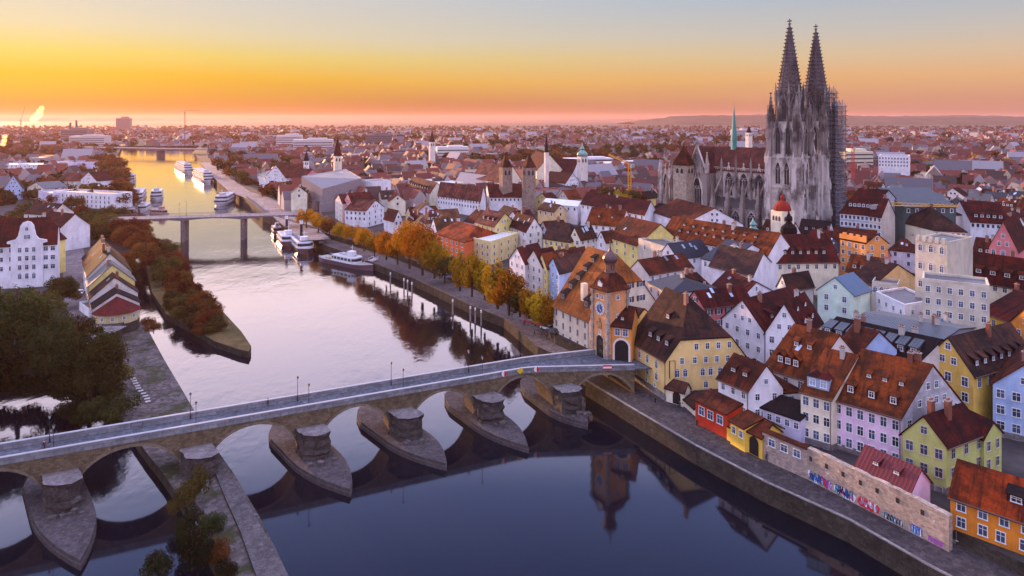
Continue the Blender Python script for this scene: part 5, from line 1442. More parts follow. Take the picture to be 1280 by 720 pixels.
spire_tower('dark onion turret on pale green base by the white gable', 986, 305, 23.5, 4.2, 32, 'mint', 'dark', 'onion', 244, 'turret', False, 'roof_turret')
cl = spire_tower('square cream tower with red dome roof in front of the cathedral', 978, 280, 25.8, 6.6, 34, 'cream', tiles((.30, .035, .02), .2), 'dome', 290, 'tower', False, 'dome_tower')
for k in range(4):
    a = .4 + k * math.pi / 2
    for d in (-.28, 0, .28):
        q = MB(); q.poly([(px_, -.06, pz) for px_, pz in ogive(1.2, 2.2)]); part('belfry_opening', q.mesh('belfry_opening', [flat((.05, .04, .05))], uv=False), cl, (3.3 * math.sin(a) + d * 6 * math.cos(a), -3.3 * math.cos(a) + d * 6 * math.sin(a), 25.8 - LAND - 4.2), a)

house('big red church roof behind the right stone tower', (655, 206), (671, 213), 24, 36, 'L', R=(689, 188), wall='cream', roof='red', win={0: (1, 3)}, wstyle='far', chim=0, name='church', cat='church')
house('white church hall with red roof leading to the green domed tower', (672, 212), (716, 216), 22, 32, 'L', R=(722, 193), wall='white', roof='red', win={0: (2, 8)}, wsize=(1.2, 2), wstyle='far', chim=0, name='church', cat='church')
house('white gabled house with red roof in front of the right stone tower', (679, 226), (707, 229), 18, 24.5, 'L', R=(717, 216), wall='white', roof='red', win={0: (3, 9), 1: (2, 4)}, wstyle='far', chim=0)
house('long white monastery wing with salmon tiled roof', (547, 243), (601, 250), 15, 23, 'L', R=(597, 233), wall='white', roof='pink', win={0: (2, 16)}, wstyle='far', chim=1)
house('salmon roofed wing with a row of black hatches', (508, 232), (538, 241), 15, 21.5, 'L', R=(546, 228), wall='cream', roof='pink', win={0: (1, 8)}, wstyle='far', dorm=(8, .2, 1.6, 1.3, 'shed', 'dark'), dmat=DARKM, chim=0)
house('flat pale blue metal roofed block beyond the museum', (508, 224), (548, 231), 16, 16, 'F', depth=22, wall='cream', roof='whitemetal', win={0: (1, 8)}, wstyle='far')
house('large salmon roofed hall left of the twin stone towers', (590, 222), (628, 228), 20, 31, 'L', R=(634, 207), wall='cream', roof='pink', win={0: (1, 8)}, wstyle='far', chim=0)
house('long red roof below the twin stone towers', (612, 246), (660, 246), 15, 22, 'L', R=(652, 228), wall='white', roof='red', win={0: (1, 10)}, wstyle='far', chim=1)
house('white metal roofed hall in front of the monastery garden', (678, 254), (722, 258), 15, 16.5, 'L', R=(730, 243), wall='white', roof='whitemetal', win={0: (1, 6)}, wstyle='far', chim=0)
house('long red roof with white chimneys behind the crane foot', (726, 254), (806, 268), 17, 23, 'L', R=(812, 251), wall='white', roof='red', win={0: (1, 12)}, wstyle='far', chim=3)
house('dark roofed barn with white gable below the choir', (815, 264), (858, 278), 17, 24, 'L', R=(907, 262), wall='white', roof='rust', win={1: (1, 2)}, wstyle='far', chim=0, guard=False)
house('grey stepped building with mansard roof right of the scaffolding', (1050, 265), (1086, 268), 24, 34, 'L', R=(1085, 243), wall=(.42, .46, .52), roof='red', win={0: (5, 7)}, wstyle='far', dorm=(5, .25, 1.5, 1.5, 'hip'), chim=1)
house('brick gabled house beside the grey mansard building', (1086, 268), (1102, 270), 24, 31, 'L', depth=10, wall='stonew', roof='red', win={0: (5, 3)}, wstyle='far', chim=1)
house('wide dark red hipped roof under the yellow crane', (1108, 268), (1155, 272), 22, 30, 'L', R=(1166, 263), wall='pale', roof='red', hip0=(0, 7), hip1=(0, 7), win={0: (1, 8)}, wstyle='far', chim=0)
house('dark green metal roofed theatre with tall black stage house', (1130, 258), (1195, 258), 27, 34, 'L', R=(1190, 242), wall=(.09, .12, .12), roof=None or 'zinc', win={0: (1, 6)}, wstyle='far', chim=0)
house('white long house with red hipped roof and dormers right of theatre', (1213, 276), (1264, 279), 20, 28, 'L', R=(1262, 258), wall='white', roof='red', win={0: (1, 8)}, wstyle='far', dorm=(5, .2, 1.5, 1.3, 'shed'), chim=1)
house('cream gabled house with broad dark roof left of white long house', (1168, 287), (1208, 289), 20, 28, 'L', R=(1203, 268), wall='cream', roof='brown', hip0=(0, 6), hip1=(0, 6), win={0: (1, 6)}, wstyle='far', chim=1)
house('brick red round gabled church front near the right edge', (1236, 308), (1272, 312), 21, 30, 'G', depth=25, wall='rose', roof='red', win={0: (1, 3)}, wstyle='arch', chim=0, name='church', cat='church')
house('white office block with flat roof beyond the red crane', (1098, 195), (1136, 196), 32, 32, 'F', depth=25, wall='white', roof='flatgrey', win={0: (3, 10)}, wstyle='far', name='office_block', cat='building')

# museum of concrete with folded roof by the river
t = thing('museum', 'large mauve grey modern museum with folded roof by the river', 'museum', (*P(410, 255, LAND), LAND))
def Pz(px, py, z): return V3(P(px, py, z), z)
a, b_, c_, d_ = Pz(377, 220, 25), Pz(403, 236, 19.5), Pz(452, 222.5, 25), Pz(432, 211, 21)
a0, b0, c0, d0 = [Vector((p.x, p.y, 10)) for p in (a, b_, c_, d_)]
MUS = flat((.27, .225, .235), .8); m = MB(); low = 10.5
for p, q in ((a, b_), (b_, c_), (c_, d_), (d_, a)): m.poly([Vector((p.x, p.y, low)), Vector((q.x, q.y, low)), q, p])
m.poly([Vector((p.x, p.y, low)) for p in (d_, c_, b_, a)]); m.build('wall', MUS, t)
m = MB(); cen = (a + b_ + c_ + d_) / 4; i_ = [lerp(p, cen, .05) - Vector((0, 0, .5)) for p in (a, b_, c_, d_)]
m.poly(i_); m.poly([a, b_, i_[1], i_[0]]); m.poly([b_, c_, i_[2], i_[1]]); m.poly([c_, d_, i_[3], i_[2]]); m.poly([d_, a, i_[0], i_[3]]); m.build('roof', metal_roof((.17, .165, .19), .45), t)
m = MB(); k_ = [lerp(p, cen, .18) for p in (a, b_, c_, d_)]; m.prism([p.xy for p in k_], LAND, low); m.build('glazed_base', flat((.05, .05, .06), .2), t)
for u in (.05, .55, .72, .95): m = MB(); q = lerp(a, b_, u); m.box((q.x, q.y, LAND), 1.5, 1.5, low - LAND, .5); m.build('column', MUS, t)
m = MB(); q = lerp(b_, c_, .12); m.box((q.x, q.y, LAND), 10, 2, low - LAND, .6); m.build('support_wall', MUS, t)
k_ = lambda u, v: (lerp(lerp(i_[0], i_[1], u), lerp(i_[3], i_[2], u), v) + Vector((0, 0, .25)))
m = MB()
for u0, v0, u1, v1 in ((.15, .1, .45, .35), (.5, .15, .85, .45), (.15, .5, .4, .85), (.55, .55, .9, .8)): m.poly([k_(u0, v0), k_(u1, v0), k_(u1, v1), k_(u0, v1)])
m.build('roof_lights', flat((.42, .42, .46), .4), t); FOOT.append([x.xy for x in (a, b_, c_, d_)]); GUARD.append((370, 205, 470, 268, 440))
house('white tall back wing of the museum with dark opening', (452, 226), (466, 228), 22, 22, 'F', depth=14, wall='white', roof='flatgrey', win=None)
house('white gabled warehouse with small square windows left of the museum', (333, 219), (357, 222), 17, 0, 'G', peak=206, depth=28, wall='white', roof='rust', win={0: (3, 3)}, wsize=(1.2, 1.2), chim=0, wstyle='far')
house('narrow white hall left of the gabled warehouse', (322, 218), (332, 223), 14, 17, 'L', R=(336, 215), wall='white', roof='zinc', win=None, chim=0)
house('red roofed row behind the museum terrace', (363, 222), (378, 224), 17, 24, 'L', R=(393, 210), wall='rose', roof='red', win={0: (3, 4)}, wstyle='far', chim=1)
house('pale narrow house with tall red roof right of the museum', (419, 249), (428, 254), 16, 0, 'G', peak=243, far=(436, 238), wall='pale', roof='red', win={0: (4, 2)}, wstyle='far', chim=1)
house('grey mauve gabled house next to the pale narrow house', (428, 254), (442, 259), 15, 0, 'G', peak=241, depth=13, wall='rose', roof='red', win={0: (2, 4)}, wstyle='far', chim=1)
house('white gabled house with salmon roof by the autumn trees', (458, 263), (480, 258), 14, 0, 'G', peak=250, depth=14, wall='white', roof='pink', win={0: (3, 3), 3: (2, 5)}, wstyle='far', chim=0)
house('white small gable half hidden by autumn trees', (493, 275), (503, 274), 12, 0, 'G', peak=263, depth=12, wall='white', roof='rust', win={0: (1, 2)}, wstyle='far', chim=0)

# ------------------------------------------------------------------ left bank: white gabled house, the mill row and villas
wa, wb = P(-30, 308, 20), P(71, 303, 20)
odv = Vector((-.50, .86)) * 15
orn = house_core('town_house', 'white town house with curved baroque gable and dark red roof at the left edge', 'house', [wa, wb, wb + odv, wa + odv], LAND, 20, 28.5, 'white', 'red', 'L', win=None, chim=1, hip1=(.6, 3))
u_ = (wb - wa).normalized(); nb = Vector((u_.y, -u_.x)); fo = lerp(wa, wb, .63); rz = math.atan2(u_.y, u_.x); hw = 4.9
m = MB(); outl = [(-hw, LAND), (hw, LAND), (hw, 20.2), (hw + 1.2, 20.4), (hw + 1.1, 21.2), (3.6, 21.8), (2.7, 23.0), (2.4, 24.6), (2.2, 25.2), (2.0, 26.6), (1.2, 27.8), (0, 28.2), (-1.2, 27.8), (-2.0, 26.6), (-2.2, 25.2), (-2.4, 24.6), (-2.7, 23.0), (-3.6, 21.8), (-hw - 1.1, 21.2), (-hw - 1.2, 20.4), (-hw, 20.2)]
f3 = [V3(fo + u_ * x + nb * .7, z) for x, z in outl]; k3 = [V3(fo + u_ * x - nb * .2, z) for x, z in outl]
m.poly(f3)
for i in range(len(f3)): j = (i + 1) % len(f3); m.poly([f3[i], k3[i], k3[j], f3[j]])
m.build('baroque_gable', wall_m('white'), orn)
fa, fb = fo - u_ * hw + nb * .7, fo + u_ * hw + nb * .7
for z in (18, 15.0, 11.8, 8.5): windows_on(orn, fa, fb, [z], (.28, .5, .72), 1.0, 1.6, 'arch' if z in (8.5,) else 'plain')
windows_on(orn, fa, fb, [22.6], (.46, .56), .8, 1.4); windows_on(orn, fa, fb, [25.4], (.5,), .9, 1.0, 'arch')
for z in (18, 14.8, 11.5): windows_on(orn, wa, wb, [z], (.3, .43, .86, .95), 1.3, 1.5)
house('yellow side house behind the baroque gabled town house', (73, 299), (82, 297), 18, 23, 'L', depth=12, wall='yellow', roof='red', win=None, chim=0, guard=False)
# mill row: the roofs stand across the spit one behind the other
mA = P(118, 397, 8.2); 
ax = (P(112, 300, 5) - P(146, 392, 5)).normalized()
cx0 = P(146, 398, LAND)
rowx = Vector((ax.y, -ax.x))
specs = [(0, 7.5, 12.2, 8.6, 12.4, 'pale', 'dark', 'grey slated end house behind the red half cone roof of the mill row'),
         (8, 8, 12.8, 10, 15.5, 'pale', 'brown', 'second house of the mill row with broad pink plaster gable'),
         (16.5, 9, 12.8, 12, 18, 'yellow', 'zinc', 'third house of the mill row with yellow gable and pale roof'),
         (26.5, 9, 12.6, 13.2, 20, 'pale', 'dark', 'fourth house of the mill row with brown roof'),
         (36.5, 9, 12.6, 13, 20, 'white', 'dark', 'fifth house of the mill row with white coping and brown roof'),
         (47, 9, 12.6, 13, 19.5, 'pale', 'rust', 'sixth house of the mill row, near the trees'),
         (58, 10, 12.0, 12.5, 19, 'white', 'dark', 'last and farthest house of the mill row')]
for i, (d, dp, w_, ze_, zr_, wl, rf, lb) in enumerate(specs):
    o = cx0 + ax * d; c = [o - rowx * w_ / 2, o + rowx * w_ / 2, o + rowx * w_ / 2 + ax * dp, o - rowx * w_ / 2 + ax * dp]
    house_core('mill_house', lb, 'house', c, 1.0, ze_, zr_, wl, rf, 'G', win={0: (1, 3), 1: (1, 2)} if i else {1: (1, 2)}, chim=1, sky=1 if i % 2 else 0, group='row of mill houses on the left bank', wsize=(.8, 1.1), og=.2) if False else house_core('mill_house', lb, 'house', c, 1.0, ze_, zr_, wl, rf, 'G', win={1: (1, 2), 3: (1, 2)}, chim=1, sky=1 if i % 2 else 0, group='row of mill houses on the left bank', wsize=(.8, 1.1))
# rounded end with half cone roof
t = thing('mill_end', 'rounded pale yellow end building with dark red half cone roof ending the mill row', 'house', (*cx0, 1.2)); R_ = 6.0
half = [cx0 + rowx * (R_ * math.cos(a)) * 1.0 - ax * (R_ * .95 * math.sin(a)) for a in (math.pi * k / 6 for k in range(7))]
if (half[1] - half[0]).cross(half[2] - half[0]) < 0: half = half[::-1]
m = MB(); m.prism(half, 4.0, 7.2); m.build('wall', wall_m((.66, .55, .30)), t)
m = MB(); hc = sum(half, Vector((0, 0))) / len(half); m.prism([hc + (p - hc) * 1.02 for p in half], .5, 4.0); m.build('stone_base', STONE_DK, t)
m = MB(); tip = V3(cx0, 11.2); o_ = [cx0 + (p - cx0) * 1.12 for p in half]
for p, q in zip(o_, o_[1:] + o_[:1]): m.poly([V3(p, 7.0), V3(q, 7.0), tip])
m.poly([V3(p, 7.0) for p in o_[::-1]]); m.build('roof', tiles((.11, .018, .018), .4), t)
for p, q in zip(half[:-1], half[1:]): windows_on(t, p, q, [5.7], (.5,), .7, .9) if vis(p, q) else None
house('flat garage box left of the rounded mill end', (99, 380), (111, 389), 6.5, 6.5, 'F', depth=5, wall='white', roof='flatgrey', win=None, name='garage', cat='garage')
# houses and the long curved white building further up the left bank
house('long white modern building with window slots and flat roof on left bank', (66, 240), (139, 244), 14, 14, 'F', depth=16, wall='white', roof='flatgrey', win={0: (3, 14)}, wsize=(.9, 1.9), wstyle='far', name='modern_building', cat='building')
house('lilac block attached left of the long white modern building', (48, 239), (66, 243), 13, 13, 'F', depth=14, wall='lilac', roof='flatgrey', win={0: (2, 4)}, wstyle='far')
house('pale yellow house with arched roof on left bank', (34, 234), (56, 236), 13, 0, 'G', peak=228, depth=16, wall='cream', roof='zinc', win={0: (1, 3)}, wstyle='far', chim=0)
house('white gabled villa with red annex among left bank trees', (101, 224), (121, 226), 13, 0, 'G', peak=215, depth=14, wall='white', roof='red', win={0: (2, 3)}, wstyle='far', chim=1)
house('lavender gabled house near the left edge', (5, 236), (28, 235), 13, 0, 'G', peak=219, depth=15, wall='blue', roof='brown', win={0: (2, 3)}, wstyle='far', chim=0)
house('pink hipped roof villa on left bank', (70, 225), (93, 226), 12, 18, 'L', depth=15, wall='pale', roof='pink', hip0=(0, 4), hip1=(0, 4), win={0: (1, 4)}, wstyle='far', chim=1)
house('red roofed house right behind the baroque gabled town house', (40, 282), (74, 286), 15, 21, 'L', depth=14, wall='white', roof='red', win={0: (1, 3)}, wstyle='far', chim=2)
house('brown roofed house with skylight beyond the baroque gable house', (30, 266), (64, 268), 14, 19, 'L', depth=13, wall='pale', roof='brown', win={0: (1, 3)}, wstyle='far', sky=2, chim=1)
house('long low white sheds with ribbed roofs at the far left', (-10, 206), (56, 206), 12, 12, 'F', depth=25, wall='white', roof='whitemetal', win={0: (1, 12)}, wstyle='far', name='hall', cat='hall')
house('long flat lilac roofed hall left of the far trees', (68, 203), (124, 203), 12, 12, 'F', depth=25, wall='lilac', roof='zinc', win=None, name='hall', cat='hall')
# ------------------------------------------------------------------ trees
def crown_mesh(name, seed, n, leaf, rx=1.0, rz=1.0, lobes=14, mats=None, flatb=.35):
    """unit crown (radius about rx, half height rz, centred on 0) of n small leaf faces spread over lumpy lobes"""
    r = np.random.default_rng(seed)
    c = r.normal(size=(lobes, 3)); c /= np.linalg.norm(c, axis=1)[:, None]; c *= r.uniform(.25, .72 + .13 * min(1, max(0, (lobes - 14) / 50)), (lobes, 1)); c[:, 2] = np.abs(c[:, 2]) * 1.1 - flatb
    lr = r.uniform(.26, .50, lobes) * (14 / lobes) ** .42
    pick = r.choice(lobes, n, p=lr ** 2 / (lr ** 2).sum())
    d = r.normal(size=(n, 3)); d /= np.linalg.norm(d, axis=1)[:, None]
    rad = lr[pick] * (1 - np.abs(r.normal(0, .16, n)))
    p = c[pick] + d * rad[:, None]
    p += r.normal(0, .02, (n, 3))
    p *= np.array([rx, rx, rz])
    nr = d + r.normal(0, .38, (n, 3)); nr /= np.linalg.norm(nr, axis=1)[:, None]
    t = np.cross(nr, r.normal(size=(n, 3))); t /= np.linalg.norm(t, axis=1)[:, None]; b = np.cross(nr, t)
    s = leaf * r.uniform(.55, 1.35, (n, 1))
    v = np.empty((n, 4, 3)); v[:, 0] = p - t * s; v[:, 1] = p - b * s * .6; v[:, 2] = p + t * s; v[:, 3] = p + b * s * .6
    me = bpy.data.meshes.new(name); me.vertices.add(n * 4); me.loops.add(n * 4); me.polygons.add(n)
    me.vertices.foreach_set('co', v.ravel()); me.loops.foreach_set('vertex_index', np.arange(n * 4, dtype=np.int32))
    me.polygons.foreach_set('loop_start', np.arange(0, n * 4, 4, dtype=np.int32)); me.polygons.foreach_set('loop_total', np.full(n, 4, dtype=np.int32))
    me.update(); me.materials.append(mats); return me
def trunk_mesh(seed, h):
    """unit trunk with limbs: foot at -h, reaching into the crown"""
    r = random.Random(seed); m = MB(); m.frustum((0, 0, -h), .075, .045, h * .75, 7)
    for k in range(6):
        a = k * 1.05 + r.uniform(-.3, .3); z = -h * .3 + k * .06; m.bar((0, 0, z - .05), (.5 * math.cos(a), .5 * math.sin(a), z + r.uniform(.25, .5)), .022, 0, 5)
    m.bar((0, 0, -h * .3), (.03, .02, .55), .035, 0, 5)
    return m.mesh('trunk', [BARK], uv=False)
BARK = flat((.06, .045, .035), .9)
PAL = dict(autumn=leaves((.36, .12, .007), (.50, .19, .012), (.15, .05, .008)), gold=leaves((.32, .165, .010), (.46, .245, .018), (.10, .068, .010)), olive=leaves((.062, .048, .015), (.125, .086, .028), (.024, .020, .008)),
           green=leaves((.034, .044, .014), (.080, .080, .026), (.014, .018, .007)), rust=leaves((.11, .036, .014), (.18, .064, .018), (.05, .02, .010)), dark=leaves((.018, .020, .009), (.036, .036, .015), (.010, .012, .006)))
KINDS = {}
def kind(k):
    if k in KINDS: return KINDS[k]
    if k == 'near': v = [crown_mesh('crown', 10 + i, 22000, .026, 1, 1.0, 64, PAL['green'], .30) for i in range(3)]
    elif k == 'mid': v = [crown_mesh('crown', 20 + i, 5000, .046, 1, 1.05, 26, PAL['green']) for i in range(4)]
    elif k == 'tall': v = [crown_mesh('crown', 30 + i, 4500, .05, .66, 1.25, 26, PAL['green'], .45) for i in range(3)]
    elif k == 'far': v = [crown_mesh('crown', 40 + i, 700, .10, 1, .85, 12, PAL['green']) for i in range(4)]
    elif k == 'bush': v = [crown_mesh('crown', 50 + i, 3000, .05, 1, .75, 12, PAL['green'], .15) for i in range(3)]
    hh = dict(near=.88, mid=1.05, tall=1.2, far=.9, bush=.45)[k]
    KINDS[k] = [(m, trunk_mesh(60 + i, hh), hh) for i, m in enumerate(v)]
    return KINDS[k]
TR = random.Random(77)
PW = dict(rust='rust brown', olive='olive', green='green', dark='dark', autumn='orange', gold='golden')
def tree(label, x, y, z, h, r, pal, k='mid', group=None, name='tree'):
    """h total height, r crown radius"""
    m, tk, hh = TR.choice(kind(k)); top = dict(near=.95, mid=.95, tall=1.2, far=.85, bush=.8)[k]
    sz = h / (hh + top); t = thing(name, label, 'bush' if k == 'bush' else 'tree', (x, y, z), group); rz = TR.uniform(0, 6.28)
    c = part('crown', m, t, (0, 0, hh * sz), rz, (r * TR.uniform(.92, 1.08), r * TR.uniform(.92, 1.08), sz))
    c.material_slots[0].link = 'OBJECT'; c.material_slots[0].material = PAL[pal]
    part('trunk', tk, t, (0, 0, hh * sz), rz, (max(r * .8, .5), max(r * .8, .5), sz))
    return t
def tpx(label, px, py, h, r, pal, k='mid', z=LAND, **kw):
    p = P(px, py, z); return tree(label, p.x, p.y, z, h, r, pal, k, **kw)
# big trees in the left foreground
tpx('huge dark green tree at the left edge below the baroque gable', 22, 462, 25, 11, 'green', 'near')
tpx('large round olive tree hanging over the water beside the stone spit', 112, 505, 20, 8.6, 'green', 'near', 1.2)
tpx('dark tree between the huge left tree and the hanging olive tree', 58, 478, 17, 7, 'green', 'near', 3)
tpx('dark low tree at the very left edge above the water', -22, 500, 17, 8.5, 'dark', 'near', 3)
tpx('brownish round tree with parked cars below, right of the baroque gable', 74, 388, 13, 6.3, 'olive', 'near')
tpx('bushy tree behind the hanging olive tree on the spit', 92, 442, 12, 6, 'olive', 'near')
tpx('small willow on the spit edge just left of the stepping stones', 143, 488, 9, 4.6, 'olive', 'mid', 1.2)
for i, (px, py, h, r, lb) in enumerate(((120, 528, 6, 4, 'dark bush at the water line left of the spit'), (148, 525, 6, 4.2, 'green bush touching the far bridge parapet above the spit'), (138, 508, 7, 4, 'leafy bush between hanging tree and bridge on the spit'), (100, 532, 3, 2.4, 'lowest bush in the water left of the bridge notice panel'))):
    tpx(lb, px, py, h, r, 'green', 'bush', .6, name='bush')
for i, (px, py, h, r, pal, lb) in enumerate(((243, 632, 7.5, 2.8, 'olive', 'tall green bush on the spit right below the bridge'), (236, 668, 5, 2.4, 'dark', 'dark bush on the spit below the tall green one'), (262, 668, 4, 2.2, 'green', 'pale bush beside the stone walkway'), (240, 712, 7, 3.2, 'dark', 'dark conifer like bush at the bottom edge of the spit'), (200, 722, 4.5, 2.6, 'dark', 'dark bush at the bottom edge left of the spit'), (222, 640, 4, 2.0, 'olive', 'small bush on the waterside edge of the spit'), (272, 700, 3.5, 2.2, 'rust', 'reddish bush on rubble beside the lower walkway'), (285, 722, 3.0, 2.0, 'dark', 'lowest dark bush beside the walkway'))):
    tpx(lb, px, py, h, r, pal, 'bush', .9, name='bush')
for px, py, h, r in ((5, 490, 6, 5), (30, 492, 5, 4.5), (50, 490, 6, 5), (70, 496, 5, 4.5), (88, 500, 5, 4), (-15, 492, 6, 5), (92, 520, 5, 4)): tpx('dark waterside bush under the big left bank trees', px, py, h, r, 'dark', 'bush', .8, group='bushes under the left bank trees', name='bush')
# islet and mill channel
for i, (px, py, h, r, pal, k) in enumerate(((213,322,9,4.5,'rust','mid'),(228,348,8,4,'rust','mid'),(246,372,7,3.5,'rust','tall'),(262,388,6,3.5,'rust','mid'),(205,318,9,4.5,'rust','mid'),(218,338,10,5,'rust','mid'),(209,350,12,5.5,'rust','mid'),(222,365,9,4.6,'rust','mid'),(234,368,12.5,3.6,'rust','tall'),(240,385,8,4.5,'autumn','mid'),(252,392,9,4.8,'rust','mid'),(262,400,7,3.8,'rust','mid'),(244,402,6.5,4.2,'rust','bush'),(230,392,7,4.0,'olive','bush'),(272,407,4.5,3,'olive','bush'),(216,380,6,3.6,'rust','bush'),(256,410,5,3.6,'rust','bush'),(196,330,8,4.2,'rust','mid'))):
    for dx, dy in ((0, 0), (5, 6), (-6, 7)):
        pc = pal if (i + dx) % 3 else 'olive'; tpx('%s %s in the thicket on the islet' % (PW[pc], 'tree' if not dx else 'low tree'), px + dx, py + dy, h * (1 if not dx else .75), r * (1.15 if not dx else .85), pc, k, .8, group='islet thicket')
for i, (px, py, h, r, pal) in enumerate(((120,300,12,6,'olive'),(133,292,13,6.5,'olive'),(148,300,13,6.5,'rust'),(160,310,13,6.5,'rust'),(172,322,12,5.5,'rust'),(182,330,11,5,'rust'),(168,296,12,6,'rust'),(150,280,12,6,'olive'),(182,306,9,4.5,'rust'),(135,276,11,5.5,'olive'),(115,282,12,5.5,'green'),(100,290,10,5,'olive'),(158,338,9,3.5,'rust'),(104,275,11,5,'olive'),(92,303,10,4.5,'rust'),(172,280,8,4.5,'rust'),(185,412,4.5,2.2,'rust'))):
    for dx, dy in ((0, 0), (7, 5)): tpx('%s %s in the grove between mill row and steel bridge' % (PW[pal], 'tree' if not dx else 'smaller tree'), px + dx, py + dy, h * (1 if not dx else .8), r * 1.2, pal, 'mid', group='grove behind the mill row')
# autumn avenue on the promenade
av = [(383,287,13,5.5,'autumn'),(398,293,13,5.8,'autumn'),(412,300,12,5,'rust'),(427,305,12,5,'gold'),(440,309,12,4.8,'autumn'),(455,317,13,5,'autumn'),(468,322,12,4.8,'gold'),(483,327,15,6,'autumn'),(497,333,17,6.2,'autumn'),(512,338,24,7.5,'autumn'),(528,346,25,7.8,'autumn'),(543,350,18,6.5,'gold'),(556,356,12,5.5,'olive'),
      (575,366,18,4.6,'gold'),(590,373,20,4.6,'gold'),(606,377,17,4.4,'gold'),(622,388,20,5.6,'gold'),(636,396,19,6,'gold'),(650,398,12,4.4,'olive'),(661,405,13,4.6,'gold'),(674,410,14,4.6,'gold'),(686,413,13,4.8,'gold'),(700,411,9,4,'olive')]
for i, (px, py, h, r, pal) in enumerate(av):
    tpx('%s autumn tree in the promenade avenue' % {'autumn': 'orange', 'gold': 'golden', 'rust': 'rust brown', 'olive': 'greenish'}[pal], px, py - 2, h, r * (1.5 if i > 12 else 1.15), pal, 'tall' if i > 12 else 'mid', group='autumn avenue on the promenade')
for i, (px, py, h, r, pal) in enumerate(((760,262,17,9,'olive'),(775,264,14,7,'gold'),(788,262,14,7.5,'olive'),(800,262,12,6,'rust'))): tpx(('round olive green tree in the monastery garden left of the crane', 'yellow tree at the foot of the yellow crane', 'olive tree right behind the yellow crane', 'rust tree between crane and choir')[i], px, py, h, r, pal, 'mid', 12)
tpx('tall dark conifer left of the salmon roofed hall', 590, 214, 24, 3.6, 'dark', 'tall')
tpx('dark round tree in the courtyard left of bright yellow house', 1182, 398, 9, 2.6, 'dark', 'mid', 9); tpx('yellowish courtyard tree beside the white cube house', 1164, 402, 8, 2.8, 'olive', 'mid', 9)
# parks and wooded banks further off: trees one can still tell apart
FT = random.Random(21)
def grove(label, group, pts, n, h0, h1, r0, r1, pals, zb=LAND):
    """scatter trees inside a pixel polygon laid on the ground"""
    xs = [p[0] for p in pts]; ys = [p[1] for p in pts]; k = 0; tries = 0
    while k < n and tries < 4000:
        tries += 1; x, y = FT.uniform(min(xs), max(xs)), FT.uniform(min(ys), max(ys)); ins = False
        for (xa, ya), (xb, yb) in zip(pts, pts[1:] + pts[:1]):
            if (ya > y) != (yb > y) and x < (xb - xa) * (y - ya) / (yb - ya) + xa: ins = not ins
        if not ins: continue
        pc = FT.choice(pals); tpx(PW[pc] + ' ' + label[label.index('tree'):], x, y, FT.uniform(h0, h1), FT.uniform(r0, r1), pc, 'far', zb, group=group); k += 1
grove('brown tree on the wooded left bank below the far bridge', 'wooded left bank', [(100,205),(128,196),(150,205),(158,225),(150,262),(143,262),(140,228),(120,215)], 34, 12, 17, 7, 10, ('rust', 'olive', 'rust'))
grove('rusty tree on the quay edge above the moored left boats', 'left quay trees', [(150,212),(156,212),(172,240),(168,262),(160,262)], 9, 7, 10, 4, 5.5, ('rust', 'olive'))
grove('dark tree in the left bank gardens above the white modern building', 'left bank garden trees', [(0,225),(60,214),(140,222),(142,262),(100,292),(0,300)], 40, 9, 13, 5, 7, ('olive', 'rust', 'green', 'dark'))
grove('shaded tree in the park on the right bank beyond the museum', 'right bank park', [(262,196),(330,196),(372,205),(360,218),(330,226),(300,232),(284,222),(268,208)], 44, 13, 19, 8, 12, ('rust', 'olive', 'dark', 'rust'))
grove('dark broad tree in the allotment belt at far right', 'green belt at the far right', [(1130,205),(1190,200),(1290,212),(1290,235),(1225,222),(1190,222),(1140,215)], 30, 13, 18, 8, 12, ('olive', 'green', 'dark', 'gold'))
grove('dark tree beyond the monastery roofs left of the cathedral', 'trees beyond the monastery', [(695,205),(760,200),(825,205),(825,212),(760,210),(700,214)], 22, 12, 17, 8, 11, ('olive', 'dark', 'rust'))
grove('tree on the far left bank before the power plant', 'far left bank trees', [(0,185),(60,172),(130,178),(128,194),(60,198),(0,200)], 34, 12, 17, 8, 12, ('rust', 'olive', 'rust'))

# ------------------------------------------------------------------ the rest of the old town, one house at a time
HR = random.Random(2024)
def sat(p, q):
    for s in (p, q):
        for i in range(len(s)):
            e = s[(i + 1) % len(s)] - s[i]; n = Vector((-e.y, e.x)); a = [n.dot(v) for v in p]; b = [n.dot(v) for v in q]
            if max(a) <= min(b) or max(b) <= min(a): return False
    return True
def right_of_bank(x, y, mrg):
    for a, b in zip(R_BANK[3:-1], R_BANK[4:]):
        a, b = Vector(a), Vector(b); e = b - a; t = max(0, min(1, (Vector((x, y)) - a).dot(e) / e.length_squared)); d = Vector((x, y)) - (a + e * t)
        if d.length < mrg: return False
    return True
BANKX = sorted((y, x) for x, y in R_BANK if y > 0)
def bank_x(y):
    for (y0, x0), (y1, x1) in zip(BANKX[:-1], BANKX[1:]):
        if y0 <= y <= y1: return lerp(x0, x1, (y - y0) / (y1 - y0))
    return BANKX[-1][1]
LM = [((985, 200), 'cathedral towers'), ((880, 225), 'cathedral nave'), ((762, 380), 'gate tower'), ((1165, 310), 'tower house'), ((1075, 310), 'stepped gable'), ((415, 235), 'museum'),
      ((646, 210), 'twin stone towers'), ((787, 225), 'yellow crane'), ((880, 285), 'long orange roof'), ((1160, 250), 'green theatre'), ((570, 245), 'monastery wing'), ((1230, 330), 'dark red hall'), ((1200, 440), 'golden house'), ((565, 300), 'orange brick house'), ((1050, 350), 'mint green house'), ((930, 390), 'arcade house'), ((720, 290), 'balcony house'), ((530, 300), 'largest tree')]
USED = {}
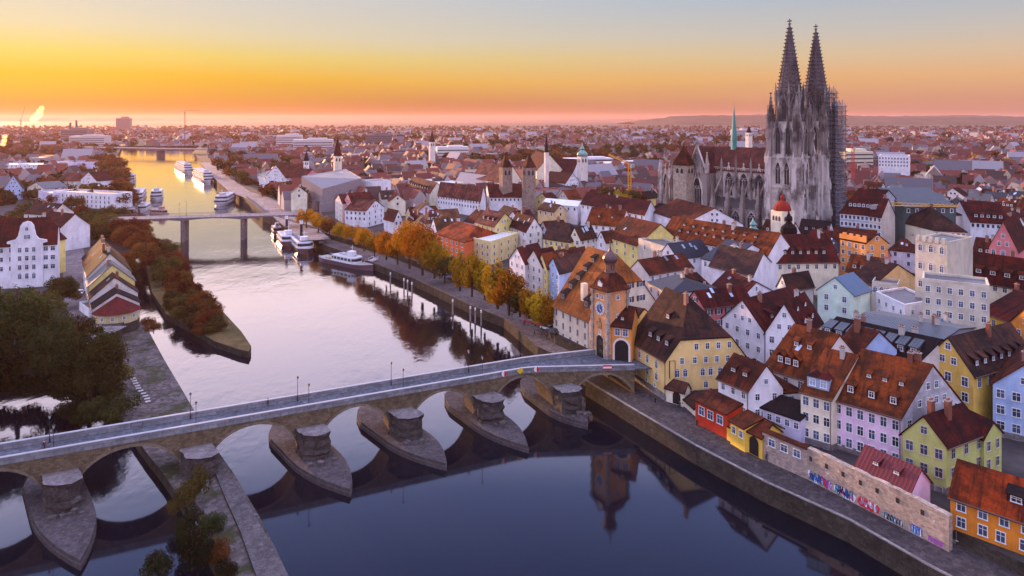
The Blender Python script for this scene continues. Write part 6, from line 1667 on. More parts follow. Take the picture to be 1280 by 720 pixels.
def place_words(px, py):
    (lx, ly), nm = min(LM, key=lambda l: (l[0][0] - px) ** 2 + ((l[0][1] - py) * 1.6) ** 2)
    dx, dy = px - lx, py - ly
    if abs(dx) > abs(dy) * 1.4: return ('left of the ' if dx < 0 else 'right of the ') + nm
    return ('beyond the ' if dy < 0 else 'in front of the ') + nm
def fill_house(x, y, w, d, rz, ze, zr, wall, roof, mode, hip, dn, ch, sk, far):
    u = Vector((math.cos(rz), math.sin(rz))); v = Vector((-u.y, u.x)); o = Vector((x, y))
    c = [o - u*w/2 - v*d/2, o + u*w/2 - v*d/2, o + u*w/2 + v*d/2, o - u*w/2 + v*d/2]
    # start with the corner pair that faces the camera
    best = max(range(4), key=lambda i: Vector(((c[(i+1)%4]-c[i]).y, -(c[(i+1)%4]-c[i]).x)).normalized().dot(-o.normalized()))
    if best in (1, 3): mode = {'L': 'G', 'G': 'L'}[mode]
    c = c[best:] + c[:best]
    big = [o + (p - o) * .97 for p in c]
    if any(sat(big, f) for f in FOOT if (f[0] - o).length < 120): return False
    px = [Q(p, zr)[0] for p in c]; top = min(Q(p, zr)[1] for p in c); bot = max(Q(p, LAND)[1] for p in c)
    for x0, y0, x1, y1, dep in GUARD:
        if y < dep and min(px) < x1 and max(px) > x0 and top < y1 - 1 and bot > y0: return False
    qx, qy = Q(o, zr)
    if qx < -20 or qx > 1300: return False
    lab = '%s%s house with %s %s roof%s %s' % ('small ' if w * d < 105 else 'broad ' if w * d > 170 else '', {'stonew': 'grey', 'pale': 'pale', 'rose': 'reddish', 'lilac': 'lilac'}.get(wall, wall), {'tan': 'tan', 'rust': 'rusty', 'red': 'red', 'dark': 'blackish', 'pink': 'salmon', 'brown': 'brown', 'orange': 'orange', 'slate': 'slate', 'zinc': 'grey'}[roof], 'hipped' if hip else 'gabled', ' and %d dormers' % dn if dn else ' and %d chimneys' % ch if ch > 1 else ' and skylights' if sk else '', place_words(qx, qy))
    t = house_core('town_house', lab, 'house', c, LAND, ze, zr, wall, roof, mode, hip0=(0, d * .4) if hip else (1, 0), hip1=(0, d * .4) if hip else (1, 0), win='auto', wstyle='far' if y > 215 else 'plain', chim=ch, sky=sk,
               dorm=(dn, .2, 1.4, 1.2, 'shed' if dn % 2 else 'gable') if dn else None, guard=False, bay=3.7 if y < 300 else 5, storey=3.3 if y < 300 else 9, wsize=(1.0, 1.5) if y < 300 else (1.3, 1.6), group='old town houses among the landmarks')
    if len(lab.split()) > 16: t['label'] = lab = ' '.join(lab.replace(' house', '').split()[:16])
    USED[lab] = USED.get(lab, 0) + 1
    return True
nf = 0; axq = math.atan2(-.85, .53)
cand = []
for i in range(-60, 60):
    for j in range(-60, 60):
        g = Vector((i * 13.2, j * 12.0)); ca, sa = math.cos(axq), math.sin(axq); x, y = g.x * ca - g.y * sa + 120, g.x * sa + g.y * ca + 280
        cand.append((x + HR.uniform(-3, 3), y + HR.uniform(-3, 3)))
cand.sort(key=lambda p: p[1])
YFILL = 452
for x, y in cand:
    if y < 120 or y > YFILL or x < bank_x(y) + 24 or abs(x) > y * .80: continue
    if nf >= 205: break
    w, d = HR.uniform(9, 16), HR.uniform(8.5, 12.5)
    rz = axq + HR.choice((0, math.pi / 2)) + HR.uniform(-.14, .14) + .25 * math.sin(x * .012) 
    ze = LAND + HR.uniform(8, 12.5); zr = ze + d * HR.uniform(.36, .58)
    wall = HR.choice(('white', 'white', 'white', 'cream', 'pale', 'yellow', 'lilac', 'ochre', 'rose', 'stonew')); roof = HR.choice(('red', 'red', 'rust', 'rust', 'brown', 'dark', 'orange', 'slate', 'zinc') if x > -10 or y < 300 else ('red', 'rust', 'pink', 'orange', 'tan', 'red', 'brown'))
    if fill_house(x, y, w, d, rz, ze, zr, wall, roof, HR.choice('LLG'), HR.random() < .2, HR.choice((0, 0, 2, 3, 4)), HR.choice((1, 1, 2)), HR.choice((0, 0, 0, 2)), y > 300): nf += 1
print('FILL', nf, 'max same label', max(USED.values()), sum(1 for v in USED.values() if v > 1))

# ------------------------------------------------------------------ the far town as one mass
def far_town():
    m = MB(); r = random.Random(9)
    def hs(x, y, w, d, h, rh, rz, mi, mr):
        ca, sa = math.cos(rz), math.sin(rz); z0, z1 = LAND - .5, LAND + h
        g = lambda a, b, z: (x + a * ca - b * sa, y + a * sa + b * ca, z)
        A, B, C, D = g(-w/2, -d/2, z1), g(w/2, -d/2, z1), g(w/2, d/2, z1), g(-w/2, d/2, z1); a, b, c, e = (q[:2] + (z0,) for q in (A, B, C, D))
        m.poly([a, b, B, A], mi); m.poly([b, c, C, B], mi); m.poly([c, e, D, C], mi); m.poly([e, a, A, D], mi)
        if rh <= 0: m.poly([A, B, C, D], mr); return
        R0, R1 = g(-w/2, 0, z1 + rh), g(w/2, 0, z1 + rh)
        m.poly([A, B, R1, R0], mr); m.poly([C, D, R0, R1], mr); m.poly([B, C, R1], mi); m.poly([D, A, R0], mi)
    n = 0
    for k in range(30000):
        y = 300 + 3600 * r.random() ** 1.7; x = r.uniform(-.82, .82) * y
        bx = bank_x(y) if y < 1500 else -1e9
        if y < 1500 and x < bx + 22:
            lx = np.interp(y, [166, 303, 403, 485, 600, 969, 1105, 1500], [-125, -172, -222, -277, -345, -551, -641, -860])
            if x > lx - 25 or r.random() < .45 or y < 420: continue
        elif y < YFILL - 6: continue
        if 90 < x < 190 and 330 < y < 460: continue
        den = math.sin(x * .006 + 1) * math.sin(y * .004) + .5 * math.sin(x * .013 - y * .009)
        if den < -.55: continue
        big = r.random() < (.05 if y < 900 else .12); w = r.uniform(9, 16) * (2.6 if big else 1.1); d = r.uniform(8, 12) * (1.4 if big else 1); h = r.uniform(4.5, 8.5) * (1.4 if big else 1) * (.75 if y > 800 else 1)
        px, py = Q((x, y), LAND + h + 5)
        if any(x0 < px < x1 and y0 - 2 < py < y1 and y < dep for x0, y0, x1, y1, dep in GUARD): continue
        warm = x < 50
        mi = r.choice((0, 0, 1, 1, 2, 6)); mr = r.choice((3, 3, 4, 4, 5, 7)) if not big else r.choice((7, 8, 8, 3))
        hs(x, y, w, d, h, 0 if (big and r.random() < .7) else d * r.uniform(.5, .75), r.choice((0, 1.57)) + .6 + .5 * math.sin(x * .003) + r.uniform(-.15, .15), mi, mr); n += 1
        if n > 5200: break
    o = m.build('distant_town', [flat((.40, .34, .34)), flat((.30, .21, .18)), flat((.20, .14, .13)), flat((.16, .036, .024)), flat((.115, .024, .02)), flat((.055, .026, .024)), flat((.5, .42, .28)), flat((.11, .10, .12)), flat((.28, .26, .29))], uv=False)
    stuff(o, 'far roofs and walls of the town fading into haze', 'distant town'); print('FAR', n)
far_town()
def far_trees():
    r = np.random.default_rng(12); base = [crown_mesh('c', 90 + i, 70, .34, 1, .8, 7, PAL['olive']) for i in range(3)]; tv = []
    for b in base:
        v = np.empty(len(b.vertices) * 3); b.vertices.foreach_get('co', v); tv.append(v.reshape(-1, 3)); bpy.data.meshes.remove(b)
    vs = []; mi = []
    for k in range(6500):
        y = 470 + 4500 * r.random() ** 1.5; x = r.uniform(-.82, .82) * y
        if y < 1500:
            bx = bank_x(y); lx = np.interp(y, [303, 403, 485, 600, 969, 1105, 1500], [-172, -222, -277, -345, -551, -641, -860])
            if lx - 8 < x < bx + 14: continue
        den = math.sin(x * .006 + 1) * math.sin(y * .004) + .5 * math.sin(x * .013 - y * .009)
        if den > -.2 and r.random() < .6: continue
        px, py = Q((x, y), 14)
        if any(x0 < px < x1 and y0 - 2 < py < y1 and y < dep for x0, y0, x1, y1, dep in GUARD): continue
        s = r.uniform(5, 10) * (1.3 if y > 1500 else 1); a = r.uniform(0, 6.28); v = tv[k % 3] * np.array([s, s, s * .9]); c_, s__ = math.cos(a), math.sin(a)
        v = np.stack([v[:, 0] * c_ - v[:, 1] * s__ + x, v[:, 0] * s__ + v[:, 1] * c_ + y, v[:, 2] + LAND + s * .55], 1); vs.append(v); mi.append(np.full(len(v) // 4, r.integers(0, 3), dtype=np.int32))
    v = np.concatenate(vs); n = len(v) // 4; me = bpy.data.meshes.new('distant_trees'); me.vertices.add(n * 4); me.loops.add(n * 4); me.polygons.add(n)
    me.vertices.foreach_set('co', v.ravel()); me.loops.foreach_set('vertex_index', np.arange(n * 4, dtype=np.int32)); me.polygons.foreach_set('loop_start', np.arange(0, n * 4, 4, dtype=np.int32)); me.polygons.foreach_set('loop_total', np.full(n, 4, dtype=np.int32))
    for p in ('olive', 'rust', 'dark'): me.materials.append(PAL[p])
    me.polygons.foreach_set('material_index', np.concatenate(mi)); me.update()
    o = bpy.data.objects.new('distant_trees', me); COL.objects.link(o); stuff(o, 'far treetops between the distant roofs', 'distant trees')
far_trees()
# ------------------------------------------------------------------ iron bridge, far bridge
def beam_bridge(label, p0, p1, z, w, piers, th, ext0=0, ext1=0, rail=True, name='bridge'):
    p0, p1 = Vector(p0), Vector(p1); u = (p1 - p0).normalized(); nn_ = perp(u); p0 = p0 - u * ext0; p1 = p1 + u * ext1; L = (p1 - p0).length
    t = thing(name, label, 'bridge', (*((p0 + p1) / 2), 0)); m = MB(); ps = sorted([0, *[(q - p0).dot(u) for q in piers], L]); n = 40
    def under(s):
        for a, b in zip(ps[:-1], ps[1:]):
            if a <= s <= b: return z - th * (.38 + .62 * (2 * (s - a) / max(b - a, .1) - 1) ** 2)
        return z - th
    for k in range(n):
        sa, sb = L * k / n, L * (k + 1) / n; za, zb_ = under(sa), under(sb)
        for o in (-w/2, w/2 - .5):
            a0, a1 = p0 + u * sa + nn_ * o, p0 + u * sb + nn_ * o; b0, b1 = a0 + nn_ * .5, a1 + nn_ * .5
            m.poly([V3(a0, za), V3(a1, zb_), V3(a1, z - .3), V3(a0, z - .3)]); m.poly([V3(b1, zb_), V3(b0, za), V3(b0, z - .3), V3(b1, z - .3)]); m.poly([V3(a0, za), V3(b0, za), V3(b1, zb_), V3(a1, zb_)])
    m.build('girder', flat((.17, .14, .16), .6), t)
    m = MB(); m.prism([p0 - nn_ * w/2 , p1 - nn_ * w/2, p1 + nn_ * w/2, p0 + nn_ * w/2], z - .3, z); m.build('deck', paving((.26, .23, .24), 2), t)
    if rail:
        m = MB()
        for o in (-w/2 + .15, w/2 - .15):
            m.bar(V3(p0 + nn_ * o, z + 1.1), V3(p1 + nn_ * o, z + 1.1), .09); m.bar(V3(p0 + nn_ * o, z + .55), V3(p1 + nn_ * o, z + .55), .06)
            for k in range(int(L / 2.5)): q = p0 + u * (k * 2.5) + nn_ * o; m.bar(V3(q, z), V3(q, z + 1.1), .06)
        m.build('railing', flat((.14, .13, .15), .5), t)
    for q in piers:
        m = MB(); hw = w / 2 - 1.2
        pts = [q + u * a + nn_ * b for a, b in ((-1.05, -hw), (0, -hw - 2), (1.05, -hw), (1.05, hw), (0, hw + 2), (-1.05, hw))]; m.prism(pts, -2, z - th * .9); m.build('pier', stone((.30, .24, .23), 1.2, .4), t)
    return t
b0, b1 = P(172, 272, 12), P(359, 267, 12); ub = (b1 - b0).normalized()
def on_line(px, a, u): k = (px - 640) / F; s = (k * a.y - a.x) / (u.x - k * u.y); return a + u * s
eb = beam_bridge('flat steel bridge on two stone piers crossing the golden river', b0, b1, 12, 11, [on_line(231, b0, ub), on_line(305, b0, ub)], 1.9, 12, 10)
nn_ = perp(ub)
for s_, px in (('left', 226), ('right', 231)):
    q = on_line(px, b0, ub) + nn_ * (-3 if s_ == 'left' else 3); lamp('thin street lamp on the steel bridge, %s one of the pair' % s_, (*q, 12), 7, 'lamps on the steel bridge')
f0, f1 = P(128, 184, 12), P(246, 186, 12); uf = (f1 - f0).normalized()
beam_bridge('distant dark road bridge where the river glows yellow', f0, f1, 12, 18, [on_line(201, f0, uf)], 4, 60, 120)

# ------------------------------------------------------------------ ships and boats
WHP = flat((.78, .78, .82), .35, .5)
def hull(m, L, B, D, n=16, bow=.28, stern=.1, sheer=.8, z0=-.5):
    """pointed bow at +x; hull from -L/2 to L/2"""
    rows = []
    for i in range(n + 1):
        t_ = i / n; x = -L/2 + L * t_
        b = B / 2 * min(1, (1 - ((t_ - (1 - bow)) / bow) ** 2) if t_ > 1 - bow else 1, .72 + .28 * min(1, t_ / stern)); b = max(b, .06)
        z = D + sheer * max(0, (t_ - .6) / .4) ** 2 + sheer * .4 * max(0, (.2 - t_) / .2) ** 2
        rows.append(((x, -b * .82, z0), (x, -b, z), (x, b, z), (x, b * .82, z0)))
    for r0, r1 in zip(rows[:-1], rows[1:]):
        m.poly([r0[0], r1[0], r1[1], r0[1]]); m.poly([r1[3], r0[3], r0[2], r1[2]]); m.poly([r0[1], r1[1], r1[2], r0[2]], 1); m.poly([r0[3], r1[3], r1[0], r0[0]])
    m.poly([rows[0][3], rows[0][0], rows[0][1], rows[0][2]]); return rows
def rbox(m, x0, x1, w, z0, z1, r=.25, mi=0):
    """box with chamfered ends"""
    c = min(w * r, (x1 - x0) * .3); pts = [(x0, -w/2), (x1 - c, -w/2), (x1, -w/2 + c), (x1, w/2 - c), (x1 - c, w/2), (x0, w/2)]; m.prism(pts, z0, z1, mi)
def ship(label, p, head, L, B, D=1.6, decks=2, hullc=(.46,.44,.47), cab=(.5,.48,.51), x0=-.44, x1=.34, dh=2.6, funnel=None, mast=True, name='ship', group=None, stepped=.05):
    t = thing(name, label, 'ship', (p[0], p[1], WZ), group); ang = math.atan2(head[1], head[0])
    def put(nm, m, mats, par=None):
        return part(nm, m.mesh(nm, mats, uv=False), par or t, (0, 0, 0), ang if par is None else 0)
    m = MB(); hull(m, L, B, D); put('hull', m, [flat(hullc, .4, .5), flat((.35, .33, .33))])
    m = MB(); rb = MB(); rb_ = []
    z = D
    for k in range(decks):
        a, b = L * (x0 + k * stepped), L * (x1 - k * stepped); w = B * (.9 - .07 * k)
        rbox(m, a, b, w, z, z + dh * .32); rbox(rb, a + .05, b - .05, w - .1, z + dh * .32, z + dh * .78); rbox(m, a, b, w, z + dh * .78, z + dh); z += dh
        n = int((b - a) / 2.2)
        for i in range(n):
            for sy in (-1, 1): m.box((a + (i + .5) * (b - a) / n, sy * (w / 2 - .03), z - dh * .7), .35, .12, dh * .52)
    put('cabin', m, [flat(cab, .4, .4)]); put('window_band', rb, [flat((.03, .035, .05), .15, .6)])
    m = MB(); a, b = L * (x0 + decks * stepped), L * (x1 - decks * stepped); rbox(m, a, b, B * .72, z, z + .12)
    for k in range(5): m.box((lerp(a, b, (k + .5) / 5), 0, z + .12), (b - a) * .12, B * (.2 + .1 * (k % 2)), .5)
    put('sun_deck', m, [flat((.45, .45, .5), .5)])
    m = MB(); rbox(m, b - 4.5, b - .8, B * .42, z + .12, z + 2.2); put('wheelhouse', m, [flat(cab, .4)])
    m = MB()
    for sy in (-1, 1):
        m.bar((-L * .47, sy * B * .44, D + 1), (L * .30, sy * B * .44, D + 1), .05)
        for k in range(int(L / 3)): x = -L * .47 + k * 2.3; m.bar((min(x, L * .3), sy * B * .44, D), (min(x, L * .3), sy * B * .44, D + 1), .04)
    put('railing', m, [WHP])
    if mast: m = MB(); m.bar((b - 2.5, 0, z + 2), (b - 2.5, 0, z + 5), .1); m.bar((b - 2.5, -1, z + 4), (b - 2.5, 1, z + 4), .06); put('mast', m, [WHP])
    if funnel:
        m = MB(); m.frustum((funnel[0], 0, z - dh * .5), .75, .65, funnel[1], 10); f = put('funnel', m, [flat((.03, .025, .03), .4)])
        m = MB(); m.frustum((funnel[0], 0, z - dh * .5 + funnel[1] * .80), .8, .8, funnel[1] * .17, 10); part('funnel_band', m.mesh('funnel_band', [WHP], uv=False), f, (0, 0, 0))
    return t
def between(pa, pb): a, b = P(*pa, 0), P(*pb, 0); return (a + b) / 2, (a - b).normalized(), (a - b).length
c_, h_, l_ = between((220, 207), (241, 217)); ship('far white river cruise ship moored on the right bank', c_, -h_, min(l_, 120), 11, 1.8, 3, name='cruise_ship', x1=.42, group='river cruise ships')
c_, h_, l_ = between((243, 217), (266, 229)); ship('nearer white river cruise ship moored on the right bank', c_, -h_, min(l_, 110), 11, 1.8, 3, name='cruise_ship', x1=.42, group='river cruise ships')
ship('white excursion ship with dark window bands alone by the right bank', P(281, 252, 0), -ub.orthogonal(), 40, 11, 1.6, 2, name='excursion_ship', x1=.40)
ship('white rounded excursion boat on the left bank behind the steel bridge', P(196, 246, 0), Vector((.42, -.9)), 34, 9.5, 1.4, 2, name='excursion_ship', x1=.36)
ship('long houseboat with pale roof moored behind the trees on the left bank', P(172, 247, 0), Vector((.42, -.9)), 62, 11, 1.4, 2, (.28,.2,.22), (.5,.46,.5), name='houseboat', mast=False)
ship('small white motor yacht pointing at the steel bridge', P(180, 261, 0), Vector((.3, -.95)), 24, 6, 1.5, 1, name='yacht')
ship('little moored boat with brown tarpaulin cover by the steel bridge', P(200, 267, 0), Vector((.95, -.3)), 15, 5, 1.2, 1, (.5,.35,.3), (.42,.22,.16), name='covered_boat', mast=False)
ship('tiny passenger boat furthest up the left bank', P(164, 225, 0), Vector((.4, -.9)), 26, 8, 1.4, 2, name='excursion_ship')
ship('left paddle tug with black funnel and white band at the museum quay', P(359, 301, 0), Vector((.45, -.89)), 27, 8.5, 2.0, 1, (.10,.03,.03), (.72,.72,.8), -.34, .3, 3.0, (-2, 11), name='tugboat', group='old tugboats at the museum quay')
ship('right paddle tug with black funnel and white band nearer the barge', P(378, 309, 0), Vector((.45, -.89)), 31, 8.5, 2.0, 1, (.09,.03,.03), (.72,.72,.8), -.38, .3, 3.0, (-3, 11), name='tugboat', group='old tugboats at the museum quay')
ship('small dark boat at the far end of the tugboats', P(346, 290, 0), Vector((.45, -.89)), 14, 5, 1.6, 1, (.07,.05,.06), (.3,.25,.28), name='workboat')
c_, h_, l_ = between((407, 323), (463, 335)); bg_ = ship('long dark barge with white wheelhouse moored along the autumn quay', c_, -h_, 36, 7, 1.9, 1, (.13,.07,.09), (.76,.76,.8), -.2, .22, 2.7, name='barge', mast=True)
m = MB()
for k in range(4): m.box((-12.5 + k * 2.6, 0, 1.95), 1.9, 4.2, .6, 0)
part('hatch', m.mesh('hatch', [flat((.42, .34, .22))], uv=False), bg_, (0, 0, 0), math.atan2(-h_.y, -h_.x))
# floating landing stage and gangways
for (pa, pb, lb) in (((394, 300), (402, 303), 'wide grey gangway from the quay beside the tugboats'), ((463, 328), (470, 324), 'short white gangway from the barge to the quay')):
    a, b = P(*pa, 1.5), P(*pb, 2.2); t = thing('gangway', lb, 'gangway', (*a, 1.5)); m = MB(); d = perp(b - a) * 1.2; m.prism([a - d, b - d, b + d, a + d], 2.0, [2.2, 2.6, 2.6, 2.2]); m.build('walkway', flat((.5, .47, .48)), t)
    m = MB()
    for sg in (-1, 1): m.bar(V3(a + d * sg, 3.2), V3(b + d * sg, 3.6), .08); m.bar(V3(a + d * sg, 2.2), V3(a + d * sg, 3.2), .08); m.bar(V3(b + d * sg, 2.6), V3(b + d * sg, 3.6), .08)
    m.build('handrail', WHP, t)
# mooring posts
m = MB(); m.frustum((0, 0, -1), .27, .24, 4.1, 10); pm = m.mesh('post', [flat((.30, .25, .24))], uv=False); m = MB(); m.frustum((0, 0, 3.1), .28, .28, .7, 10); m.frustum((0, 0, 3.8), .28, .05, .25, 10); cm_ = m.mesh('cap', [WHP], uv=False)
for i, (px, py) in enumerate(((488, 353), (505, 361), (509.5, 363), (515, 366), (566, 389), (588, 398), (594, 400), (601.5, 403))):
    q = P(px, py, 0); t = thing('mooring_post', 'white capped mooring post %s' % ('standing alone nearest the barge', 'first of a group of three, left', 'middle of a group of three', 'right one of a group of three', 'standing alone between both groups', 'left one of the group by the autumn quay end', 'middle one of the group by the quay end', 'nearest mooring post to the old bridge')[i], 'mooring post', (*q, 0), 'mooring posts along the landing quay'); part('post', pm, t, (0, 0, 0)); part('cap', cm_, t, (0, 0, 0))
# promenade wall with stone piers, kiosk
t = thing('promenade_wall', 'low stone wall with piers between landing quay and autumn avenue', 'wall', (-12, 248, LAND)); m = MB(); pr_ = MB()
pw = away([Vector(p) for p in prom], .6, -1)
for a, b in zip(pw[:-1], pw[1:]):
    d = perp(b - a) * .25; q = [a - d, a + d, b + d, b - d]; q = q if (q[1]-q[0]).cross(q[2]-q[0]) > 0 else q[::-1]; m.prism(q, LAND - .1, LAND + .55); n = int((b - a).length / 3)
    for k in range(n): e = lerp(a, b, k / n); pr_.box((e.x, e.y, LAND - .1), .55, .55, 1.25, 0)
m.build('wall', stone((.30, .25, .24), 1, .3), t); pr_.build('pier', stone((.38, .33, .31), 1, .3), t)
kq = P(557, 345, LAND); t = thing('kiosk', 'small blue kiosk with pointed slate roof under the golden trees', 'kiosk', (*kq, LAND)); m = MB(); m.frustum((*kq, LAND), 3.2, 3.2, 3.4, 6, 0, .3); m.build('wall', flat((.22, .25, .42)), t)
m = MB(); m.frustum((*kq, LAND + 3.3), 4.4, 1.2, 1.6, 6, 0, .3); m.frustum((*kq, LAND + 4.9), 1.2, .05, 1.8, 6, 0, .3); m.build('roof', metal_roof((.17, .17, .24)), t)
m = MB()
for k in range(6): a = .3 + math.pi / 6 + k * math.pi / 3; m.box((kq.x + 2.78 * math.cos(a), kq.y + 2.78 * math.sin(a), LAND + 1.2), .1, 1.7, 1.3, a)
m.build('window', flat((.5, .55, .65), .2), t)
# benches and tables along the promenade
for i in range(9):
    q = lerp(Vector(prom[1]), Vector(prom[3]), .06 + i * .1) ; d_ = (Vector(prom[3]) - Vector(prom[1])).normalized(); rz = math.atan2(d_.y, d_.x); q = q - perp(d_) * -3.0
    t = thing('bench', 'wooden promenade bench facing the river', 'bench', (*q, LAND), 'promenade benches'); m = MB(); m.box((0, 0, .42), 2.0, .5, .08); part('seat', m.mesh('seat', [flat((.28, .16, .09))], uv=False), t, (0, 0, 0), rz)
    m = MB(); m.box((0, .25, .5), 2.0, .07, .5); part('backrest', m.mesh('backrest', [flat((.28, .16, .09))], uv=False), t, (0, 0, 0), rz)
    for sx in (-.8, .8): m = MB(); m.box((sx, 0, 0), .1, .5, .42); part('leg', m.mesh('leg', [DARKM], uv=False), t, (0, 0, 0), rz)

# ------------------------------------------------------------------ cranes
def crane(label, px, Y, zb, zt, jl, jang, up, col, jib2=6, name='tower_crane'):
    x = (px - 640) / F * Y; t = thing(name, label, 'crane', (x, Y, zb)); mt = flat(col, .5); w = .8
    m = MB()
    for sx in (-w, w):
        for sy in (-w, w): m.bar((x + sx, Y + sy, zb), (x + sx, Y + sy, zt), .16)
    z = zb; k = 0
    while z < zt - 1.6:
        for (a, b), (c, d) in (((-w, -w), (w, -w)), ((w, -w), (w, w)), ((w, w), (-w, w)), ((-w, w), (-w, -w))):
            a, b, c, d = (a, b, c, d) if k % 2 else (c, d, a, b); m.bar((x + a, Y + b, z), (x + c, Y + d, z + 1.6), .09)
        z += 1.6; k += 1
    m.build('mast', mt, t)
    d = Vector((math.cos(jang), math.sin(jang))); e = V3(Vector((x, Y)) + d * jl, zt + up); s = V3(Vector((x, Y)) - d * jib2, zt); m = MB(); up_ = Vector((0, 0, 1.3)); side = Vector((-d.y, d.x, 0)) * .6; o = V3((x, Y), zt)
    m.bar(o + side, e + side * .5, .14); m.bar(o - side, e - side * .5, .14); m.bar(o + up_, e + up_ * .4, .14); n = int(jl / 1.8)
    for k in range(n):
        a, b = lerp(o, e, k / n), lerp(o, e, (k + 1) / n); m.bar(a + side, lerp(a, b, .5) + up_, .08); m.bar(lerp(a, b, .5) + up_, b - side, .08)
    m.build('jib', mt, t); m = MB(); m.bar(o, s, .35); m.box((s.x, s.y, zt - 1.8), 2.2, 1.6, 1.9, jang); m.build('counter_jib', flat((.3, .3, .3)), t)
    m = MB(); m.box((x + .9, Y - .9, zt - 2), 1.3, 1.3, 1.9, jang); m.build('cab', flat((.5, .5, .52)), t); return t
crane('yellow tower crane with raised drooping jib left of the cathedral choir', 787, 400, 12, 38, 14, 2.5, 5, (.70, .33, .02), 2)
crane('red tower crane behind the scaffolded cathedral tower', 1066, 520, LAND, 43, 22, 2.6, 2, (.55, .04, .03), 10)
crane('low yellow crane with long level jib in front of dark green theatre', 1101, 290, 8, 28, 31, -.12, -.3, (.70, .36, .02), 3)
crane('leaning dark harbour crane on the far left horizon', 26, 1500, LAND, 62, 42, 2.0, 30, (.05, .04, .04), 8, 'harbour_crane')
crane('thin dark crane on the skyline above the far bridge', 231, 1500, LAND, 82, 30, .3, 1, (.06, .05, .05), 10)

# far large buildings on the left horizon
def block(label, px, py, Y, w, d, h, col, name='building', stacks=0):
    x = (px - 640) / F * Y; t = thing(name, label, 'building', (x, Y, LAND)); m = MB(); m.box((x, Y, LAND), w, d, h, .2); m.box((x + w * .1, Y, LAND + h), w * .5, d * .6, h * .12, .2); m.build('wall', flat(col), t)
    m = MB(); r_ = int(h / 4.5); n = max(3, int(w / 6))
    for i in range(r_): m.box((x - .1 * d * .5 * 0 + .1 * 0, Y, LAND + 2.2 + i * 4.4), w * .98, d + .3, 1.5, .2)
    m.build('window_band', flat((.06, .06, .08), .25), t)
    if stacks:
        m = MB()
        for k in range(stacks): m.frustum((x - w * .3 + k * w * .25, Y, LAND + h), 2.6, 2.2, 16 + 6 * (k % 2), 10)
        m.build('chimney_stack', flat((.14, .10, .10)), t)
    return t
block('power station with dark chimney stacks on the far left horizon', 97, 165, 1700, 60, 40, 34, (.25, .17, .16), 'power_station', 2)
block('pale industrial block right of the power station', 113, 172, 1500, 70, 40, 22, (.55, .48, .46))
block('dark slab high rise on the skyline above the far bridge', 155, 150, 3200, 60, 30, 62, (.25, .2, .2), 'high_rise')
block('pale apartment block in the haze above the museum', 392, 165, 1250, 70, 25, 22, (.62, .56, .54), 'apartment_block')
block('pale long apartment block left of the far thin tower', 362, 162, 1400, 50, 25, 26, (.62, .56, .54), 'apartment_block')
block('dark square block with stepped top on the middle skyline', 473, 160, 1500, 55, 40, 26, (.16, .12, .13), 'high_rise')
block('white flat block in the haze right of the thin tower', 565, 166, 1050, 48, 25, 17, (.68, .64, .62), 'apartment_block')
block('yellow lit and white block right of the scaffolded tower', 1066, 168, 760, 34, 22, 24, (.66, .58, .42), 'apartment_block')
block('pale hospital slab between green spire and cathedral', 930, 160, 2100, 75, 30, 26, (.5, .46, .5), 'high_rise')
block('wide white terrace block in front of the far trees', 735, 180, 800, 55, 22, 14, (.68, .66, .68), 'apartment_block')
block('long white hall left of the choir roof', 790, 185, 760, 60, 22, 12, (.66, .64, .68), 'hall')

# ------------------------------------------------------------------ steam
def steam(label, px, py, Y, parts_, dens, seed, col=(.95, .93, .95)):
    r = random.Random(seed); c = V3(((px - 640) / F * Y, Y), H - (py - HZ) * Y / F); k = Y / F; import bmesh
    bm = bmesh.new()
    for dx, dy, rr in parts_:
        q = bmesh.ops.create_icosphere(bm, subdivisions=3, radius=rr * k)
        for v in q['verts']:
            n = v.co.normalized(); f = 1 + .22 * math.sin(n.x * 7 + seed + dx) * math.sin(n.y * 6 + dy) + .16 * math.sin(n.z * 11 + n.x * 9 + dy)
            v.co = v.co * f + Vector((dx * k, r.uniform(-.3, .3) * rr * k, -dy * k))
    me = bpy.data.meshes.new('steam_plume'); bm.to_mesh(me); bm.free()
    b = NB('steam'); v = b.n('ShaderNodeVolumePrincipled'); v.inputs['Color'].default_value = (*col, 1); v.inputs['Density'].default_value = dens; v.inputs['Anisotropy'].default_value = .7
    b.l(v.outputs[0], b.out.inputs['Volume']); me.materials.append(b.m); o = bpy.data.objects.new('steam_plume', me); o.location = c; COL.objects.link(o); tag(o, label, 'steam'); return o
steam('bright sunlit steam plume rising on the far left horizon', 46, 146, 1600, ((-4, 3, 4), (-1, 0, 4.5), (2, -3, 4.5), (4, -7, 4), (6, -11, 3)), .02, 1, (1, .85, .55))
steam('small steam plume at the very left edge over the sheds', 5, 176, 1100, ((-1, 4, 3), (0, 0, 3), (1, -5, 3)), .05, 2, (1, .75, .4))
steam('white chimney steam drifting over the roofs right of the cathedral', 1152, 223, 560, ((-12, 2, 5), (-5, 0, 6), (2, -3, 6), (7, 0, 6), (12, 5, 5), (13, 10, 3)), .10, 3)
steam('small white steam puff left of the cathedral choir', 811, 193, 760, ((-1, 3, 2), (-2, 0, 2.5), (1, -1, 2.5), (4, 2, 2)), .08, 4)

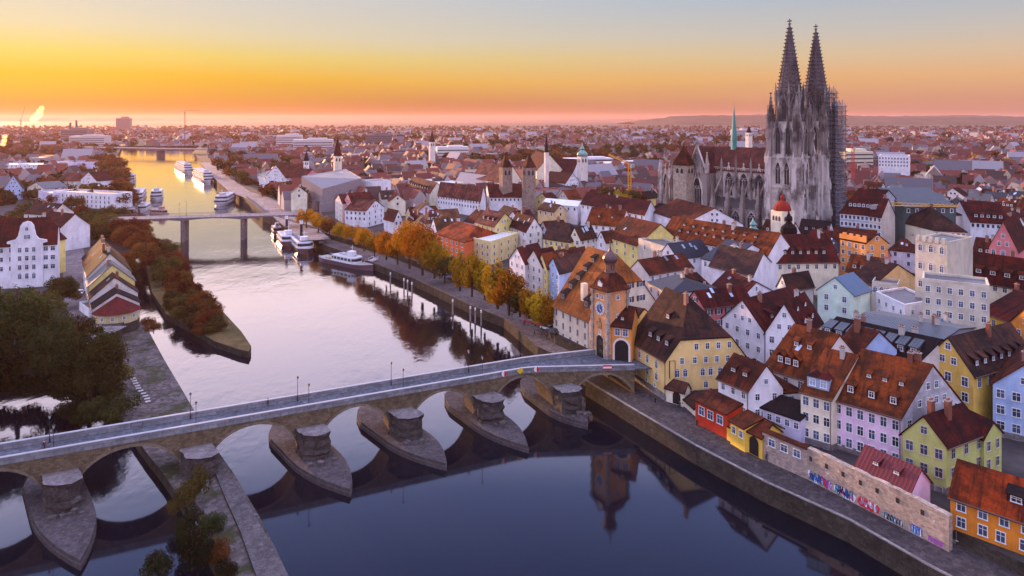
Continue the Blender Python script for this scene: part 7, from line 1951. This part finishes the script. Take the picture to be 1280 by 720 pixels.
# ------------------------------------------------------------------ parked cars
def car_meshes(col):
    m = MB(); pr = [(-2.1, .35), (-2.15, .75), (-1.9, .92), (1.0, .95), (2.0, .8), (2.15, .5), (2.1, .3)]
    def ext(pr, w, mi=0, tw=None):
        n = len(pr); tw = tw or w
        L_ = [(x, -w/2, z) for x, z in pr]; R_ = [(x, w/2, z) for x, z in pr]; m.poly(L_, mi); m.poly(R_[::-1], mi)
        for k in range(n): j = (k + 1) % n; m.poly([L_[j], L_[k], R_[k], R_[j]], mi)
    ext(pr, 1.75); body = m.mesh('body', [flat(col, .3, .6)], uv=False)
    m = MB(); cab = [(-1.75, .9), (-1.35, 1.42), (.15, 1.45), (.95, .93)]
    L_ = [(x, -.80 if z < 1 else -.62, z) for x, z in cab]; R_ = [(x, -y, z) for x, y, z in L_]
    m.poly(L_, 0); m.poly(R_[::-1], 0)
    for k in range(4): j = (k + 1) % 4; m.poly([L_[j], L_[k], R_[k], R_[j]], 1 if k == 1 else 0)
    cabin = m.mesh('cabin', [flat((.02, .025, .03), .1, .6), flat(col, .3, .6)], uv=False)
    m = MB(); m.bar((0, -.1, 0), (0, .1, 0), .32, 0, 12); return body, cabin, m.mesh('wheel', [DARKM], uv=False)
CARC = {}
def car(label, px, py, ang, col, z=LAND):
    if col not in CARC: CARC[col] = car_meshes(col)
    bo, ca, wh = CARC[col]; q = P(px, py, z); t = thing('parked_car', label, 'car', (*q, z), 'parked cars'); part('body', bo, t, (0, 0, 0), ang); part('cabin', ca, t, (0, 0, 0), ang); c, s = math.cos(ang), math.sin(ang)
    for x, y in ((-1.35, -.8), (1.35, -.8), (-1.35, .8), (1.35, .8)): part('wheel', wh, t, (x * c - y * s, x * s + y * c, .32), ang)
for a in ((64, 377, 1.4, (.05, .06, .12), 'dark blue parked car under the tree beside the baroque gable'), (70, 380, 1.4, (.6, .6, .65), 'silver parked car under the tree beside the baroque gable'), (76, 383, 1.4, (.1, .1, .1), 'black parked car under the tree beside the baroque gable'), (101, 367, 2.0, (.8, .8, .8), 'white car parked on the lane by the mill row'),
          (663, 404, 2.5, (.4, .03, .03), 'red car parked below the last golden trees'), (676, 408, 2.5, (.35, .03, .03), 'dark red car parked near the salt barn corner'), (684, 412, 2.3, (.7, .7, .72), 'silver car parked beside the salt barn'), (690, 416, 2.3, (.05, .05, .06), 'black car parked against the salt barn wall'),
          (146, 250, 2, (.7, .7, .75), 'white car parked by the left bank quay, nearest the white building'), (150, 256, 2, (.6, .6, .65), 'silver van like car parked on the left quay'), (155, 261, 2, (.7, .7, .75), 'pale car parked at the left end of the steel bridge'), (148, 262, 2, (.1, .1, .12), 'dark car parked at the left end of the steel bridge')):
    car(a[4], a[0], a[1], a[2], a[3])

bm_ = MB(); bm_.lathe((0, 0, 0), [(.16, 0), (.16, .75), (.19, .8), (.19, .95), (.05, 1.05)], 10); BOL = bm_.mesh('bollard', [flat((.025, .022, .02), .5)], uv=False)
for i, (px, py) in enumerate(((790, 489), (819, 503), (871, 531), (640, 395), (655, 407), (668, 418))):
    q = P(px, py, 2.5 if i < 3 else 2.0); o = bpy.data.objects.new('bollard', BOL); o.location = (*q, 2.5 if i < 3 else 2.0); COL.objects.link(o)
    tag(o, 'short dark iron bollard on the %s' % ('near quay, %s' % ('first from the bridge', 'second from the bridge', 'third from the bridge')[i] if i < 3 else 'landing quay, %s' % ('farthest from the bridge', 'middle of three', 'nearest to the bridge')[i - 3]), 'bollard', 'iron bollards on the quays')
# ------------------------------------------------------------------ people
def skin_body(nodes, edges, name, mats):
    """one continuous body grown from joints with a radius each"""
    me = bpy.data.meshes.new(name); me.from_pydata([n[0] for n in nodes], edges, []); o = bpy.data.objects.new(name, me); COL.objects.link(o)
    md = o.modifiers.new('Skin', 'SKIN'); sd = me.skin_vertices[0].data
    for i, n in enumerate(nodes): sd[i].radius = (n[1], n[1]); sd[i].use_root = (i == 0)
    o.modifiers.new('Sub', 'SUBSURF').levels = 1
    dg = bpy.context.evaluated_depsgraph_get(); r = bpy.data.meshes.new_from_object(o.evaluated_get(dg)); bpy.data.objects.remove(o); bpy.data.meshes.remove(me)
    r.name = name; r.materials.clear()
    for m in mats: r.materials.append(m)
    z = [sum(r.vertices[v].co.z for v in p.vertices) / len(p.vertices) for p in r.polygons]
    r.polygons.foreach_set('material_index', [0 if q < .92 else (1 if q < 1.46 else 2) for q in z]); r.polygons.foreach_set('use_smooth', [True] * len(r.polygons)); return r
SKIN = flat((.45, .28, .2))
def walker(name, cols):
    nd = [((0, 0, .95), .15), ((0, 0, 1.2), .16), ((0, 0, 1.42), .15), ((0, .01, 1.52), .06), ((0, .02, 1.64), .10), ((0, .02, 1.74), .08),
          ((.1, .06, .9), .10), ((.1, .14, .5), .07), ((.1, .10, .08), .05), ((.1, .24, .04), .04), ((-.1, -.04, .9), .10), ((-.1, -.10, .5), .07), ((-.1, -.26, .10), .05), ((-.1, -.14, .04), .04),
          ((.21, 0, 1.4), .07), ((.25, -.1, 1.12), .05), ((.24, -.02, .88), .04), ((-.21, 0, 1.4), .07), ((-.25, .08, 1.12), .05), ((-.24, .2, .9), .04)]
    ed = [(0,1),(1,2),(2,3),(3,4),(4,5),(0,6),(6,7),(7,8),(8,9),(0,10),(10,11),(11,12),(12,13),(2,14),(14,15),(15,16),(2,17),(17,18),(18,19)]
    return skin_body(nd, ed, name, [flat(cols[0]), flat(cols[1]), SKIN])
hm = MB(); hm.lathe((0, -.01, 1.66), [(.11, 0), (.115, .08), (.07, .15), (.01, .17)], 10); HAIR = hm.mesh('hair', [flat((.04, .025, .015))], uv=False)
def person(label, p, z, rz, cols, body=None):
    t = thing('person', label, 'person', (p[0], p[1], z)); part('body', body or walker('body', cols), t, (0, 0, 0), rz); part('hair', HAIR, t, (0, 0, 0), rz); return t
person('pedestrian in dark clothes walking along the far parapet of the stone bridge', BP(s_at(335, -5.0), -5.0), DK + .05, BROT + 1.57, ((.03, .03, .04), (.04, .04, .06)))
q = P(690, 424, 2); person('person in a dark coat standing before the salt barn', P(683, 424, 2.0), 2.0, .4, ((.05, .05, .08), (.06, .05, .07)))
person('person in blue jacket standing beside the salt barn cars', P(677, 420, 2.0), 2.0, 1.4, ((.04, .04, .06), (.08, .12, .3)))
person('person in black by the white gateway under the yellow house', P(850, 511, 2.5), 2.5, 2.2, ((.03, .03, .03), (.03, .03, .04)))
person('person in white top by the white gateway', P(853, 514, 2.5), 2.5, .4, ((.05, .05, .06), (.6, .6, .6)))
person('person on the stone spit walking towards the mill row', P(160, 455, 1.2), 1.22, .3, ((.03, .03, .04), (.05, .05, .06)))
person('person in front of the pale wall below the yellow archway', P(958, 577, 2.5), 2.5, 1.0, ((.04, .04, .05), (.05, .05, .07)))
# cyclist on the bridge
bq = BP(s_at(55, -2.6), -2.6); t = thing('bicycle', 'bicycle ridden across the left part of the stone bridge', 'bicycle', (*bq, DK + .05))
def tor(cx):
    m = MB()
    for k in range(16):
        a, b = k * math.pi / 8, (k + 1) * math.pi / 8; m.bar((cx + .33 * math.cos(a), 0, .35 + .33 * math.sin(a)), (cx + .33 * math.cos(b), 0, .35 + .33 * math.sin(b)), .025)
    for k in range(4): a = k * math.pi / 4; m.bar((cx - .32 * math.cos(a), 0, .35 - .32 * math.sin(a)), (cx + .32 * math.cos(a), 0, .35 + .32 * math.sin(a)), .008)
    return m.mesh('wheel', [DARKM], uv=False)
for cx in (-.52, .52): part('wheel', tor(cx), t, (0, 0, 0), BROT)
m = MB()
for a, b in (((-.52, .35), (-.1, .35)), ((-.1, .35), (.35, .85)), ((-.52, .35), (-.25, .85)), ((-.25, .85), (.35, .85)), ((-.25, .95), (-.1, .35)), ((.52, .35), (.33, 1.0))): m.bar((a[0], 0, a[1]), (b[0], 0, b[1]), .025)
m.bar((.30, -.28, 1.02), (.30, .28, 1.02), .02); part('frame', m.mesh('frame', [flat((.3, .04, .04), .4)], uv=False), t, (0, 0, 0), BROT)
m = MB(); m.box((-.27, 0, .95), .26, .16, .06); part('saddle', m.mesh('saddle', [DARKM], uv=False), t, (0, 0, 0), BROT)
nd = [((-.22, 0, 1.02), .14), ((-.12, 0, 1.25), .15), ((.04, 0, 1.48), .14), ((.12, 0, 1.58), .06), ((.16, 0, 1.70), .10), ((.18, 0, 1.80), .08), ((.02, .1, .98), .10), ((.18, .1, .72), .07), ((-.02, .1, .30), .05), ((.12, .1, .26), .04),
      ((.02, -.1, .98), .10), ((.10, -.1, .60), .07), ((-.14, -.1, .42), .05), ((0, -.1, .40), .04), ((.06, .2, 1.42), .06), ((.2, .26, 1.2), .05), ((.30, .24, 1.06), .04), ((.06, -.2, 1.42), .06), ((.2, -.26, 1.2), .05), ((.30, -.24, 1.06), .04)]
ed = [(0,1),(1,2),(2,3),(3,4),(4,5),(0,6),(6,7),(7,8),(8,9),(0,10),(10,11),(11,12),(12,13),(2,14),(14,15),(15,16),(2,17),(17,18),(18,19)]
cyc = thing('person', 'cyclist in dark clothes riding over the left part of the stone bridge', 'person', (*bq, DK + .05)); part('body', skin_body(nd, ed, 'body', [flat((.03, .03, .04)), flat((.04, .03, .04)), SKIN]), cyc, (0, 0, 0), BROT)
m = MB(); m.lathe((.17, 0, 1.72), [(.115, 0), (.12, .08), (.07, .14), (.01, .16)], 10); part('helmet', m.mesh('helmet', [flat((.05, .05, .05), .4)], uv=False), cyc, (0, 0, 0), BROT)
# ------------------------------------------------------------------ hazy morning air
def haze_mat():
    b = NB('morning_haze')
    v = b.n('ShaderNodeVolumePrincipled')
    v.inputs['Color'].default_value = (.88, .50, .46, 1); v.inputs['Density'].default_value = HAZE_D; v.inputs['Anisotropy'].default_value = .4
    b.l(v.outputs[0], b.out.inputs['Volume']); return b.m
HAZE_D = .000042
mb = MB(); mb.prism([(-17500, -400), (17500, -400), (17500, 17500), (-17500, 17500)], -3.0, 135.0)
stuff(mb.build('haze', haze_mat(), uv=False), 'thin warm morning haze lying over the town and river', 'haze')
for o in list(SC.objects):
    if '_base' in o: del o['_base']
